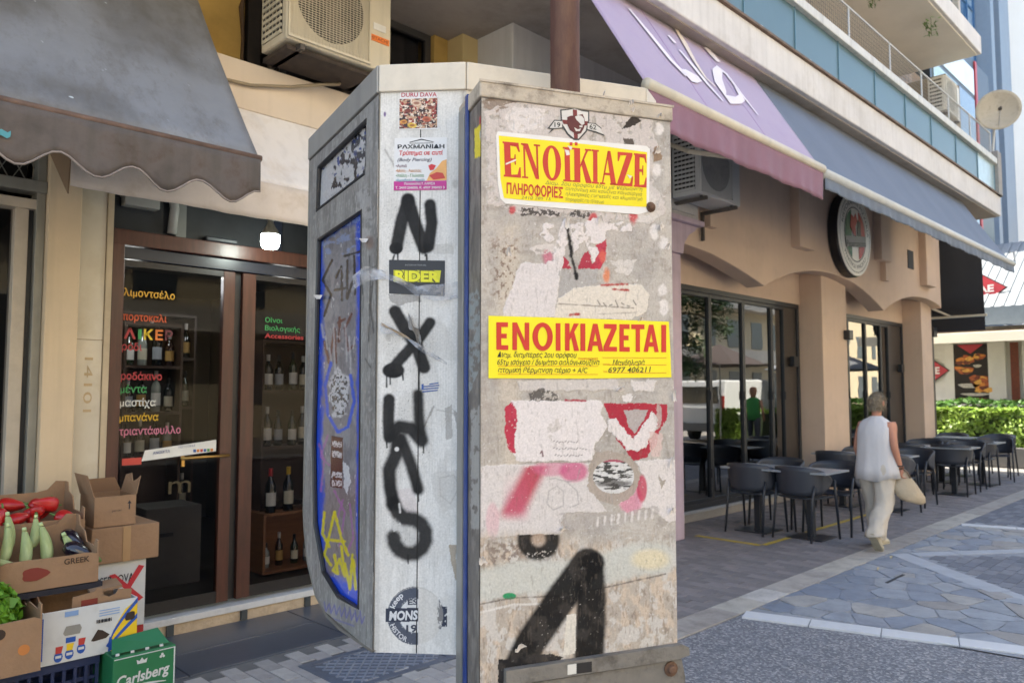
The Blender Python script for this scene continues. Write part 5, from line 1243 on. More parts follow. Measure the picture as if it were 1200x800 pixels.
for (x, y, z, rx, rz_, l) in [(1.20, 4.26, .86, 2.1, .4, 'dark eggplant lying above the zucchini'), (1.21, 4.18, .82, 2.0, .9, 'dark eggplant in the tray corner')]:
    t = thing('eggplant', l, 'eggplant', (x, y, z)); t.rotation_euler = (rx, 0, rz_)
    part('skin_body', MB().lathe((0, 0, 0), [(.003, -.09), (.025, -.085), (.038, -.06), (.04, -.03), (.033, .01), (.025, .05), (.015, .075)], 14), mat('eggplant_skin', '1f1520', .2, .2, coat=.5), t, smooth=True, local=True)
    part('cap', MB().lathe((0, 0, 0), [(.02, .06), (.017, .08), (.005, .1)], 8), MC['stalk_green'], t, local=True)
lt = thing('lettuce', 'curly bright green lettuce heads filling the lower left tray', 'lettuce', (.78, 4.0, .6))
def lf_():
    a = rnd.uniform(0, 6.28); b = math.acos(rnd.uniform(.05, 1)); k = rnd.uniform(.75, 1)
    c = Vector((.72 + .2 * k * math.cos(a) * math.sin(b), 4.0 + .17 * k * math.sin(a) * math.sin(b), .62 + .19 * k * math.cos(b))); return c, (c - Vector((.72, 4, .6))).normalized()
part('leaves', leafcloud(2600, lf_, .022, .8), leafmat('lettuce_leaf', '6fa030', .25, .35), lt, kind='stuff')
for k in range(22):
    c, nr = lf_(); u = nr.orthogonal().normalized(); w = nr.cross(u); P_ = []
    for j in range(5):
        P_.append([c + nr * (-.02 + .0) + u * (.045 * (j / 2 - 1)) + w * (.045 * (i / 4 - 1)) + nr * (.014 * math.sin(i * 2.4 + k) * (abs(j - 2) / 2 + .3)) for i in range(9)])
    part('leaf', MB().grid(P_), MC.get('lettuce_big') or MC.setdefault('lettuce_big', leafmat('lettuce_leaf_big', '6a9c35', .25, .2)), lt, smooth=True)
def carton(name, lab, x0, x1, y0, y1, z0, z1, m, flaps=None, closed=True, group=None):
    t = thing(name, lab, 'carton', ((x0 + x1) / 2, (y0 + y1) / 2, z0), group=group); th = .005
    if closed: part('body', MB().box(x0, x1, y0, y1, z0, z1), m, t, bev=.004)
    else:
        for nm, a in (('front_wall', (x0, x1, y0, y0 + th)), ('back_wall', (x0, x1, y1 - th, y1)), ('side_wall', (x0, x0 + th, y0 + th, y1 - th)), ('side_wall', (x1 - th, x1, y0 + th, y1 - th))): bxp(nm, *a, z0, z1, m, t)
        bxp('bottom', x0 + th, x1 - th, y0 + th, y1 - th, z0, z0 + .006, m, t)
    return t
whc = mat('white_carton', 'c9c9c6', .7, .04, 5, stain='a8a49b', stain_scale=7, stain_amt=.3)
sk = carton('carton', 'white carton with red cross printed over black letters under two brown cartons', 1.36, 1.665, 4.6, 4.98, .30, .665, whc)
ink = mat('ink_black', '25242a', .7)
text('lettering', 'SERKOVA', (1.425, 4.599, .55), (1, 0, .02), (0, 0, 1), .045, ink, sk, width=.175, bold=.01, off=.001)
redx = mat('red_print', 'bb2c34', .7, .1, 20)
for a in ([(1.47, .60), (1.50, .605), (1.655, .45), (1.63, .435)], [(1.50, .43), (1.53, .43), (1.655, .625), (1.625, .635)]):
    part('red_cross', MB().prism([(p[0], 4.598, p[1]) for p in a], (0, -.0006 - .0004 * (a[0][0] > 1.48), 0)), redx, sk, recalc=True)
rb = carton('carton', 'red carton mostly hidden under the white carton', 1.38, 1.67, 4.62, 4.95, .17, .295, mat('red_carton', 'a52a2e', .6))
cb1 = carton('carton', 'closed brown carton in the middle of the three carton stack', 1.37, 1.725, 4.58, 4.95, .668, .862, card)
part('shipping_label', MB().prism([(1.42, 4.62, .8632), (1.52, 4.62, .8632), (1.56, 4.70, .8632), (1.45, 4.70, .8632)], (0, 0, .0005)), mat('label_white', 'c9c7c2', .5) if 'label_white' not in MC else MC['label_white'], cb1, recalc=True)
tp = bxp('tape', 1.53, 1.57, 4.576, 4.58, .668, .862, mat('packing_tape', 'a5825a', .3), cb1)
cb2 = carton('carton', 'open brown carton with raised flaps and a black arrow on top of the stack', 1.385, 1.60, 4.60, 4.85, .866, 1.03, card, closed=False)
part('flap', MB().prism([(1.385, 4.60, 1.03), (1.385, 4.85, 1.03), (1.35, 4.84, 1.15), (1.35, 4.61, 1.15)], (-.004, 0, .001)), card, cb2, recalc=True)
part('flap', MB().prism([(1.60, 4.60, 1.03), (1.60, 4.85, 1.03), (1.625, 4.85, 1.12), (1.625, 4.76, 1.135), (1.62, 4.72, 1.09), (1.625, 4.66, 1.11), (1.625, 4.62, 1.13)], (.004, 0, .001)), card, cb2, recalc=True)
part('flap', MB().prism([(1.385, 4.85, 1.03), (1.60, 4.85, 1.03), (1.59, 4.93, 1.1), (1.39, 4.93, 1.1)], (0, .004, 0)), cardd, cb2, recalc=True)
part('arrow', MB().prism([(1.565 + a, 4.5995, .975 + b) for a, b in [(-.003, -.025), (.003, -.025), (.003, .008), (.011, .006), (0, .025), (-.011, .006), (-.003, .008)]], (0, -.0006, 0)), ink, cb2, recalc=True)
text('lettering', 'perrier', (1.475, 4.5995, .945), (1, 0, 0), (0, 0, 1), .011, ink, cb2, width=.05)
bn = carton('carton', 'white banana carton with blue and yellow stripes and a cut hand hole', .985, 1.385, 3.92, 4.26, .395, .625, whc, closed=False)
by, bz = 3.9192, 0
yel = mat('print_yellow', 'e0b91e', .6, .05); blu = mat('print_blue', '1f4fa0', .6, .05)
def bp(pts, m, k=0, nm='print'): part(nm, MB().prism([(.985 + .40 * a, by - k * .0006, .395 + .23 * b) for a, b in pts], (0, -.0005, 0)), m, bn, recalc=True)
bp([(.72, .0), (1., .12), (1., .97), (.86, .80), (.76, .50), (.70, .2)], yel, 0, 'yellow_print')
def bpb(f0, f1, k=1):
    L = []
    for i in range(9):
        u = i / 8; L.append((.70 + .30 * u, f0(u)))
    for i in range(8, -1, -1):
        u = i / 8; L.append((.70 + .30 * u, f1(u)))
    bp(L, blu, k, 'blue_stripe')
bpb(lambda u: .18 + .72 * u ** .75, lambda u: .25 + .75 * u ** .72)
bpb(lambda u: .12 + .46 * u, lambda u: .16 + .52 * u ** .9)
bpb(lambda u: .03 + .12 * u, lambda u: .08 + .17 * u)
bp([(.68, .0), (.73, .06), (.76, .02), (.77, .12), (.80, .12), (.76, .2), (.78, .27), (.73, .24), (.70, .32), (.685, .2), (.66, .14), (.69, .1)], blu, 3, 'blue_burst')
bp([(.50, .30), (.53, .28), (.66, .30), (.70, .36), (.62, .47), (.57, .5)], mat('hole_dark', '3a2c22', .9), 1, 'hand_hole')
bp([(.86, .62), (.87, .57), (.95, .57), (.97, .6), (.97, .72), (.94, .74), (.88, .72)], MC['hole_dark'], 4, 'hand_hole')
for i, (a, b) in enumerate([(.17, .12), (.28, .14), (.40, .2)]):
    bp([(a + .045 * math.cos(t), b + .1 * math.sin(t)) for t in [j * math.pi / 6 for j in range(12)]], blu, 1, 'fruit_sticker'); bp([(a - .03, b + .07), (a + .03, b + .07), (a + .045, b + .2), (a - .03, b + .2)], [mat('print_red', 'b5382f', .6), yel, MC['print_red'] if 'print_red' in MC else yel][i], 2, 'fruit_sticker_top'); bp([(a - .03, b - .02), (a + .03, b - .02), (a + .03, b + .03), (a - .03, b + .03)], whc, 3, 'fruit_sticker_band')
bp([(.22, .86), (.36, .86), (.36, .96), (.22, .96)], mat('print_pale_blue', '7f9cc4', .6), 1, 'blue_block'); bp([(.24, .36), (.34, .36), (.34, .46), (.24, .46)], blu, 1, 'blue_block')
bp([(.21, .55), (.23, .5), (.38, .5), (.40, .6), (.38, .68), (.24, .68)], mat('print_grey', '8c8880', .6), 1, 'grey_tray_print')
for i in range(14): bp([(.55 + i * .012, .62), (.556 + i * .012 + .003 * (i % 3), .62), (.556 + i * .012 + .003 * (i % 3), .69), (.55 + i * .012, .69)], ink, 1, 'barcode')
for i in range(3): bp([(.58, .75 + i * .05), (.80, .75 + i * .05), (.80, .77 + i * .05), (.58, .77 + i * .05)], MC['print_pale_blue'], 1, 'fine_print')
bp([(.0, .1), (.012, .1), (.012, .9), (.0, .9)], blu, 1, 'edge_print')
# folded brown cardboard standing inside the banana carton
ic = thing('folded_cardboard', 'torn brown cardboard inserts sticking out of the banana carton', 'cardboard', (1.18, 4.1, .45))
part('front_sheet', MB().prism([(1.10, 3.96, .45), (1.36, 3.96, .45), (1.37, 3.96, .66), (1.31, 3.96, .67), (1.30, 3.96, .65), (1.27, 3.96, .64), (1.245, 3.96, .655), (1.24, 3.96, .685), (1.215, 3.96, .69), (1.205, 3.96, .675), (1.115, 3.96, .665)], (0, .006, 0)), card, ic, recalc=True)
part('rear_sheet', MB().prism([(1.0, 4.18, .45), (1.36, 4.18, .45), (1.36, 4.18, .635), (1.27, 4.18, .64), (1.26, 4.18, .66), (1.16, 4.18, .665), (1.15, 4.18, .70), (1.12, 4.18, .715), (1.09, 4.18, .70), (1.07, 4.18, .71), (1.06, 4.18, .685), (1.0, 4.18, .685)], (0, .006, 0)), card, ic, recalc=True)
part('side_sheet', MB().prism([(1.0, 3.97, .45), (1.0, 4.17, .45), (1.0, 4.17, .69), (1.0, 4.12, .70), (1.0, 3.99, .64)], (-.006, 0, 0)), cardd, ic, recalc=True)
part('lying_sheet', MB().obox((1.2, 4.0, .655), (.14, 0, .01), (.02, .15, .005), (0, 0, .012)), card, ic)
part('printed_patch', MB().box(1.15, 1.22, 3.958, 3.9595, .61, .645), MC['ink_red'], ic)
cg = thing('beer_carton', 'green beer carton with white emblem lettering standing at the bottom of the display', 'carton', (1.39, 4.0, .12))
gc_ = mat('carton_green', '1f6b41', .5, .06, 5)
part('body', MB().box(1.245, 1.525, 3.80, 4.1, .10, .40), gc_, cg, bev=.004)
part('raised_flap', MB().prism([(1.245, 3.82, .41), (1.50, 3.82, .41), (1.475, 3.9, .468), (1.27, 3.9, .455)], (0, .004, 0)), gc_, cg, recalc=True)
for i in range(4): bxp('torn_edge', 1.26 + i * .065, 1.275 + i * .065, 3.812, 3.818, .402, .412, whc, cg)
part('white_border', MB().box(1.25, 1.522, 3.7985, 3.8, .388, .392).box(1.516, 1.5215, 3.7985, 3.8, .1, .388), whc, cg)
text('lettering', 'Carlsberg', (1.262, 3.7988, .265), (1, 0, .06), (0, 0, 1), .048, whc, cg, width=.235, bold=.025, shear=.15)
part('crown_emblem', MB().prism([(1.37 + a, 3.7985, .35 + b) for a, b in [(-.02, 0), (.02, 0), (.024, .02), (.01, .012), (0, .026), (-.01, .012), (-.024, .02)]], (0, -.0006, 0)), whc, cg, recalc=True)
part('swash', MB().grid([[(1.262 + .22 * u, 3.7982, .245 + .014 * math.sin(u * 3.1) - k * (.008 * math.sin(u * 3.1) + .003)) for u in [i / 12 for i in range(13)]] for k in (0, 1)]), whc, cg)
for (px_, pz_) in ((1.455, .36), (1.468, .36), (1.4615, .37)): part('leaf_emblem', MB().lathe((px_, 3.7985, pz_), [(.006, 0), (.006, -.0006)], 8, 'y'), whc, cg)
def plcrate(lab, x0, x1, y0, y1, z0, z1):
    t = thing('plastic_crate', lab, 'crate', ((x0 + x1) / 2, (y0 + y1) / 2, z0), group='dark blue plastic crates under the produce'); m = mat('navy_plastic', '1f2a4c', .45, .08, 6)
    fr = MB()
    for za, zb in ((z0, z0 + .03), (z1 - .035, z1)): fr.box(x0, x1, y0, y0 + .012, za, zb).box(x0, x0 + .012, y0 + .012, y1 - .012, za, zb).box(x1 - .012, x1, y0 + .012, y1 - .012, za, zb).box(x0, x1, y1 - .012, y1, za, zb)
    part('frame', fr, m, t, bev=.002)
    n = 9
    for i in range(n + 1):
        xx = x0 + .002 + (x1 - x0 - .02) * i / n; bxp('slat', xx, xx + .014, y0 + .001, y0 + .011, z0 + .03, z1 - .035, m, t); 
    for i in range(6):
        yy = y0 + .02 + (y1 - y0 - .06) * i / 5; bxp('slat', x1 - .011, x1 - .001, yy, yy + .014, z0 + .03, z1 - .035, m, t)
    bxp('cross_rail', x0, x1, y0 + .0125, y0 + .02, (z0 + z1) / 2 - .008, (z0 + z1) / 2 + .008, m, t)
    bxp('bottom', x0 + .012, x1 - .012, y0 + .03, y1 - .012, z0 + .005, z0 + .012, m, t)
plcrate('dark blue plastic crate directly under the banana carton', .80, 1.23, 3.93, 4.33, .20, .39); plcrate('dark blue plastic crate at the bottom left', .34, .79, 3.84, 4.26, .20, .41)
plcrate('dark blue plastic crate on the ground below the others', .5, 1.0, 3.90, 4.3, .004, .19)
bxp_ = thing('display_stand', 'dark stand carrying the produce trays', 'stand', (.9, 4.5, 0)); dsm = mat('stand_dark', '24222a', .8)
bxp('top_board', .5, 1.27, 4.06, 4.44, .67, .695, dsm, bxp_); bxp('top_board', .5, 1.3, 4.46, 4.84, .83, .855, dsm, bxp_)
for x in (.52, 1.2): bxp('leg', x, x + .05, 4.38, 4.43, 0, .67, dsm, bxp_); bxp('leg', x, x + .05, 4.78, 4.83, 0, .83, dsm, bxp_)
bxp('back_board', .5, 1.25, 4.445, 4.455, .2, .83, dsm, bxp_)
plcrate('dark blue plastic crate holding up the carton stack', 1.34, 1.70, 4.62, 5.0, .006, .165)

# ================================================================== UTILITY CABINET WITH RENTAL POSTERS (nearest object)
PA = R(-25.9); PX = Vector((math.cos(PA), math.sin(PA), 0)); PY = Vector((-math.sin(PA), math.cos(PA), 0)); UZ = Vector((0, 0, 1))
C1 = Vector((1.2884, 1.3987, 0)); PWD, PDP, PHT = .544, .19, 2.39
ped = thing('utility_cabinet', 'tall weathered metal cabinet covered in torn posters graffiti and two yellow rental notices', 'utility cabinet', C1, PA)
steel = mat('grimy_steel', '6f6a64', .55, .2, 6, .15, 60, metal=.3, stain='3d3833', stain_scale=4, stain_amt=.6, streak=.4)
part('body', MB().box(.002, PWD - .002, .003, PDP, 0, PHT - .045), steel, ped, local=True, bev=.003)
capm_ = mat('cap_metal', 'b3a695', .6, .15, 8, .2, 60, stain='4d4239', stain_scale=14, stain_amt=.7)
part('cap', MB().box(-.006, PWD + .006, -.008, PDP + .006, PHT - .044, PHT), capm_, ped, local=True, bev=.004)
part('cap_lip', MB().box(-.008, PWD + .008, -.0105, -.0082, PHT - .006, PHT), capm_, ped, local=True)
def inpoly(U, V, pts):
    ins = np.zeros(U.shape, bool); n = len(pts); j = n - 1
    for i in range(n):
        (xi, yi), (xj, yj) = pts[i], pts[j]
        if yi != yj: ins ^= ((yi > V) != (yj > V)) & (U < (xj - xi) * (V - yi) / (yj - yi) + xi)
        j = i
    return ins
def face_paint(P, U, V):
    X, Y = P.X, P.Y
    big = fbm(X / 28, Y / 40, 1); mid = fbm(X / 7, Y / 9, 2); fine = fbm(X / 1.8, Y / 3.2, 4, 3)
    P.fill('a59e97')
    P.mix(sstep(.42, .62, big) * .7, 'b9b0a6'); P.mix(sstep(.52, .7, mid) * .4, '8a7f74'); P.mix(sstep(.45, .6, fbm(X / 16, Y / 5, 7)) * .35, 'b9b0a6')
    # left lighter scoured strip
    P.mix(sstep(22, 4, np.abs(X - 597)) * sstep(250, 275, Y) * sstep(640, 600, Y) * .55, 'cabba8')
    P.mix(sstep(.56, .66, fbm(X / 2.6, Y / 3.6, 11)) * sstep(24, 8, np.abs(X - 592)) * sstep(270, 285, Y) * sstep(362, 340, Y) * .8, '6f5647')
    # cap area grime
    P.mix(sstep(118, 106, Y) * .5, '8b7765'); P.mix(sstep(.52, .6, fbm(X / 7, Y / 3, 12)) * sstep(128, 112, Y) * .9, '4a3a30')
    P.poly([(566, 118), (585, 112), (612, 112), (640, 116), (606, 122), (585, 132), (568, 128)], '7a6250', 3, 5, .6, seed=21)
    # upper torn white paper
    P.poly([(566, 132), (590, 122), (640, 118), (700, 126), (766, 134), (762, 150), (772, 170), (764, 184), (766, 220), (780, 232), (780, 250), (760, 262), (600, 250), (572, 238), (570, 165)], 'c3b8b2', 4, 7, .85, h=1, seed=22, hole=.36)
    P.poly([(590, 138), (600, 125), (640, 128), (636, 150), (600, 158)], 'd2c9c4', 3, 6, .8, seed=23)
    P.poly([(728, 152), (742, 134), (752, 142), (738, 149)], '3a332e', 2, 4, 1, seed=24); P.poly([(730, 162), (742, 163), (743, 171), (731, 170)], '5a5049', 1, 3, 1, seed=25)
    P.ell(753, 243, 20, 22, 'd0c8c0', .6, .3, .6)
    # scraps below the upper poster
    P.poly([(604, 243), (622, 244), (640, 246), (655, 248), (656, 254), (640, 252), (612, 252)], '3a3432', 3, 4, .9, seed=26, hole=.45, holesc=3)
    P.poly([(670, 246), (692, 248), (690, 256), (668, 254)], '45403d', 3, 3, .9, seed=27, hole=.45, holesc=3)
    for a in ((600, 246, 4, 5), (695, 256, 5, 6), (742, 254, 5, 8)): P.ell(*a, 'b8343a', .85, .4, .8)
    P.poly([(566, 258), (640, 262), (700, 258), (772, 262), (775, 290), (700, 300), (640, 296), (570, 285)], 'b6aca4', 5, 8, .5, seed=28, hole=.45)
    for k, q in enumerate([[(636, 262), (648, 262), (648, 282), (640, 284), (634, 276)], [(660, 256), (668, 256), (662, 300), (650, 318), (648, 300)], [(688, 258), (702, 256), (712, 262), (708, 290), (698, 312), (690, 296), (684, 278)], [(700, 262), (738, 262), (740, 272), (712, 270)], [(668, 262), (684, 262), (684, 284), (672, 296)]]):
        P.poly(q, 'd4cac6', 3, 5, .95, h=1, seed=30 + k, hole=.3)
    P.poly([(655, 315), (658, 298), (664, 304), (670, 315)], 'a3283e', 1.5, 3, .95, seed=40); P.poly([(677, 315), (684, 296), (690, 294), (696, 315)], 'a3283e', 1.5, 3, .95, seed=41)
    P.poly([(692, 315), (702, 295), (698, 288), (711, 280), (710, 300), (704, 315)], 'b02b42', 1.5, 3, .95, seed=42); P.ell(642, 302, 6, 8, 'c05a76', .7, .5, .8); P.ell(711, 322, 4, 8, 'd97a4a', .8, .4, .6); P.ell(706, 300, 4, 7, 'd8705a', .6, .4, .6)
    # big torn sheet above the middle poster
    P.poly([(590, 362), (600, 338), (604, 322), (612, 308), (640, 310), (652, 302), (662, 290), (658, 318), (654, 345), (650, 372), (592, 372)], 'cfc6c3', 2.5, 6, .95, h=1, seed=45)
    P.poly([(620, 290), (650, 284), (655, 292), (640, 299), (626, 296)], 'cdc3bd', 3, 5, .8, seed=46, hole=.4)
    P.poly([(655, 318), (700, 316), (700, 330), (668, 345), (655, 350)], 'a5a09c', 3, 5, .8, seed=47)
    P.poly([(654, 350), (672, 338), (720, 332), (752, 334), (760, 345), (757, 366), (740, 374), (650, 374)], 'd3c8ba', 2, 6, .95, h=.7, seed=48)
    P.poly([(714, 306), (746, 304), (738, 322), (722, 318)], 'ccc4bd', 3, 5, .8, seed=49, hole=.35)
    for a, b, c_, d_ in ((705, 334, 735, 333), (718, 339, 736, 340), (668, 369, 678, 368)): P.stroke([(a, b), (c_, d_)], 1.1, 'a33a36', 1, 3)
    P.stroke([(655, 356), (742, 361)], .6, '5a4d44', .8, 1.5, .7); P.stroke([(702, 368), (746, 366)], .5, '5a4d44', .8, 1.5, .5)
    for k in range(7): P.stroke([(700 + k * 7, 352 + (k % 3) * 3), (703 + k * 7, 357 + (k % 2) * 2)], .6, '3c3632', .7, .5, .8)
    P.stroke([(664, 267), (668, 284), (670, 302), (676, 326)], 1.9, '1f1d1e', 1.2, 3.5)
    # right edge flakes
    for k, (a, b) in enumerate([(766, 272), (778, 285), (776, 340), (778, 360), (770, 200), (772, 150)]): P.ell(a, b, 5, 8, 'd8d0ca', .9, .3, 1.2, seed=60 + k)
    P.poly([(765, 172), (773, 170), (776, 186), (766, 190)], '8c7158', 2, 3, .9, seed=66)
    # band between posters and below
    P.poly([(606, 446), (724, 444), (724, 457), (610, 458)], 'c6bdb6', 2, 5, .85, h=1, seed=70); P.poly([(738, 446), (770, 446), (764, 458), (742, 458)], 'cfc6c0', 3, 5, .9, h=1, seed=71)
    P.poly([(618, 460), (638, 454), (652, 462), (656, 470), (622, 470)], '3c3734', 4, 5, .8, seed=72, hole=.4, holesc=3)
    P.poly([(728, 464), (742, 460), (740, 470), (730, 470)], 'd8d0cb', 3, 3, .9, seed=73)
    P.poly([(560, 470), (594, 470), (592, 544), (560, 546)], 'a89e94', 2, 6, .5, seed=74)
    P.poly([(599, 469), (706, 469), (704, 485), (712, 500), (698, 520), (694, 540), (606, 541), (600, 528), (604, 505), (600, 488)], 'd6cdca', 2.2, 5, .97, h=1, seed=75)
    P.poly([(592, 478), (600, 470), (604, 478), (606, 492), (602, 508), (604, 530), (598, 530), (592, 512)], 'b02440', 2, 4, .95, seed=76, hole=.28, holesc=3)
    P.poly([(640, 500), (652, 490), (664, 488), (658, 500), (648, 508), (646, 520)], 'b3a89e', 2.5, 3, .5, seed=77, hole=.45, holesc=4)
    P.stroke([(663, 469), (686, 469.5)], 1.1, '9c2436', .8, 2)
    for j, (y, x0, x1) in enumerate(((517, 648, 680), (525, 648, 690), (533, 650, 684))):
        for k in range(int((x1 - x0) / 3.4)): P.stroke([(x0 + k * 3.4, y + (k * 7 % 3) * .7), (x0 + k * 3.4 + 1.8, y - 1 + (k * 5 % 4) * .7)], .45, '55504e', .6, .4, .8)
    P.stroke([(633, 531), (635, 528), (636, 534)], .8, '5c2c34', .8, 1)
    # red V mark with torn white shreds
    V_ = [(707, 472), (781, 473), (782, 488), (772, 506), (770, 520), (757, 536), (742, 540), (735, 530), (722, 515), (716, 496)]
    P.poly(V_, 'a32437', 1.5, 4, .97, seed=80); P.poly([(731, 480), (760, 480), (752, 496), (744, 508), (737, 500)], 'aaa29d', 1.5, 4, .95, seed=81)
    P.poly([(711, 492), (722, 490), (728, 500), (736, 508), (742, 514), (748, 505), (758, 492), (764, 482), (769, 486), (770, 502), (762, 514), (757, 524), (745, 528), (734, 526), (726, 514), (714, 506)], 'd5ccc8', 3, 4, .97, h=1, seed=82)
    P.poly([(771, 473), (776, 480), (774, 500), (768, 506), (768, 488)], 'b3aaa2', 2, 3, .7, seed=83, hole=.4)
    P.poly([(760, 505), (776, 508), (774, 535), (762, 534)], 'cbb0a8', 3, 5, .8, seed=84)
    # lower sheets
    P.poly([(560, 546), (600, 544), (692, 542), (690, 560), (700, 585), (712, 600), (690, 600), (664, 600), (658, 612), (660, 624), (600, 628), (560, 630)], 'cbc3bf', 2, 6, .93, h=1, seed=88)
    P.poly([(745, 540), (793, 538), (795, 608), (784, 613), (772, 603), (760, 594), (748, 596), (748, 570), (754, 556)], 'd0c7c2', 2.5, 6, .95, h=1, seed=89)
    a = sstep(9, -6, np.abs((X - 615) + (Y - 572) * .52) - 12) * sstep(543, 548, Y) * sstep(612, 596, Y); P.mix(a * .9, 'ab2842')
    P.mix(sstep(12, 0, np.abs(X - 605) - 8) * sstep(545, 600, Y) * sstep(615, 600, Y) * .35, 'c56a82')
    P.mix(sstep(1.2, .7, np.hypot((X - 645) / 22, (Y - 549) / 9)) * (Y > 542) * .6, 'c46a86'); P.mix(sstep(1.15, .7, np.hypot((X - 672) / 18, (Y - 552) / 13)) * (Y > 542) * .8, 'be4f78')
    P.mix(sstep(1.15, .8, np.hypot((X - 739) / 14, (Y - 585) / 18)) * .75, 'cf8298'); P.mix(sstep(1.15, .8, np.hypot((X - 752) / 6, (Y - 572) / 16)) * .85, 'b3304c')
    P.mix(sstep(1.15, .8, np.hypot((X - 577) / 8, (Y - 610) / 22)) * .45, 'cf96a0')
    P.poly([(690, 545), (698, 530), (714, 528), (735, 532), (748, 545), (750, 562), (742, 580), (722, 592), (700, 586), (688, 570)], 'a3968a', 2.5, 5, .95, seed=90)
    d = np.hypot((X - 719) / 24, (Y - 558) / 20); P.mix((d < 1) * (Y > 541) * 1., 'c9c6c3'); P.mix((d < 1) * (Y > 541) * sstep(.5, .56, fbm(X / 9, Y / 2.2, 93)) * .95, '33322f'); P.mix((d < 1) * (Y < 541) * .9, 'a3445c')
    P.ell(719, 566, 21, 4, '4a4643', .8, .3, .6)
    P.stroke([(716, 578), (718, 590)], .6, '9a928c', .6)
    P.poly([(771, 556), (776, 562), (780, 562), (775, 573)], '9c9183', 1, 3, .9, seed=95)
    for q in ([(642, 561), (650, 560), (664, 564), (676, 562), (679, 550)], [(641, 590), (643, 575), (652, 569), (660, 575), (660, 592), (648, 597), (641, 590)], [(665, 565), (676, 575), (678, 590), (668, 594)]): P.stroke(q, .7, '8f8b88', .8, 1, .6)
    P.poly([(655, 600), (700, 602), (740, 598), (770, 592), (775, 600), (745, 610), (720, 618), (660, 622)], 'a8a09a', 4, 5, .7, seed=96, hole=.35)
    for k in range(9): P.stroke([(700 + k * 8, 616 - k * 1.2), (701 + k * 8, 606 - k * 1.2)], 1.2, 'd5cec9', 1, 2, .8)
    # lower bare area: flaking peach and brown
    lo_ = sstep(618, 640, Y + (big - .5) * 30)
    P.mix(lo_ * .85, 'aca093'); P.mix(lo_ * sstep(.44, .66, fbm(X / 5.5, Y / 13, 101)) * .55, 'cdb7a1'); P.mix(lo_ * sstep(.52, .62, fbm(X / 12, Y / 14, 102)) * .8, 'c3bdb6'); P.mix(lo_ * sstep(.64, .74, fbm(X / 2.6, Y / 9, 103)) * .55, '7a6858')
    P.mix(sstep(35, 10, np.abs(X - 592)) * sstep(628, 640, Y) * sstep(680, 660, Y) * sstep(.48, .56, fbm(X / 3, Y / 3, 104)) * .8, '7a6a60')
    P.mix(sstep(20, 6, np.hypot((X - 735) / 1.6, Y - 622)) * sstep(.45, .6, fbm(X / 8, Y / 3, 108)) * .8, 'b9b3ab')
    P.mix(((X > 558) & (X < 562)) * 1., '8a8178')
    # sprayed black ring under the sheet
    rr = np.hypot(X - 631, Y - 632); P.mix(sstep(28, 22, rr) * sstep(4, 10, rr) * (Y > 626) * .96, '0f0e0f'); P.mix(sstep(12, 4, np.hypot(X - 631, Y - 631)) * (Y > 625) * .8, 'a38a74')
    P.mix(sstep(.6, .66, fbm(X / 3, Y / 2, 111)) * (Y > 645) * sstep(30, 20, rr) * .9, 'b9b0a8')
    # pale sprayed stripe
    P.stroke([(566, 685), (610, 676), (660, 676), (700, 668), (745, 655), (772, 654)], 19, 'bdbcb4', 5, 5, .88, seed=112); P.mix(sstep(1.2, .6, np.hypot((X - 762) / 24, (Y - 655) / 13)) * .8, 'd3c4a2')
    P.mix(sstep(1.1, .9, np.hypot((X - 597) / 8, (Y - 698) / 4)) * 1., '2f8a5c')
    P.stroke([(560, 708), (600, 700), (650, 698), (700, 690), (780, 672)], .8, '5d554e', .8, 2, .8)
    P.stroke([(560, 718), (600, 708), (640, 707)], 1.1, 'd5d0ca', 1, 2, .8)
    # big black sprayed arrow
    P.stroke([(688, 660), (658, 700), (622, 752), (610, 778)], 18, '0f0e0f', 3.2, 1.2, .98, seed=120); P.stroke([(690, 662), (693, 700), (691, 760), (688, 800)], 17.5, '0f0e0f', 3.2, 1.2, .98, seed=121)
    P.poly([(590, 778), (600, 770), (640, 765), (660, 770), (640, 785), (590, 792)], '201e1f', 2, 5, .96, seed=122); P.ell(690, 658, 18, 14, '0f0e0f', 1, .2, .2); P.poly([(584, 772), (596, 772), (590, 800), (584, 800)], '201e1f', 1, 4, 1, seed=123)
    P.poly([(664, 720), (675, 718), (674, 765), (660, 768)], 'cfc7ba', .8, 4, 1, seed=124)
    P.mix(sstep(.80, .84, fbm(X / 2.5, Y / 1.8, 126)) * sstep(60, 30, np.hypot(X - 660, (Y - 725))) * .8, 'bdb6ae'); P.mix(sstep(.5, .7, fbm(X / 12, Y / 14, 127)) * (P.C[..., 0] < .05) * .25, '5a534d')
    # drips, scratches, chips over everything
    P.mix(sstep(.68, .75, fbm(X / 1.6, Y / 9, 130, 3)) * .25, '6a5f55'); P.mix(sstep(.80, .84, fbm(X / 3, Y / 3, 131, 3)) * .5 * (1 - .8 * (P.C[..., 0] < .05)), 'e0dad4')
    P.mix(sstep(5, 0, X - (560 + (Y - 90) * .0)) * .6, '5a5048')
    P.H = P.H + fine * .5
w0 = PX; fo = C1 + Vector((0, 0, .84)) - PY * .0015
facem = attr_mat('cabinet_face_paint', .7, .35, 220, spec=.2)
fpan = painted('poster_face', tuple(fo), tuple(PX), (0, 0, 1), PWD, PHT - .045 - .84, .00185, facem, ped, face_paint, relief=.0012, label='front face layered with torn white red and black poster scraps')
def low_paint(P, U, V):
    P.fill('a39283'); P.mix(sstep(.45, .6, fbm(U * 60, V * 30, 3)) * .7, 'bfa58c'); P.mix(sstep(.55, .65, fbm(U * 90, V * 90, 5)) * .6, '6e5c4d'); P.mix(sstep(.09, .06, np.abs(U - .33)) * .95, '0f0e0f')
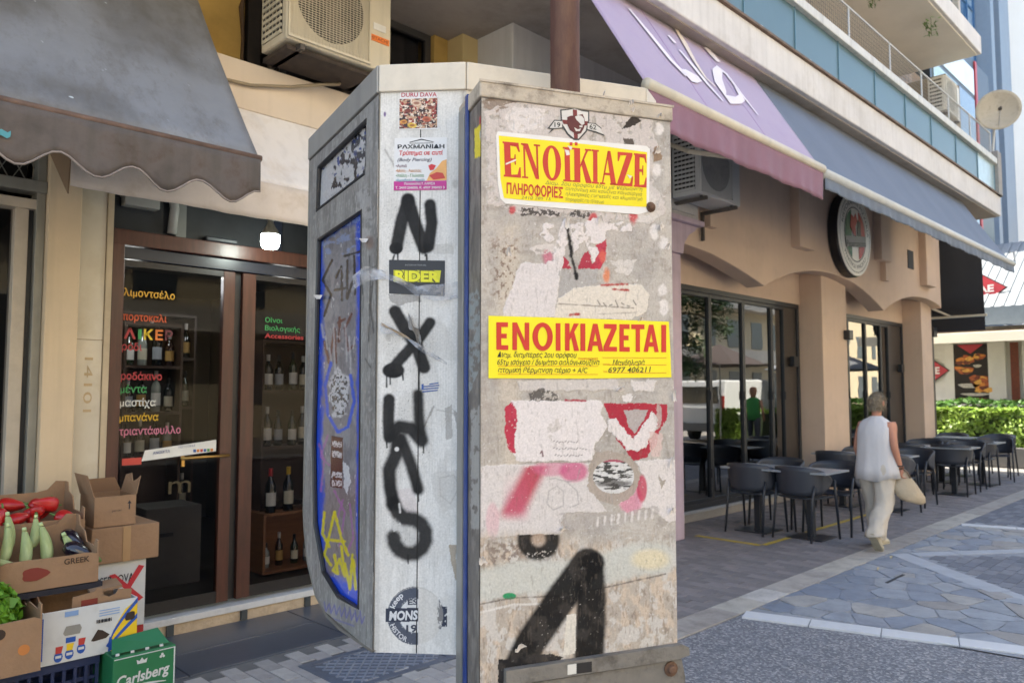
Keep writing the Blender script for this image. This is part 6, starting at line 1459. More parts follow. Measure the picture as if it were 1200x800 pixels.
painted('lower_face', tuple(C1 + Vector((0, 0, .02)) - PY * .0015), tuple(PX), (0, 0, 1), PWD, .815, .008, facem, ped, low_paint)
def side_paint(P, U, V):
    X, Y = P.X, P.Y; P.fill('6d665f'); P.mix(sstep(.42, .6, fbm(U * 30, V * 6, 3)) * .6, '4c4641'); P.mix(sstep(.5, .62, fbm(U * 60, V * 20, 5)) * .5, '918981')
    P.mix(sstep(.07, .05, U) * .8, 'a39a8e')
    P.mix((U < .055) * .7, '8d857c'); P.poly([(546, 350), (560, 340), (566, 420), (546, 470)], '97a0a0', 3, 6, .6, seed=5, hole=.4); P.poly([(552, 480), (570, 470), (570, 620), (552, 620)], 'a5a19b', 2, 5, .8, seed=6, hole=.35)
    P.poly([(556, 152), (567, 140), (567, 182), (556, 186)], 'd8c42c', 1, 4, 1, seed=7); P.poly([(562, 137), (567, 136), (567, 146), (562, 146)], 'b8323a', 1, 3, 1, seed=8); P.ell(566, 158, 4, 9, 'cfd0cc', 1, .1)
so = C1 + PY * PDP - PX * .0015 + Vector((0, 0, .02))
painted('side_face', tuple(so), tuple(-PY), (0, 0, 1), PDP, PHT - .07, .004, attr_mat('cabinet_side_paint', .5, .3, 120), ped, side_paint)
bluestrip = mat('blue_gasket', '1f3876', .5, .2, 9, .1, 40, stain='4f5a78', stain_scale=9)
part('blue_strip', MB().box(-.009, -.002, .100, .122, .02, PHT + .002), bluestrip, ped, local=True, bev=.002)
part('steel_channel', MB().box(-.010, -.0018, .135, .185, .02, PHT - .02), mat('pale_steel', '8f8d88', .45, .15, 5, metal=.4, streak=.4), ped, local=True, bev=.002)
# straps and bolts on the face
def pf(x, y, off=0): return on_plane(x, y, tuple(C1 - PY * .0015), tuple(PY)) - PY * off
def fpoly(name, pts, m, off, th=.0006, parent=ped, label=None, warpseed=None):
    P3 = [pf(a, b, off) for a, b in pts]
    return part(name, MB().prism(P3, tuple(PY * th)), m, parent, label=label, recalc=True)
strapm = mat('strap_metal', '7c7872', .5, .15, 9, .2, 80, metal=.4, stain='4d4741', stain_scale=16, stain_amt=.7)
st1 = fpoly('strap', [(590, 782), (795, 752), (802, 755), (803, 764), (790, 769), (590, 800)], strapm, .022, .02)
fpoly('strap', [(590, 803), (796, 770), (800, 790), (800, 800), (590, 830)], strapm, .012, .01)
fpoly('paint_overspray', [(661, 775), (671, 773.5), (671, 785), (661, 786.5)], mat('strap_white', 'cbc6bc', .6), .0232, .001, st1); fpoly('paint_overspray', [(672, 773.3), (689, 771), (689, 783), (672, 785)], mat('spray_black', '1c1a1b', .6), .0232, .001, st1)
for (a, b, r_) in ((762, 243, .011), (783, 781, .015)):
    p = pf(a, b, 0); mb = MB(); rings = []
    for rr_, h in ((r_ * 1.3, 0), (r_ * 1.3, .004), (r_ * .8, .005), (r_ * .75, .014), (r_ * .4, .016)): rings.append([p - PY * (h + (.012 if b > 500 else 0)) + (PX * math.cos(t) + UZ * math.sin(t)) * rr_ for t in [q * math.pi / 6 for q in range(12)]])
    part('bolt', mb.loft(rings), mat('rusty_bolt', '5e4433', .8, .3, 30), ped, recalc=True)
# curled flakes of paper standing off the face
flm = mat('torn_paper', 'd6cec8', .8, .06, 20)
for (a, b, sx, sy, an) in [(740, 128, .012, .02, .4), (738, 136, .008, .02, -.3), (773, 140, .009, .012, .6), (707, 115, .004, .014, .2), (776, 268, .008, .016, .9), (781, 292, .009, .014, 0), (788, 600, .01, .016, .5), (797, 470, .006, .03, .2), (770, 180, .01, .014, .3), (704, 262, .012, .02, .5), (664, 268, .008, .03, .1), (566, 660, .012, .02, .4), (610, 760, .02, .016, .7), (726, 458, .014, .01, .2), (660, 621, .016, .012, .5), (750, 376, .008, .01, .3), (786, 548, .006, .03, .1), (597, 300, .006, .02, .3)]:
    p = pf(min(a, 790), b, .001); c_, s2 = math.cos(an), math.sin(an); P_ = []
    for j in range(5):
        v = j / 4; P_.append([p + PX * ((u * sx * (1 - .5 * v)) * c_ - v * sy * s2) + UZ * (u * sx * s2 * .6 + v * sy * c_ + .003 * math.sin(u * 5 + a)) - PY * (.001 + .012 * v * v + .002 * u * u) for u in (-1, -.5, 0, .5, 1)])
    part('paper_flake', MB().grid(P_), flm, ped, solid=.0005)

# --- lower notice
yellow = mat('notice_yellow', 'e8d615', .38, .02, 6, .03, 30, spec=.5); yred = mat('notice_red', 'bf1d17', .4, .04, 12); handink = mat('hand_ink', '2a2b22', .6)
n2 = fpoly('rental_notice', [(572, 370), (680, 373), (783, 377), (784.5, 405), (786, 442), (680, 443.5), (572, 443)], yellow, .0035, .001, label='lower bright yellow rental notice with bold red capitals and handwriting')
def line_frame(x0, y0, x1, y1, off=.0046):
    a, b = pf(x0, y0, off), pf(x1, y1, off); return a, (b - a)
def ntext(name, s, x0, y0, x1, y1, hpx, m, bold=0, shear=0, parent=n2, off=.0046, wob=0, label=None):
    a, d = line_frame(x0, y0, x1, y1, off); up = Vector((0, 0, 1)); h = hpx * .00215
    fn = (lambda p, q: (p, q + wob * math.sin(p * 170) + wob * .7 * math.sin(p * 410 + 1))) if wob else None
    return text(name, s, a, d, up, h, m, parent, width=d.length, bold=bold, shear=shear, off=0, fn=fn, label=label)
BLK = {'E': ([[(0, 0), (.42, 0), (.42, 1), (0, 1)], [(.42, .83), (.98, .83), (.98, 1), (.42, 1)], [(.42, .42), (.88, .42), (.88, .59), (.42, .59)], [(.42, 0), (1, 0), (1, .17), (.42, .17)]], 13),
       'N': ([[(0, 0), (.27, 0), (.27, 1), (0, 1)], [(.73, 0), (1, 0), (1, 1), (.73, 1)], [(.27, 1), (.27, .66), (.73, 0), (.73, .34)]], 18),
       'I': ([[(0, 0), (1, 0), (1, 1), (0, 1)]], 5.2),
       'K': ([[(0, 0), (.33, 0), (.33, 1), (0, 1)], [(.33, .38), (.33, .62), (.64, 1), (1, 1)], [(.44, .515), (.66, .70), (1.02, 0), (.66, 0)]], 16),
       'A': ([[(0, 0), (.28, 0), (.56, .86), (.36, 1)], [(.36, 1), (.64, 1), (1, 0), (.72, 0), (.5, .72)], [(.26, .20), (.74, .20), (.70, .36), (.30, .36)]], 18.5),
       'Z': ([[(.04, .83), (.98, .83), (.98, 1), (.04, 1)], [(.60, .83), (.98, .83), (.42, .17), (.0, .17)], [(0, 0), (1, 0), (1, .17), (0, .17)]], 14.5),
       'T': ([[(0, .83), (1, .83), (1, 1), (0, 1)], [(.34, 0), (.66, 0), (.66, .83), (.34, .83)]], 14)}
cx_ = 580.5
def blk_letter(ch, x0, w):
    def mp(u, v): X_ = x0 + w * u; y1 = 409.8 + (X_ - 581) * .0145; y0 = 377.6 + (X_ - 581) * .016; return X_, y1 + (y0 - y1) * v
    if ch == 'O':
        P_ = [[pf(*mp(.5 + .5 * math.cos(t) * k1, .5 + .515 * math.sin(t) * k2), .0050) for t in [i * math.pi / 18 for i in range(37)]] for k1, k2 in ((.46, .68), (1, 1))]
        part('lettering', MB().grid(P_), yred, n2); return
    mb = MB()
    for i, q in enumerate(BLK[ch][0]): mb.prism([pf(*mp(a, b), .0049 + i * .00006) for a, b in q], tuple(PY * .0003))
    part('lettering', mb, yred, n2)
for ch, x0, x1 in (('E', 581, 594.8), ('N', 599.8, 619.5), ('O', 623.2, 647), ('I', 650.5, 656), ('K', 661.3, 677.5), ('I', 679.3, 685), ('A', 687.3, 706), ('Z', 706.3, 722), ('E', 725, 737), ('T', 738.8, 754.2), ('A', 753.2, 771), ('I', 774, 779.6)): blk_letter(ch, x0, x1 - x0)
for y, x0, x1 in ((418.7, 705, 780), (427, 712, 780), (436.3, 712, 780), (428.5, 583, 700), (438, 583, 700)):
    fpoly('ruled_line', [(x0, y), (x1, y + .3), (x1, y + .9), (x0, y + .6)], mat('notice_orange', 'd07a1c', .5), .0045, .0004, n2)
ntext('handwriting', 'Διαμ. διαμπερες 2ου ορόφου', 582, 418.5, 675, 419, 6.4, handink, bold=.006, shear=.25, wob=.0007)
ntext('handwriting', '65τμ ισόγειο / δωμάτιο σαλόνι-κουζίνα', 582, 427.5, 702, 427.5, 6.6, handink, bold=.006, shear=.25, wob=.0007)
ntext('handwriting', 'ατομική θέρμανση αέριο + A/C', 583, 436.5, 688, 436.8, 6.4, handink, bold=.006, shear=.25, wob=.0007)
ntext('handwriting', 'Μανδηλαρά', 717, 428, 755, 427.6, 6.6, handink, bold=.006, shear=.25, wob=.0006)
ntext('handwriting', '6977 406211', 712, 436.5, 762, 436, 6.8, handink, bold=.006, shear=.2, wob=.0006)
ntext('small_print', 'ΠΛΗΡΟΦΟΡΙΕΣ', 677, 421.5, 700, 421.8, 2.6, MC['notice_orange'], bold=.02)
ntext('small_print', 'ΟΝΟΜΑ', 706, 428, 714, 428, 2.2, MC['notice_orange'], bold=.02); ntext('small_print', 'ΤΗΛ', 706, 436.5, 711, 436.5, 2.2, MC['notice_orange'], bold=.02)
# --- upper notice: serif capitals
n1 = fpoly('rental_notice', [(581, 159), (583, 154.5), (640, 160), (700, 166.5), (757, 171.5), (761, 175), (760, 243), (757, 249), (748, 251.5), (690, 247), (640, 243), (600, 239.5), (592, 239), (586, 233), (583, 215)], mat('notice_white', 'd8d4cf', .5, .03, 9), .0030, .001, label='upper creased rental notice with white border and serif red capitals')
fpoly('yellow_field', [(584, 159.5), (700, 171), (757.5, 179), (757, 220), (757, 243), (690, 239.5), (620, 235.5), (590, 232.5), (586, 210)], mat('notice_yellow_worn', 'e2cd10', .45, .03, 6, .05, 40), .0037, .0006, n1)
sred = mat('serif_red', 'b92a1c', .5, .06, 14)
SER = {'E': [[(.04, 0), (.42, 0), (.42, 1), (.04, 1)], [(.42, .94), (.92, .94), (.98, .74), (.9, .74), (.78, .88), (.42, .9)], [(.42, .46), (.62, .46), (.66, .36), (.72, .36), (.72, .66), (.66, .66), (.62, .54), (.42, .54)], [(.42, .0), (1, .0), (1, .30), (.92, .30), (.8, .09), (.42, .07)], [(.42, .9), (.42, 1), (.92, 1), (.92, .94)], [(-.04, 0), (.04, 0), (.04, .05), (-.04, .05)], [(-.04, .95), (.04, .95), (.04, 1), (-.04, 1)]],
       'N': [[(.10, .04), (.19, .04), (.19, .9), (.10, .9)], [(.05, .96), (.10, 1), (.36, 1), (.92, .10), (.92, 0), (.74, 0), (.19, .86)], [(.80, .12), (.90, .1), (.90, 1), (.80, 1)], [(-.02, 0), (.32, 0), (.32, .05), (-.02, .05)], [(.68, .95), (1.02, .95), (1.02, 1), (.68, 1)], [(-.02, .95), (.2, .95), (.2, 1), (-.02, 1)]],
       'I': [[(.2, 0), (.8, 0), (.8, 1), (.2, 1)], [(0, 0), (.2, 0), (.2, .05), (0, .05)], [(.8, 0), (1, 0), (1, .05), (.8, .05)], [(0, .95), (.2, .95), (.2, 1), (0, 1)], [(.8, .95), (1, .95), (1, 1), (.8, 1)]],
       'K': [[(.08, 0), (.40, 0), (.40, 1), (.08, 1)], [(.40, .42), (.84, .96), (.72, .96), (.40, .52)], [(.46, .56), (.60, .70), (1.0, .05), (1.0, 0), (.70, 0)], [(.66, .95), (1, .95), (1, 1), (.66, 1)], [(-.04, 0), (.08, 0), (.08, .05), (-.04, .05)], [(-.04, .95), (.08, .95), (.08, 1), (-.04, 1)]],
       'A': [[(.10, .04), (.18, .04), (.52, .92), (.46, 1)], [(.46, 1), (.62, 1), (.98, 0), (.66, 0), (.44, .8)], [(.24, .28), (.66, .28), (.64, .35), (.26, .35)], [(-.02, 0), (.30, 0), (.30, .05), (-.02, .05)], [(.60, 0), (1.04, 0), (1.04, .05), (.6, .05)]],
       'Z': [[(.04, 0), (.34, 0), (.94, .92), (.94, 1), (.64, 1), (.04, .08)], [(.06, 1), (.64, 1), (.64, .92), (.22, .90), (.12, .72), (.06, .72)], [(.34, 0), (.96, 0), (1, .30), (.93, .30), (.82, .09), (.34, .08)]]}
def serif(ch, z0, z1):
    # z0..z1: letter span along the word in the poster's own units (0..1)
    tl, tr, bl, br = (589, 166.5), (757, 181.5), (590.5, 207.5), (756.5, 220.5)
    def mp(u, v):
        a = z0 + (z1 - z0) * u; y0 = tl[1] + (tr[1] - tl[1]) * a; y1 = bl[1] + (br[1] - bl[1]) * a
        return (tl[0] + (tr[0] - tl[0]) * a) * v + (bl[0] + (br[0] - bl[0]) * a) * (1 - v), y1 + (y0 - y1) * v
    if ch == 'O':
        P_ = [[pf(*mp(.5 + .48 * math.cos(t) * k1, .5 + .51 * math.sin(t) * k2), .0044) for t in [i * math.pi / 16 for i in range(33)]] for k1, k2 in ((.42, .86), (1, 1))]
        part('lettering', MB().grid(P_), sred, n1); return
    mb = MB()
    for q in SER[ch]: mb.prism([pf(*mp(a, b), .0044) for a, b in q], tuple(PY * .0003))
    part('lettering', mb, sred, n1)
for ch_, a, b in (('E', 187, 262), ('N', 268, 350), ('O', 360, 446), ('I', 453, 492), ('K', 497, 580), ('I', 582, 614), ('A', 620, 694), ('Z', 694, 768), ('E', 773, 829)): serif(ch_, (a - 187) / 641, (b - 187) / 641)
for x in (612.5 + 56, 612.5 + 62): fpoly('accent_dot', [(x - 1.6, 171), (x + 1.6, 171.3), (x + 1.6, 167.6), (x - 1.6, 167.3)], sred, .0044, .0003, n1)
ntext('lettering', 'ΠΛΗΡΟΦΟΡΙΕΣ', 593, 227, 659, 232.5, 12.5, sred, bold=.03, parent=n1, off=.0044)
pen = mat('pencil_grey', '7d7a3c', .7)
for i, s in enumerate(['Διαμ. 2ου ορόφου 65τμ με θέρμανση', 'αυτόνομη και κουζίνα καινούργια', 'ηλεκτρικές συσκευές και κλιματισμό', 'πληροφορίες στο τηλέφωνο']):
    ntext('handwriting', s, 662 - (24 if i == 0 else 0), 217.5 + i * 6.1 - (1 if i == 0 else 0), 752 - (i == 3) * 45, 224.5 + i * 5.6 - (i == 3) * 2, 4.6, pen, shear=.25, parent=n1, off=.0044, wob=.0006)
ntext('handwriting', '2410 285 15', 610, 233.5, 645, 235.3, 3.6, pen, shear=.2, parent=n1, off=.0044)
for q in ([(592, 192), (604, 187), (604, 189), (592, 194)], [(661, 176), (666, 177), (667, 182), (663, 183)], [(664, 171), (670, 173), (668, 177)], [(734, 205), (740, 207), (737, 210)]): fpoly('scuff', q, MC['torn_paper'], .0047, .0003, n1)
# --- crest sticker
crs = fpoly('crest_sticker', [(656, 129), (666, 128), (673, 126.5), (681, 129.5), (690, 130.5), (690, 142), (687, 155), (678, 165), (672, 165), (664, 158), (657, 147)], mat('crest_dark', '3c3b3b', .6), .0030, .0006, label='shield sticker with maroon cross and dates on a ribbon')
cw_ = mat('crest_white', 'c9c4be', .6); cm = mat('crest_maroon', '6e2626', .6)
fpoly('shield_field', [(657.5, 130.5), (666, 129.5), (673, 128), (681, 131), (688.5, 132), (688.5, 142), (685.5, 154), (677.5, 163), (672.5, 163), (665.5, 157), (658.5, 146)], cw_, .0035, .0004, crs)
fpoly('cross', [(670.5, 129), (675.5, 129.5), (676.5, 163), (672, 163)], cm, .0039, .0003, crs); fpoly('cross', [(658, 141), (688.3, 143), (687.5, 148), (659.5, 146)], cm, .0041, .0003, crs)
fpoly('head_shape', [(664, 138), (668, 136.5), (676, 136), (682, 134.5), (684, 139), (685, 146), (683, 152), (680, 157), (676, 158), (671, 156), (667, 153), (664, 147)], mat('crest_dark_red', '571f20', .6), .0044, .0003, crs)
for q in ([(673, 137.5), (677, 136), (681, 136.8), (683.5, 140), (684, 146), (681, 147.5), (677.5, 144), (674.5, 141)], [(672, 150), (676, 152.5), (680, 151.5), (678.5, 154.5), (674, 154.5)], [(678, 148), (682, 148), (681.5, 150), (678.5, 150)]): fpoly('head_highlight', q, cw_, .0049, .0003, crs)
fpoly('ribbon', [(641, 151), (649, 141), (659, 141.5), (659, 151), (649, 152), (642, 157.5), (646, 152)], MC['crest_dark'], .0033, .0004, crs); fpoly('ribbon', [(687, 144), (697, 145), (705, 151), (702, 152), (708, 160), (698, 156), (687, 153)], MC['crest_dark'], .0033, .0004, crs)
fpoly('ribbon_face', [(643.5, 150.5), (649.5, 142.3), (658, 142.8), (658, 150), (649, 151)], cw_, .0038, .0003, crs); fpoly('ribbon_face', [(688, 145.2), (696.5, 146), (703, 151), (706, 157.8), (697.5, 154.5), (688, 152)], cw_, .0038, .0003, crs)
ntext('lettering', '19', 649, 149.5, 656, 149.8, 6, MC['crest_dark'], parent=crs, off=.0043, bold=.02); ntext('lettering', '62', 690, 151.5, 698, 152.8, 6, MC['crest_dark'], parent=crs, off=.0043, bold=.02)

# ================================================================== RUSTED PIPE
rp = thing('rusted_pipe', 'thick brown rusted pipe rising behind the poster covered cabinet', 'pipe', (1.568, 1.36, 0))
rust = mat('rust', '4c2e24', .75, .3, 5, .3, 40, stain='8a6a4c', stain_scale=3, stain_amt=.6, stretch=(1, 1, .25))
part('tube', MB().lathe((1.568, 1.36, 0), [(.041, 0), (.041, 4.8)], 24), rust, rp, smooth=True)

# ================================================================== PHONE BOOTH SHELL
Cc = Vector((1.3944, 1.5754, 0)); fb = lambda x, y: Cc + PX * x + PY * y
bA, bB, bC, bD, bE, bG = fb(-.362, .816), fb(-.2265, .10), fb(0, 0), fb(.563, 0), fb(.64, .08), fb(.60, .816)
booth = thing('phone_booth', 'hanging phone booth shell with white sprayed back panels and blue framed side glass', 'phone booth', Cc, PA)
ZB, ZC, ZT = .903, 2.445, 2.524
brs = mat('brushed_steel', '85837e', .42, .1, 4, .05, 60, metal=.5, streak=.35, stretch=(1, 1, .2)); capw = mat('cap_cream', 'c9bfaf', .5, .06, 5, .05, 40, streak=.1, stain='8b8175', stain_scale=9, stain_amt=.2)
capg = mat('cap_steel', '9a9894', .45, .08, 5, metal=.35, streak=.2)
ring_ = [bA, bB, bC, bD, bE, bG]
for i, (p, q) in enumerate(zip(ring_[:-1], ring_[1:])):
    d = (q - p); n_ = d.normalized().cross(UZ); o_ = p + n_ * .008 + Vector((0, 0, ZC))
    part('cap_band', MB().obox(o_, d, -n_ * .02, (0, 0, ZT - ZC)), capg if i in (0, 4) else capw, booth, bev=.003)
part('roof', MB().prism([p + Vector((0, 0, ZT - .012)) for p in ring_], (0, 0, .006)), capg, booth, recalc=True)
part('back_plate', MB().obox(bC + Vector((0, 0, ZB)), bD - bC, PY * .02, (0, 0, ZC - ZB)), capw, booth)
for p, q in ((bD, bE), (bE, bG)): d = q - p; n_ = d.normalized().cross(UZ); part('side_plate', MB().obox(p + Vector((0, 0, ZB + .1)), d, -n_ * .015, (0, 0, ZC - ZB - .1)), capg, booth)
part('support_post', MB().box(.1, .45, .05, .2, 0, ZC).box(.12, .43, .2, .35, .9, 1.9), brs, booth, local=True, bev=.005)
part('phone_shelf', MB().box(.02, .55, .3, .5, 1.0, 1.03), brs, booth, local=True)
# white back panels
dBC = (bC - bB); LBC = dBC.length; uBC = dBC.normalized(); nBC = uBC.cross(UZ)
def pw(x, y, off=0): return on_plane(x, y, tuple(bB), tuple(nBC)) + nBC * off
def white_paint(P, U, V):
    X, Y = P.X, P.Y; P.fill('d0cdc8'); P.mix(sstep(.45, .6, fbm(X / 14, Y / 40, 1)) * .35, 'b3afa9'); P.mix(sstep(.5, .62, fbm(X / 40, Y / 25, 2)) * .3, 'cdcac5')
    P.mix(sstep(.6, .75, fbm(X / 1.3, Y / 30, 3)) * .16, '8f8b85')
    for k in range(7): P.mix(((np.abs(((X + k * 3) % 19) - 9) < .35) * (fbm(X / 40, Y / 22, 6) > .55)) * .2, '9a9690')
    P.mix(sstep(8, 0, Y - 96) * .7, '6f6a64'); P.mix(sstep(112, 97, Y) * sstep(.5, .6, fbm(X / 4, Y / 6, 9)) * .6, '8b8278'); P.mix(sstep(8, 0, np.abs(X - 546)) * sstep(.45, .55, fbm(X / 3, Y / 12, 10)) * .75, '6a625a')
    P.mix(sstep(3.5, 0, X - 443) * .35, '8f8b86')
    # torn tape ghosts and smears
    P.poly([(478, 370), (520, 378), (540, 420), (505, 424), (478, 400)], 'b5b1ab', 3, 8, .4, seed=12); P.poly([(521, 478), (530, 474), (530, 512), (523, 516)], '85807a', 1.5, 4, .6, seed=13); P.poly([(532, 480), (538, 484), (541, 520), (537, 518)], '7d7770', 1.5, 4, .6, seed=14)
    P.stroke([(508, 476), (497, 500), (490, 508)], 1.1, '8a857e', .8, 2, .8); P.stroke([(512, 480), (540, 486)], .6, '9b968f', .8, 1, .7)
    P.poly([(526, 638), (536, 638), (534, 655), (540, 672), (534, 680), (529, 660)], '9c8d79', 1, 4, .85, seed=15)
    P.poly([(455, 575), (485, 570), (490, 600), (460, 605)], 'b9a8a8', 4, 8, .4, seed=16); P.poly([(505, 555), (540, 550), (541, 590), (520, 600), (508, 580)], 'b5b1ab', 2, 7, .5, seed=17)
    P.stroke([(515, 560), (532, 556), (538, 570), (528, 590), (516, 580), (515, 560)], .5, '9a948d', .8, 1, .6); P.stroke([(451, 176), (460, 190), (462, 196)], 1.2, '8e8983', 1, 2, .7)
    P.poly([(505, 287), (530, 285), (532, 297), (508, 298)], 'aaa69f', 1, 3, .5, seed=18); P.ell(451, 134, 1.4, 3, '5d3f7a', .9, .3)
    for k, (a, b) in enumerate([(455, 395), (533, 215), (470, 640), (500, 310), (537, 650)]): P.ell(a, b, 3, 5, '8c867f', .5, .5, 1, seed=40 + k)
    K = '0d0c0d'; s_ = 1.9
    def st(pts, r_=8, sf=s_): P.stroke(pts, r_, K, sf, .9, .985, seed=19)
    st([(465, 288), (470, 262), (478, 235)], 7.5); st([(478, 234), (486, 262), (497, 290)], 8); st([(502, 289), (506, 262), (504, 240)], 7); P.ell(464, 291, 8, 7, K, 1, .12)
    st([(462, 299), (458, 312)], 1.1, 1); st([(500, 298), (500, 306)], 1.1, 1)
    # x
    st([(463, 365), (474, 384), (488, 405), (497, 430)], 7.5); st([(504, 378), (490, 398), (470, 420), (460, 432)], 6.5); P.ell(461, 434, 13, 9, K, 1, .12); st([(453, 440), (453, 453)], 1, 1); st([(491, 418), (491, 455)], 1.2, 1)
    # u / a
    st([(456, 468), (455, 490), (456, 512)], 7); st([(490, 462), (491, 490), (494, 512)], 6.5, 3); st([(458, 508), (468, 500), (482, 502), (494, 516)], 8, 3)
    st([(466, 516), (464, 532), (456, 550), (457, 570), (461, 590)], 8, 3); st([(470, 514), (482, 545), (490, 573)], 7, 3)
    # s
    t_ = [(462, 592)] + [(480 + 19 * math.sin(a), 628 - 21 * math.cos(a)) for a in [-.6, -.2, .3, .8, 1.3, 1.8, 2.3, 2.8, 3.3, 3.8, 4.3, 4.65]]
    P.stroke([(461, 590), (466, 600), (474, 607)] + t_[3:], 8.5, K, 3.4, 1.5, .97, seed=20)
    for (a, b, L) in ((466, 296, 9), (498, 292, 8), (457, 438, 12), (472, 438, 7), (453, 514, 10), (496, 516, 14), (490, 578, 9), (478, 650, 10), (500, 240, 0)):
        st([(a, b), (a + .4, b + L)], .9, .8)
    dk_ = (P.C[..., 0] < .05); P.mix(dk_ * sstep(.35, .75, fbm(X / 9, Y / 14, 71)) * .16, '4a4745')
    nb_ = np.zeros(X.shape)
    for (a, b, c, d_) in ((478, 262, 34, 36), (480, 405, 36, 50), (474, 510, 36, 60), (480, 626, 34, 34)): nb_ = np.maximum(nb_, sstep(1.25, .6, np.hypot((X - a) / c, (Y - b) / d_)))
    P.mix(nb_ * (fbm(X / .9, Y / .9, 72, 2) > .80) * .6, K); P.mix(nb_ * .07, '5a5755')
    P.stroke([(468, 590), (469, 600)], 1, 'cfccc8', 1, 1, .9); P.poly([(459, 615), (469, 612), (470, 620), (461, 622)], 'c4c1bc', 1.5, 2, .9, seed=51, hole=.4, holesc=2); P.ell(465, 526, 2.6, 2.6, 'c9c6c2', 1, .3)
    P.mix(sstep(30, 22, np.hypot((X - 480), (Y - 628))) * .12, '3a3838')
    # ghost lettering block under the x
    P.poly([(455, 345), (492, 342), (494, 352), (470, 358), (456, 352)], '4a4644', 3, 6, .5, seed=52)
    # half torn round sticker
    d = np.hypot((X - 487) / 33, (Y - 721) / 34); keep = ((X < 490) | ((X > 514) & (fbm(X / 4, Y / 5, 60) > .45))).astype(float); left = (X < 490)
    P.mix((d < 1.0) * keep * .95, 'c9c9c9'); P.mix((d < .97) * (d > .62) * keep * .95, '3f4554'); P.mix((np.abs(d - .99) < .018) * .9 * keep, '3f4554'); P.mix((np.abs(d - .60) < .018) * left * .9, '3f4554')
    P.mix((X < 490) * (X > 452) * (np.abs(Y - 720 + (X - 470) * .02) < 8) * 1., '343947'); P.mix((X > 513) * (X < 524) * (np.abs(Y - 722) < 12) * (fbm(X / 3, Y / 4, 61) > .45) * 1., '343947')
    P.mix((d < .98) * (X > 490) * .35, 'b9b2a8'); P.mix((d < 1.0) * (d > .96) * (Y < 700) * .5, 'a8a49d')
whm = attr_mat('sprayed_white_panel', .6, .12, 200, spec=.2)
ws = .48 * LBC
painted('back_panel', tuple(bB + Vector((0, 0, ZB))), tuple(uBC), (0, 0, 1), ws - .0015, ZC - ZB, .0017, whm, booth, white_paint, label='white back panel with left half of the black sprayed letters')
painted('back_panel', tuple(bB + uBC * (ws + .0015) + Vector((0, 0, ZB))), tuple(uBC), (0, 0, 1), LBC - ws - .0015, ZC - ZB, .0017, whm, booth, white_paint, label='white back panel with right half of the black sprayed letters')
part('seam_backing', MB().obox(bB - nBC * .012 + Vector((0, 0, ZB + .001)), dBC, nBC * .009, (0, 0, ZC - ZB)), mat('seam_dark', '2a2826', .8), booth)
def wpoly(name, pts, m, off, parent=booth, label=None, th=.0006): return part(name, MB().prism([pw(a, b, off) for a, b in pts], tuple(-nBC * th)), m, parent, label=label, recalc=True)
def wtext(s, x0, y0, x1, y1, hpx, m, parent, off, bold=0, shear=0, nm='lettering'):
    a, b = pw(x0, y0, off), pw(x1, y1, off); return text(nm, s, a, b - a, UZ, hpx * .00236, m, parent, width=(b - a).length, bold=bold, shear=shear, off=0)
stw = mat('sticker_white', 'cfcdcb', .4, .03)
# food sticker
s1 = wpoly('food_sticker', [(469, 107.5), (513, 107), (514, 152), (467, 152)], stw, .0012, label='small white sticker with red heading over a photo of food')
wtext('DURU DAVA', 470.5, 114, 512, 113.5, 5.2, mat('heading_red', 'a33040', .5), s1, .0018, .02)
def food_paint(P, U, V):
    X, Y = P.X, P.Y; P.fill('3a2620'); n = fbm(X / 3.2, Y / 2.6, 3); P.mix(sstep(.5, .56, n) * 1., 'b08a6c'); P.mix(sstep(.58, .62, fbm(X / 2.5, Y / 2.5, 8)) * 1., '8f2c22'); P.mix(sstep(.62, .66, fbm(X / 2.2, Y / 2, 14)), 'd8c8b4')
    for a, b, r_, c_ in ((488, 121, 6, 'd0b49a'), (483, 147, 5, 'd6b03c'), (500, 140, 5, 'b35a3a'), (473, 143, 4, 'c98b3c'), (505, 126, 4, '7a3a2c'), (478, 130, 4, '6c2f26')): P.ell(a, b, r_, r_ * .6, c_, 1, .25, .5); P.ell(a, b, r_ * .6, r_ * .3, '7d3a20', .8, .3)
a_, b_, c_ = pw(468, 151.3, .0016), pw(512.5, 151.3, .0016), pw(469.5, 116.5, .0016)
painted('food_photo', tuple(a_), tuple(uBC), (0, 0, 1), (b_ - a_).length, (c_ - a_).z, .0011, attr_mat('food_print', .4, .05), s1, food_paint)
# piercing shop card
s2 = wpoly('shop_card', [(462.5, 162), (524, 161), (523.5, 222.5), (461.5, 223.5)], stw, .0012, label='white shop card with red script lines and a magenta footer')
dkk = mat('card_black', '1e1d1f', .5); wpoly('roof_line', [(479, 167), (494, 163), (509, 166.5), (507, 166.8), (494, 164.3), (481, 167.3)], dkk, .0017, s2); wpoly('rule_line', [(480, 168), (508, 167.6), (508, 168.2), (480, 168.6)], dkk, .0017, s2)
wtext('ΡΑΧΜΑΝΙΔΗ', 466, 174.5, 521, 174, 4.6, dkk, s2, .0018, .035)
redk = mat('card_red', 'c2282c', .5); wtext('Τρύπημα σε αυτί', 468, 182, 519, 181.5, 5, redk, s2, .0018, .03, .1); wtext('(Body Piercing)', 466, 189.5, 506, 189, 4.2, mat('card_navy', '2a2540', .5), s2, .0018, .01, .25)
for i, (t, c_, w) in enumerate([('•Αυτιά', '5a1f30', 13), ('•Μύτη - Αφαλός', 'b0702c', 30), ('•Χείλη - Γλώσσα', '3d7a3c', 33), ('•Αμυγδαλή - Φρύδι', '2f6a86', 34)]): wtext(t, 464, 196.5 + i * 5.6, 464 + w, 196.3 + i * 5.6, 3.5, mat('card_' + c_, c_, .5), s2, .0018, .02)
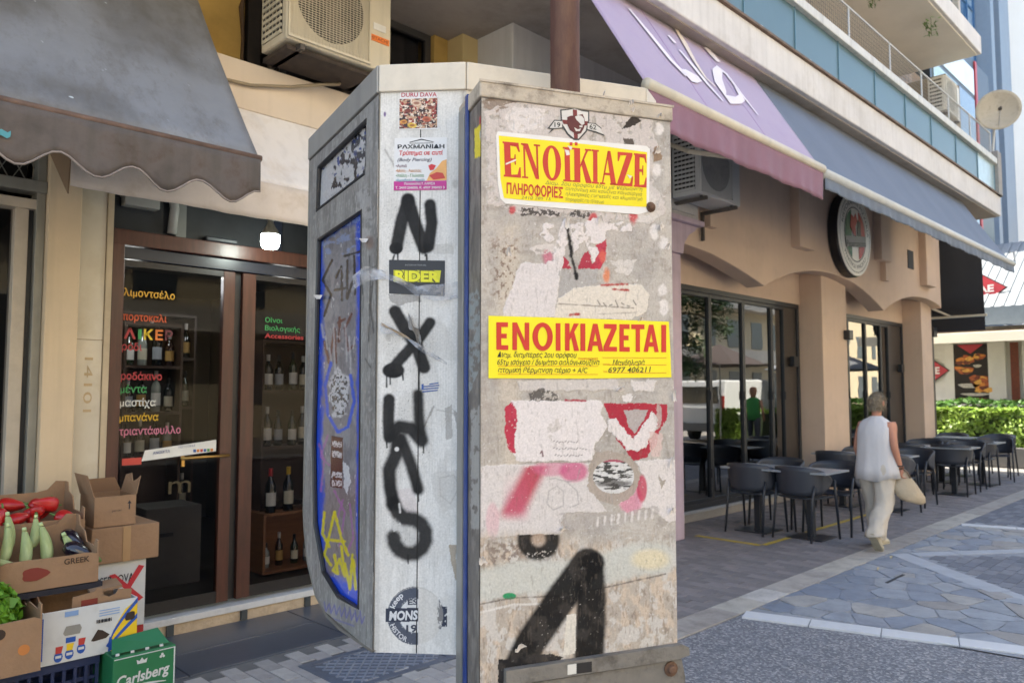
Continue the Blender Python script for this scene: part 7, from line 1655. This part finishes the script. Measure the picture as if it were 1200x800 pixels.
mg = wpoly('magenta_footer', [(461.7, 212.8), (523.5, 211.8), (523.5, 222.5), (461.5, 223.5)], mat('card_magenta', 'b0207c', .45), .0017, s2)
wtext('Παναγούλη 7, ΛΑΡΙΣΑ', 474, 217, 510, 216.6, 2.8, stw, mg, .0024, .02); wtext('Τ. 2410 256050, Κ. 6937 295022 3', 463.5, 221.6, 521, 221.2, 2.8, stw, mg, .0024, .02)
wpoly('lips_photo', [(500, 212), (504, 203), (511, 198), (518, 189), (523.5, 187), (523.5, 211.5)], mat('photo_yellow', 'd9a05e', .5, .15, 20), .0017, s2); wpoly('lips_photo', [(502, 194.5), (506, 192.5), (508, 193.3), (511, 194), (508, 199.5), (504, 200)], redk, .0022, s2); wpoly('lips_photo', [(503, 206), (512, 202), (519, 203), (522, 209), (508, 211)], mat('photo_red', 'b5352c', .5, .1, 20), .0022, s2)
# black and yellow sticker
s3 = wpoly('black_sticker', [(456, 304.5), (521.5, 305.5), (521, 347), (456, 344)], mat('sticker_black', '1f1d22', .45), .0012, label='black rectangular sticker with yellow block lettering')
wpoly('yellow_block', [(461.5, 316.5), (517, 317), (515, 331), (461.5, 330)], mat('block_yellow', 'c9c51e', .5), .0017, s3)
wtext('RIDER', 462.5, 329.3, 515.8, 330.2, 12.4, mat('block_olive', '55530f', .5), s3, .0021, .10); wtext('RIDER', 463, 329, 515.5, 330, 12, mat('block_yellow_bright', 'd6d022', .5), s3, .0026, .05)
wtext('INTERNATIONAL', 475, 311.5, 500, 311.6, 1.8, mat('fine_grey', '8a8a8a', .5), s3, .0018); 
# round sticker lettering
s4m = mat('round_print_white', 'c9c9cb', .5); rc = pw(487, 721, .0012)
wtext('MONS', 456, 726, 489.5, 725, 10, s4m, booth, .0012, .04, .1); wtext('19', 476, 740, 489, 739.5, 8, mat('round_print_navy', '343947', .5), booth, .0012, .03); wtext('ES', 478, 708, 489.5, 707.5, 6, MC['round_print_navy'], booth, .0012, .03)
text('lettering', 'keep', rc, uBC, UZ, .015, s4m, booth, width=.042, bold=.02, arc=(.060, R(163)), off=0)
text('lettering', 'HISTOR', rc, uBC, UZ, -.013, s4m, booth, width=.064, bold=.02, arc=(.073, R(200)), off=.0004, fn=lambda a, b: (-a, b))
# flag fragment
fbl = mat('flag_blue', '2e4f8f', .5)
for k, (x0, x1) in enumerate(((503, 514), (494, 515), (494, 514), (495, 513))): wpoly('flag_stripe', [(x0, 449.5 + k * 2.9), (x1, 447.8 + k * 2.9), (x1, 449 + k * 2.9), (x0, 450.9 + k * 2.9)], fbl, .0012)
wpoly('flag_stripe', [(494, 450), (496.5, 449.5), (496.5, 456), (494, 456.5)], fbl, .0014)
# side wing with glass
dAB = bB - bA; LAB = dAB.length; uAB = dAB.normalized(); nAB = uAB.cross(UZ)
def ps(x, y, off=0): return on_plane(x, y, tuple(bA), tuple(nAB)) + nAB * off
def uv(x, y): q_ = ps(x, y) - bA; return (q_.dot(uAB), q_.z)
outl = [(0, ZC), (0, uv(357.5, 600)[1])] + [uv(*p) for p in ((357, 621), (361, 660), (370, 697), (383, 722), (398, 737), (414, 748), (427, 757))] + [(LAB, ZB), (LAB, ZC)]
win1 = [uv(*p) for p in ((373, 196), (430, 140), (428, 203), (371, 247))]; win2 = [uv(*p) for p in ((372.5, 281), (424, 246), (420.5, 713), (395, 698), (378, 670), (368, 612), (366.5, 520))]
def steel_paint(P, U, V):
    X, Y = P.X, P.Y; P.fill('7e7c79'); P.mix(sstep(.42, .6, fbm(U * 60, V * 4, 3)) * .5, '9a9895'); P.mix(sstep(.5, .65, fbm(U * 90, V * 9, 5)) * .5, '5d5a57'); P.mix(sstep(.6, .68, fbm(U * 120, V * 60, 6)) * .4, 'b5b2ae')
    P.poly([(418, 225), (432, 215), (436, 262), (430, 290), (420, 280)], 'b0adab', 4, 6, .5, seed=5, hole=.4); P.ell(433, 285, 5, 8, '6e4a38', .5, .4, 1)
    for q in ([(424, 330), (425, 345)], [(433, 300), (434, 330), (432, 400)], [(437, 330), (434, 360), (438, 390)], [(426, 318), (440, 312)], [(428, 420), (434, 430)]): P.stroke(q, .8, '2a2a2c', .8, 1.5, .8)
    for k in range(8): P.stroke([(380 + k * 6, 705 + k * 1.5), (382 + k * 6, 716 + k * 2), (385 + k * 6, 708 + k * 2)], .6, '3f3f9a', .7, .5, .8)
    P.stroke([(384, 722), (415, 733)], .6, '3f3f9a', .7, .5, .8); P.mix(sstep(.03, .0, U) * .5, '55524f')
stp = attr_mat('scuffed_steel', .4, .15, 90, spec=.6)
wing = painted('side_wing', tuple(bA + nAB * .001 + Vector((0, 0, ZB))), tuple(uAB), (0, 0, 1), LAB, ZC - ZB, .0035, stp, booth, steel_paint,
    hole_fn=lambda U, V: inpoly(U, V + ZB, outl) & ~inpoly(U, V + ZB, win1) & ~inpoly(U, V + ZB, win2), label='brushed steel side frame with rounded lower corner')
def w3(p, off): return bA + uAB * p[0] + UZ * p[1] + nAB * off
for nm, pl_, c in (('gasket', win1, 'black_metal'), ('gasket', win2, 'black_metal')):
    part(nm, MB().tube([w3(p, -.004) for p in pl_ + [pl_[0]]], .008, 6), blk, booth, smooth=False)
rim = [outl[0]] + outl[1:-1]
part('edge_rim', MB().loft([[w3(p, .004), w3(p, -.045), w3((p[0] + .004, p[1] + .004), -.045), w3((p[0] + .006, p[1] + .006), .001)] for p in rim]), brs, booth)
part('corner_post', MB().obox(bB - uAB * .004 + Vector((0, 0, ZB)), uAB * .006, -nAB * .03, (0, 0, ZC - ZB)), brs, booth)
def glass_paint(P, U, V):
    X, Y = P.X, P.Y; P.fill('74747a'); P.mix(sstep(.4, .6, fbm(X / 9, Y / 14, 1)) * .6, '8a8a90'); P.mix(sstep(.5, .62, fbm(X / 5, Y / 22, 2)) * .5, '5c5a62')
    P.mix(sstep(540, 600, Y) * .5, '7d6a63'); B = '1d46b8'
    P.mix(sstep(382, 376, X + (fbm(X / 4, Y / 12, 4) - .5) * 8) * .96, B); P.mix(sstep(288, 276, Y + (X - 372) * .62 - 4 + (fbm(X / 4, Y / 6, 5) - .5) * 16) * .95, '2347a8'); P.mix(sstep(416, 420, X + (fbm(X / 3, Y / 14, 6) - .5) * 4) * .9, B)
    P.mix(sstep(668, 684, Y - (X - 390) * .3 + (fbm(X / 5, Y / 6, 7) - .5) * 14) * .96, '1f49c4'); P.mix(sstep(646, 690, Y + (382 - X) * 2.5) * sstep(392, 380, X) * .8, B)
    P.mix(sstep(.55, .65, fbm(X / 6, Y / 4, 8)) * (Y < 300) * .6, '7d8fb8')
    S = lambda pts, r_, c, a=.95: P.stroke(pts, r_, c, .9, 1.8, a, seed=9)
    K = '232226'
    for q in ([(389, 305), (378, 328), (388, 345), (380, 370)], [(394, 325), (400, 312), (401, 352)], [(392, 340), (404, 338)], [(407, 305), (407, 350), (413, 330)], [(415, 300), (416, 345)], [(404, 300), (424, 294)]): S(q, 1.3, K)
    for q in ([(380, 400), (386, 425), (392, 385), (394, 425)], [(398, 372), (397, 400)], [(396, 378), (404, 374)], [(412, 368), (404, 385), (408, 410), (414, 405)]): S(q, 1.4, '5c2e30')
    for k in range(9): x = 377 + k * 4.6; S([(x, 380 + (k % 3) * 14), (x + 2, 395 + (k % 4) * 14)], 1, 'b0b0b4', .6)
    P.ell(398, 462, 12, 28, 'b9b9bd', .95, .1, .8); P.mix(sstep(1, .9, np.hypot((X - 398) / 12, (Y - 462) / 28)) * sstep(.52, .58, fbm(X / 2, Y / 2.5, 15)) * .9, '3a3a40')
    S([(388, 425), (381, 450), (384, 485), (396, 506), (408, 500), (415, 470), (411, 440)], 1.8, '2450c0')
    P.poly([(388, 510), (402, 512), (401, 572), (387, 570)], '4c2226', .6, 4, 1, seed=16)
    for y0_ in (516, 528, 552, 562): P.poly([(389, y0_), (400.5, y0_ + 1), (400.5, y0_ + 8), (389, y0_ + 7)], 'c4bcbc', .8, 2, .9, seed=17, hole=.42, holesc=1.6)
    P.poly([(402, 540), (409, 548), (411, 565), (407, 580), (403, 568)], 'c3c3c6', 2, 3, .9, seed=18)
    for q in ([(374, 520), (380, 540), (376, 575)], [(384, 510), (376, 535), (386, 545)], [(392, 575), (404, 600), (398, 640)], [(402, 585), (394, 610)], [(410, 590), (414, 630), (406, 650)]): S(q, 1.1, '9a5f9a', .7)
    Yl = 'c9b922'
    for q in ([(392, 600), (384, 635), (380, 650), (388, 662)], [(392, 600), (400, 630), (408, 650)], [(383, 632), (404, 634)], [(392, 650), (396, 672), (390, 668), (398, 655), (404, 675), (400, 640)], [(404, 660), (410, 690), (413, 650)], [(380, 600), (378, 625), (386, 640)], [(414, 655), (417, 690)]): S(q, 1.6, Yl)
    P.mix(sstep(.78, .84, fbm(X / 2, Y / 9, 31)) * .6, 'c9c9cc')
gm = attr_mat('painted_glass', .18, .05, 90, spec=.7)
def panel_in(name, poly, paint, lab, depth=-.012):
    x0, x1 = min(p[0] for p in poly), max(p[0] for p in poly); z0, z1 = min(p[1] for p in poly), max(p[1] for p in poly)
    return painted(name, tuple(w3((x0, z0), depth)), tuple(uAB), (0, 0, 1), x1 - x0, z1 - z0, .0028, gm, booth, paint, hole_fn=lambda U, V: inpoly(U + x0, V + z0, [(a + (a - (x0 + x1) / 2) * .02, b + (b - (z0 + z1) / 2) * .012) for a, b in poly]), label=lab)
panel_in('side_glass', win2, glass_paint, 'side glass edged in blue paint with black brown and yellow scribbles')
def poster_paint(P, U, V):
    X, Y = P.X, P.Y; P.fill('b5b4b5'); P.mix(sstep(.45, .6, fbm(X / 10, Y / 10, 1)) * .5, 'a2a1a3'); k = sstep(.54, .6, fbm(X / 3.5, Y / 7, 3)) * sstep(376, 392, X + (Y - 200) * .2)
    P.mix(k * .95, '26262b'); P.mix(sstep(.66, .7, fbm(X / 4, Y / 6, 7)) * (fbm(X / 12, Y / 12, 8) > .45) * .9, '2b3f78'); P.poly([(371, 247), (371, 205), (390, 190), (388, 236)], 'bab9ba', 2, 4, .9, seed=4, hole=.3)
panel_in('torn_poster', win1, poster_paint, 'torn grey and black poster remains in the upper frame')
# clear packing film stuck across the panels
film = bpy.data.materials.new('clear_film'); film.use_nodes = True; N = NT(film); N.n.clear()
o_ = N.new('ShaderNodeOutputMaterial'); t_ = N.new('ShaderNodeBsdfTransparent'); d_ = N.new('ShaderNodeBsdfPrincipled'); d_.inputs['Base Color'].default_value = (*lin('b9bac0'), 1); d_.inputs['Roughness'].default_value = .15
n_ = N.new('ShaderNodeTexNoise'); n_.inputs['Scale'].default_value = 25; tc_n = N.new('ShaderNodeTexCoord'); N.link(tc_n.outputs['Object'], n_.inputs[0]); r_n = N.new('ShaderNodeMapRange'); r_n.inputs[1].default_value = .35; r_n.inputs[2].default_value = .75; r_n.inputs[3].default_value = .15; r_n.inputs[4].default_value = .75; N.link(n_.outputs[0], r_n.inputs[0])
x_ = N.new('ShaderNodeMixShader'); N.link(r_n.outputs[0], x_.inputs[0]); N.link(t_.outputs[0], x_.inputs[1]); N.link(d_.outputs[0], x_.inputs[2]); N.link(x_.outputs[0], o_.inputs[0])
def ribbon(pts, w, nm='packing_tape', lab=None, m=film):
    mb = MB(); A_, B_ = [], []; n = len(pts)
    P3 = [pw(a, b, c) for a, b, c in pts]
    Q = []
    for i in range(n - 1):
        for k in range(6): Q.append(P3[i].lerp(P3[i + 1], k / 6))
    Q.append(P3[-1]); rows = [[] for _ in range(5)]
    for i, p in enumerate(Q):
        t = i / (len(Q) - 1); ww = w[0] + (w[1] - w[0]) * t; ww *= .75 + .35 * math.sin(t * 9 + 1)
        for j in range(5): v = j / 2 - 1; rows[j].append(p + UZ * (ww * v) + nBC * (.004 * math.sin(j * 2.1 + i * .9) + .006 * math.sin(i * .5)))
    mb.grid(rows); return part(nm, mb, m, booth, smooth=True, label=lab)
ribbon([(412, 332, -.01), (430, 321, .01), (448, 322, .012), (470, 330, .014), (490, 342, .014), (515, 344, .012), (545, 338, .01), (562, 326, .016)], (.02, .022), lab='wrinkled clear packing tape hanging across the white panels')
ribbon([(446, 384, .006), (462, 388, .01), (480, 398, .012), (500, 412, .010), (524, 426, .006)], (.012, .006), lab='twisted clear tape over the sprayed letter')
ribbon([(479, 375, .004), (487, 388, .008), (494, 402, .006)], (.018, .02), m=mat('tape_shadow_grey', '77736f', .35))
ribbon([(448, 380, .01), (462, 387, .014), (482, 398, .014)], (.004, .004), m=mat('tape_edge_tan', 'a08a6e', .4))
for (a, b) in ((374, 348), (428, 282)): part('paper_scrap', MB().grid([[ps(a + u * 4, b + v * 2.4, .004 + .004 * u * v) for u in (-1, 0, 1)] for v in (-1, 0, 1)]), flm, booth)

# ================================================================== WALKING WOMAN
def ellr(c, a, b, n=20, tilt=(0, 0), rz=0):
    """horizontal-ish elliptical section; a across (local y), b front-back (local x)"""
    o = []
    for i in range(n):
        t = 2 * math.pi * i / n; x, y = b * math.cos(t), a * math.sin(t); x, y = x * math.cos(rz) - y * math.sin(rz), x * math.sin(rz) + y * math.cos(rz)
        o.append(Vector((c[0] + x, c[1] + y, c[2] + tilt[0] * x + tilt[1] * y)))
    return o
wo = thing('person', 'short haired person in white sleeveless top and loose beige trousers walking away with a handbag', 'person', (8.38, 3.02, 0), R(-6)); wo.scale = (1.0, .98, .925)
skin = mat('tanned_skin', 'b07a62', .55, .06, 9, spec=.4)
topm = mat('white_linen', 'c6c2c1', .85, .05, 8, 1.0, 13, stretch=(1, 1, .35)); trm = mat('beige_linen', 'bdb3a5', .85, .07, 8, 1.0, 12, stretch=(1, 1, .5))
# body: one continuous skinned figure (walking along +x, left y+, right y-)
sk_v = [((0, 0, .93), .12), ((0, 0, 1.12), .115), ((.01, 0, 1.30), .12), ((.02, 0, 1.40), .075), ((.04, 0, 1.46), .05), ((.05, 0, 1.53), .052), ((.055, 0, 1.60), .07),
        ((.015, .155, 1.365), .055), ((-.02, .20, 1.11), .037), ((.06, .185, .90), .027), ((.015, -.155, 1.365), .055), ((-.035, -.215, 1.12), .039), ((.03, -.235, .91), .028),
        ((.02, .085, .86), .085), ((.12, .085, .48), .055), ((.16, .08, .10), .038), ((.02, -.085, .86), .085), ((-.02, -.09, .50), .055), ((-.225, -.076, .215), .030), ((.26, .08, .03), .03)]
sk_e = [(0, 1), (1, 2), (2, 3), (3, 4), (4, 5), (5, 6), (2, 7), (7, 8), (8, 9), (2, 10), (10, 11), (11, 12), (0, 13), (13, 14), (14, 15), (15, 19), (0, 16), (16, 17), (17, 18)]
me = bpy.data.meshes.new('body'); me.from_pydata([v[0] for v in sk_v], sk_e, []); bo = bpy.data.objects.new('body', me); COL.objects.link(bo); bo.parent = wo
sm = bo.modifiers.new('skin', 'SKIN'); sm.use_smooth_shade = True
for i, v in enumerate(sk_v): me.skin_vertices[0].data[i].radius = (v[1], v[1]); me.skin_vertices[0].data[i].use_root = (i == 0)
ss_ = bo.modifiers.new('sub', 'SUBSURF'); ss_.levels = 2; ss_.render_levels = 2; me.materials.append(skin)
# head with face, turned slightly to the right
def P_head(u, v): return None
hc = Vector((.065, -.005, 1.615)); rings = []
for k in range(15):
    ph = -math.pi / 2 + math.pi * k / 14; ring_l = []
    for i in range(24):
        t = 2 * math.pi * i / 24; x = math.cos(ph) * math.cos(t); y = math.cos(ph) * math.sin(t); z = math.sin(ph)
        rx, ry, rz_ = .094, .071, .118
        X_, Y_, Z_ = x * rx, y * ry, z * rz_
        if z < 0 and x > 0: X_ *= 1 - .12 * (-z); Y_ *= 1 - .35 * (-z)
        if z < -.2 and x < 0: X_ *= 1 + .35 * (z + .2)
        if x > .93 and -.35 < z < .1: X_ += .016 * (1 - abs(z + .15) / .3)       # nose
        ring_l.append(Matrix.Rotation(R(-18), 3, 'Z') @ Vector((X_, Y_, Z_)) + hc)
    rings.append(ring_l)
hd = part('head', MB().loft(rings), skin, wo, smooth=True, local=True, recalc=True)
for s_ in (1, -1):
    c = Matrix.Rotation(R(-18), 3, 'Z') @ Vector((-.005, s_ * .073, -.005)) + hc
    part('ear', MB().loft([[c + Vector((.017 * math.cos(t) * k, s_ * j, .03 * math.sin(t) * k)) for t in [q * math.pi / 5 for q in range(10)]] for k, j in ((.6, -.004), (1, .004), (.9, .012), (.4, .013))]), skin, hd, smooth=True, local=True, recalc=True)
    e_ = Matrix.Rotation(R(-18), 3, 'Z') @ Vector((.088, s_ * .03, .01)) + hc
    part('eye', MB().lathe(tuple(e_), [(.002, -.008), (.010, -.004), (.010, .004), (.002, .008)], 10), mat('eye_dark', '2a211c', .3), hd, smooth=True, local=True)
ms_ = Matrix.Rotation(R(-18), 3, 'Z') @ Vector((.084, 0, -.058)) + hc
part('mouth', MB().box(ms_.x - .004, ms_.x + .004, ms_.y - .02, ms_.y + .02, ms_.z - .003, ms_.z + .004), mat('lip_tone', '8a4a42', .6), hd, local=True)
# hair: cropped, grey blond, thick strands over a cap
hairm = mat('grey_blond_hair', '665a49', .7, .35, 30, .6, 60, stretch=(1, 1, .3)); rings = []
for k in range(11):
    ph = -math.pi * .27 + (math.pi / 2 + math.pi * .27) * k / 10; rl = []
    for i in range(28):
        t = 2 * math.pi * i / 28; x = math.cos(ph) * math.cos(t); y = math.cos(ph) * math.sin(t); z = math.sin(ph)
        lift = .0 if x < .45 else min(.5, (x - .45) * 1.1)
        z2 = max(z, -.75 + lift * 2.1); b = 1.05 + .03 * math.sin(t * 9 + k) + .02 * math.sin(t * 17 + k * 3)
        rl.append(Matrix.Rotation(R(-18), 3, 'Z') @ Vector((x * .098 * b - .006, y * .074 * b * 1.05, z2 * .118 * 1.03 + .004)) + hc)
    rings.append(rl)
hr = part('hair', MB().loft(rings), hairm, wo, smooth=True, local=True, recalc=True)
tf = MB()
for i in range(1300):
    t = rnd.uniform(0, 6.28); ph = rnd.uniform(-.75, 1.5); x = math.cos(ph) * math.cos(t); y = math.cos(ph) * math.sin(t); z = math.sin(ph)
    if x > .5 and z < .35: continue
    d = Vector((x, y, z)); p = Matrix.Rotation(R(-18), 3, 'Z') @ Vector((x * .101, y * .077, z * .122 + .004)) + hc
    dr = Matrix.Rotation(R(-18), 3, 'Z') @ (Vector((x * .2, y * .2, z * .2 - .55 + .3 * z)) + Vector((rnd.gauss(0, .3), rnd.gauss(0, .3), 0))); dr.normalize(); w = dr.cross(d).normalized() * .004
    q_ = p + dr * .030 + (Matrix.Rotation(R(-18), 3, 'Z') @ d) * rnd.uniform(.002, .014); tf.add([p - w, p + w, q_], [(0, 1, 2)])
part('strands', tf, mat('hair_light', '8d806b', .6, .5, 60), hr, local=True, kind='stuff')
# sleeveless top, A-line, hem dipping at the back
def wrink(t, k, a): return a * (math.sin(t * 3 + k * 1.1) + .6 * math.sin(t * 7 - k * .7))
rings = []
for k, (z, a, b, cx) in enumerate([(.80, .218, .155, .0), (.88, .208, .15, 0), (.98, .196, .142, 0), (1.08, .187, .135, 0), (1.18, .183, .132, .0), (1.26, .184, .130, .005), (1.33, .180, .118, .01), (1.385, .165, .095, .015), (1.425, .125, .075, .02), (1.45, .078, .062, .03), (1.465, .060, .058, .035)]):
    rl = []
    for i in range(36):
        t = 2 * math.pi * i / 36; f_ = max(0, (1.25 - z) / .45); aw = 1 + wrink(t, k * .25, .02 + .05 * f_) + (.015 + .03 * f_) * math.sin(t * 11 + .2 * k)
        hem = (-.045 * max(0, -math.cos(t)) if k == 0 else 0) + (.012 * math.sin(t * 5) if k == 0 else 0)
        rl.append(Vector((cx + b * aw * math.cos(t), a * aw * math.sin(t), z + hem)))
    rings.append(rl)
part('sleeveless_top', MB().loft(rings, cap=False), topm, wo, smooth=True, local=True, solid=.004, recalc=True)
part('neckline', MB().tube([Vector((.035 + .058 * math.cos(t), .06 * math.sin(t), 1.467)) for t in [i * math.pi / 12 for i in range(25)]], .004, 5, cap=False), topm, wo, smooth=True, local=True)
# trousers: wide legs; left leg forward straight, right leg back with heel lifted
def leg_tr(pts, seed):
    rings = []
    for k, (x, y, z, a, b) in enumerate(pts):
        rl = []
        for i in range(28):
            t = 2 * math.pi * i / 28; g_ = .03 + .055 * (k / len(pts)); aw = 1 + wrink(t + seed, k * .9, g_)
            rl.append(Vector((x + b * aw * math.cos(t), y + a * aw * math.sin(t), z + (.012 * math.sin(t * 2 + k * 2 + seed) if k > 5 else 0))))
        rings.append(rl)
    return rings
sm_ = lambda L, n: [tuple(L[int(i)][j] + (L[min(int(i) + 1, len(L) - 1)][j] - L[int(i)][j]) * (i - int(i)) for j in range(5)) for i in [k * (len(L) - 1) / (n - 1) for k in range(n)]]
LT = sm_([(.0, .03, 1.0, .145, .125), (.0, .06, .90, .13, .135), (.03, .085, .78, .108, .122), (.07, .09, .64, .10, .108), (.11, .088, .50, .096, .098), (.13, .086, .36, .092, .092), (.145, .085, .24, .09, .09), (.15, .085, .14, .088, .095), (.15, .085, .065, .09, .10)], 22)
RT = sm_([(.0, -.03, 1.0, .145, .125), (.0, -.06, .90, .13, .135), (.0, -.085, .78, .108, .122), (-.01, -.088, .64, .10, .108), (-.03, -.088, .52, .097, .10), (-.09, -.085, .42, .094, .096), (-.15, -.08, .33, .092, .094), (-.20, -.078, .25, .09, .09), (-.23, -.076, .17, .092, .088)], 22)
pants = MB().loft(leg_tr(LT, 0), cap=False).loft(leg_tr(RT, 2), cap=False)
pt_ = part('trousers', pants, trm, wo, smooth=True, local=True, recalc=True)
rm = pt_.modifiers.new('join', 'SOLIDIFY'); rm.thickness = .006
# shoes
solem = mat('shoe_sole', 'a39a86', .8, .1, 20); shm = mat('shoe_canvas', 'b9b09c', .8, .1, 15)
def shoe(M4, lab):
    out = []
    for k, (x, w) in enumerate([(-.13, .02), (-.12, .034), (-.08, .04), (-.02, .037), (.04, .043), (.09, .045), (.12, .036), (.135, .018)]):
        h = [.05, .075, .085, .08, .06, .045, .032, .018][k]
        out.append([M4 @ Vector((x, w * math.cos(t), .018 + max(0, math.sin(t)) * h)) for t in [math.pi * i / 8 for i in range(9)]])
    s = part('shoe', MB().loft(out, closed=False), shm, wo, smooth=True, local=True, label=lab, solid=.006)
    so_ = [[M4 @ Vector((x, w * 1.08 * c, z)) for x, w in [(-.138, .02), (-.12, .036), (-.05, .040), (.03, .043), (.09, .048), (.125, .036), (.142, .014)] for c in (1,)] + [M4 @ Vector((x, -w * 1.08, z)) for x, w in reversed([(-.138, .02), (-.12, .036), (-.05, .040), (.03, .043), (.09, .048), (.125, .036), (.142, .014)])] for z in (0, .024)]
    part('sole', MB().loft(so_), solem, s, local=True, recalc=True)
shoe(Matrix.Translation((.22, .085, .004)), 'front shoe flat on the ground')
shoe(Matrix.Translation((-.22, -.075, .095)) @ Matrix.Rotation(R(52), 4, 'Y'), 'rear shoe with raised heel showing its sole')
# hands with fingers
def hand(wr, dirv, side, curl, nm='hand'):
    """palm plus four fingers and thumb as one skinned chain mesh"""
    d = Vector(dirv).normalized(); lat = Vector((1, 0, 0)) - d * d.x; lat.normalize(); nrm_ = d.cross(lat); wr = Vector(wr)
    V_ = [(wr, .024), (wr + d * .05, .026)]; E_ = [(0, 1)]
    for i, (o, L) in enumerate(((.028, .065), (.010, .075), (-.008, .07), (-.026, .055))):
        b0 = wr + d * .085 + lat * o; m1 = b0 + d * L * .45 + nrm_ * side * L * .15; m2 = m1 + d * L * (.4 - curl * .3) + nrm_ * side * L * (.2 + curl * .3); k = len(V_)
        V_ += [(b0, .011), (m1, .0095), (m2, .008)]; E_ += [(1, k), (k, k + 1), (k + 1, k + 2)]
    k = len(V_); V_ += [(wr + d * .035 + lat * .03, .012), (wr + d * .065 + lat * .045 + nrm_ * side * .015, .010), (wr + d * .09 + lat * .042 + nrm_ * side * .03, .009)]; E_ += [(0, k), (k, k + 1), (k + 1, k + 2)]
    me = bpy.data.meshes.new(nm); me.from_pydata([v[0] for v in V_], E_, []); h = bpy.data.objects.new(nm, me); COL.objects.link(h); h.parent = wo
    sk2 = h.modifiers.new('skin', 'SKIN'); sk2.use_smooth_shade = True
    for i, v in enumerate(V_): me.skin_vertices[0].data[i].radius = (v[1], v[1]); me.skin_vertices[0].data[i].use_root = (i == 0)
    q_ = h.modifiers.new('sub', 'SUBSURF'); q_.levels = 1; q_.render_levels = 1; me.materials.append(skin)
hand((.03, -.235, .91), (.35, -.05, -.9), 1, .9); hand((.06, .185, .90), (.3, 0, -.95), -1, .5)
part('wristband', MB().lathe((.025, -.235, .925), [(.031, -.006), (.033, 0), (.031, .006)], 14, cap=False), mat('dark_strap', '2a2320', .5), wo, local=True, solid=.003)
# handbag held in the right hand
hb = thing('handbag', 'slouchy cream handbag hanging from the right hand of the walking woman', 'handbag', (8.36, 2.75, .5)); bagm = mat('cream_leather', 'a8967c', .6, .12, 7, .9, 14, coat=.1)
Hc = Matrix.Translation((8.38, 3.02, 0)) @ Matrix.Rotation(R(-6), 4, 'Z') @ Matrix.Diagonal((1.0, .98, .925, 1)); hp = Hc @ Vector((.05, -.235, .86)); sxd = Vector((.55, -.83, 0)).normalized()
rings = []
for k, (z, a, b) in enumerate([(-.34, .05, .03), (-.335, .10, .045), (-.30, .135, .055), (-.24, .15, .055), (-.18, .135, .045), (-.12, .10, .035), (-.06, .06, .022), (-.01, .025, .014), (.01, .01, .01)]):
    c = hp + Vector((.03, -.02 - (.05 * (-z / .3)), z * .9)) ; rings.append([c + sxd * (a * math.cos(t) * (1 + .07 * math.sin(3 * t + k) + .03 * math.sin(7 * t))) + Vector((sxd.y, -sxd.x, 0)) * b * math.sin(t) + UZ * (-.25 * a * math.cos(t)) for t in [q * math.pi / 10 for q in range(20)]])
part('pouch', MB().loft(rings), bagm, hb, smooth=True, recalc=True)
part('strap', MB().tube([hp + Vector((0, .02, .02)), hp + Vector((.01, -.01, .035)), hp + Vector((.02, -.05, .0)), hp + Vector((.02, -.08, -.06))], .009, 6), mat('strap_brown', '6e5a48', .6), hb, smooth=True)
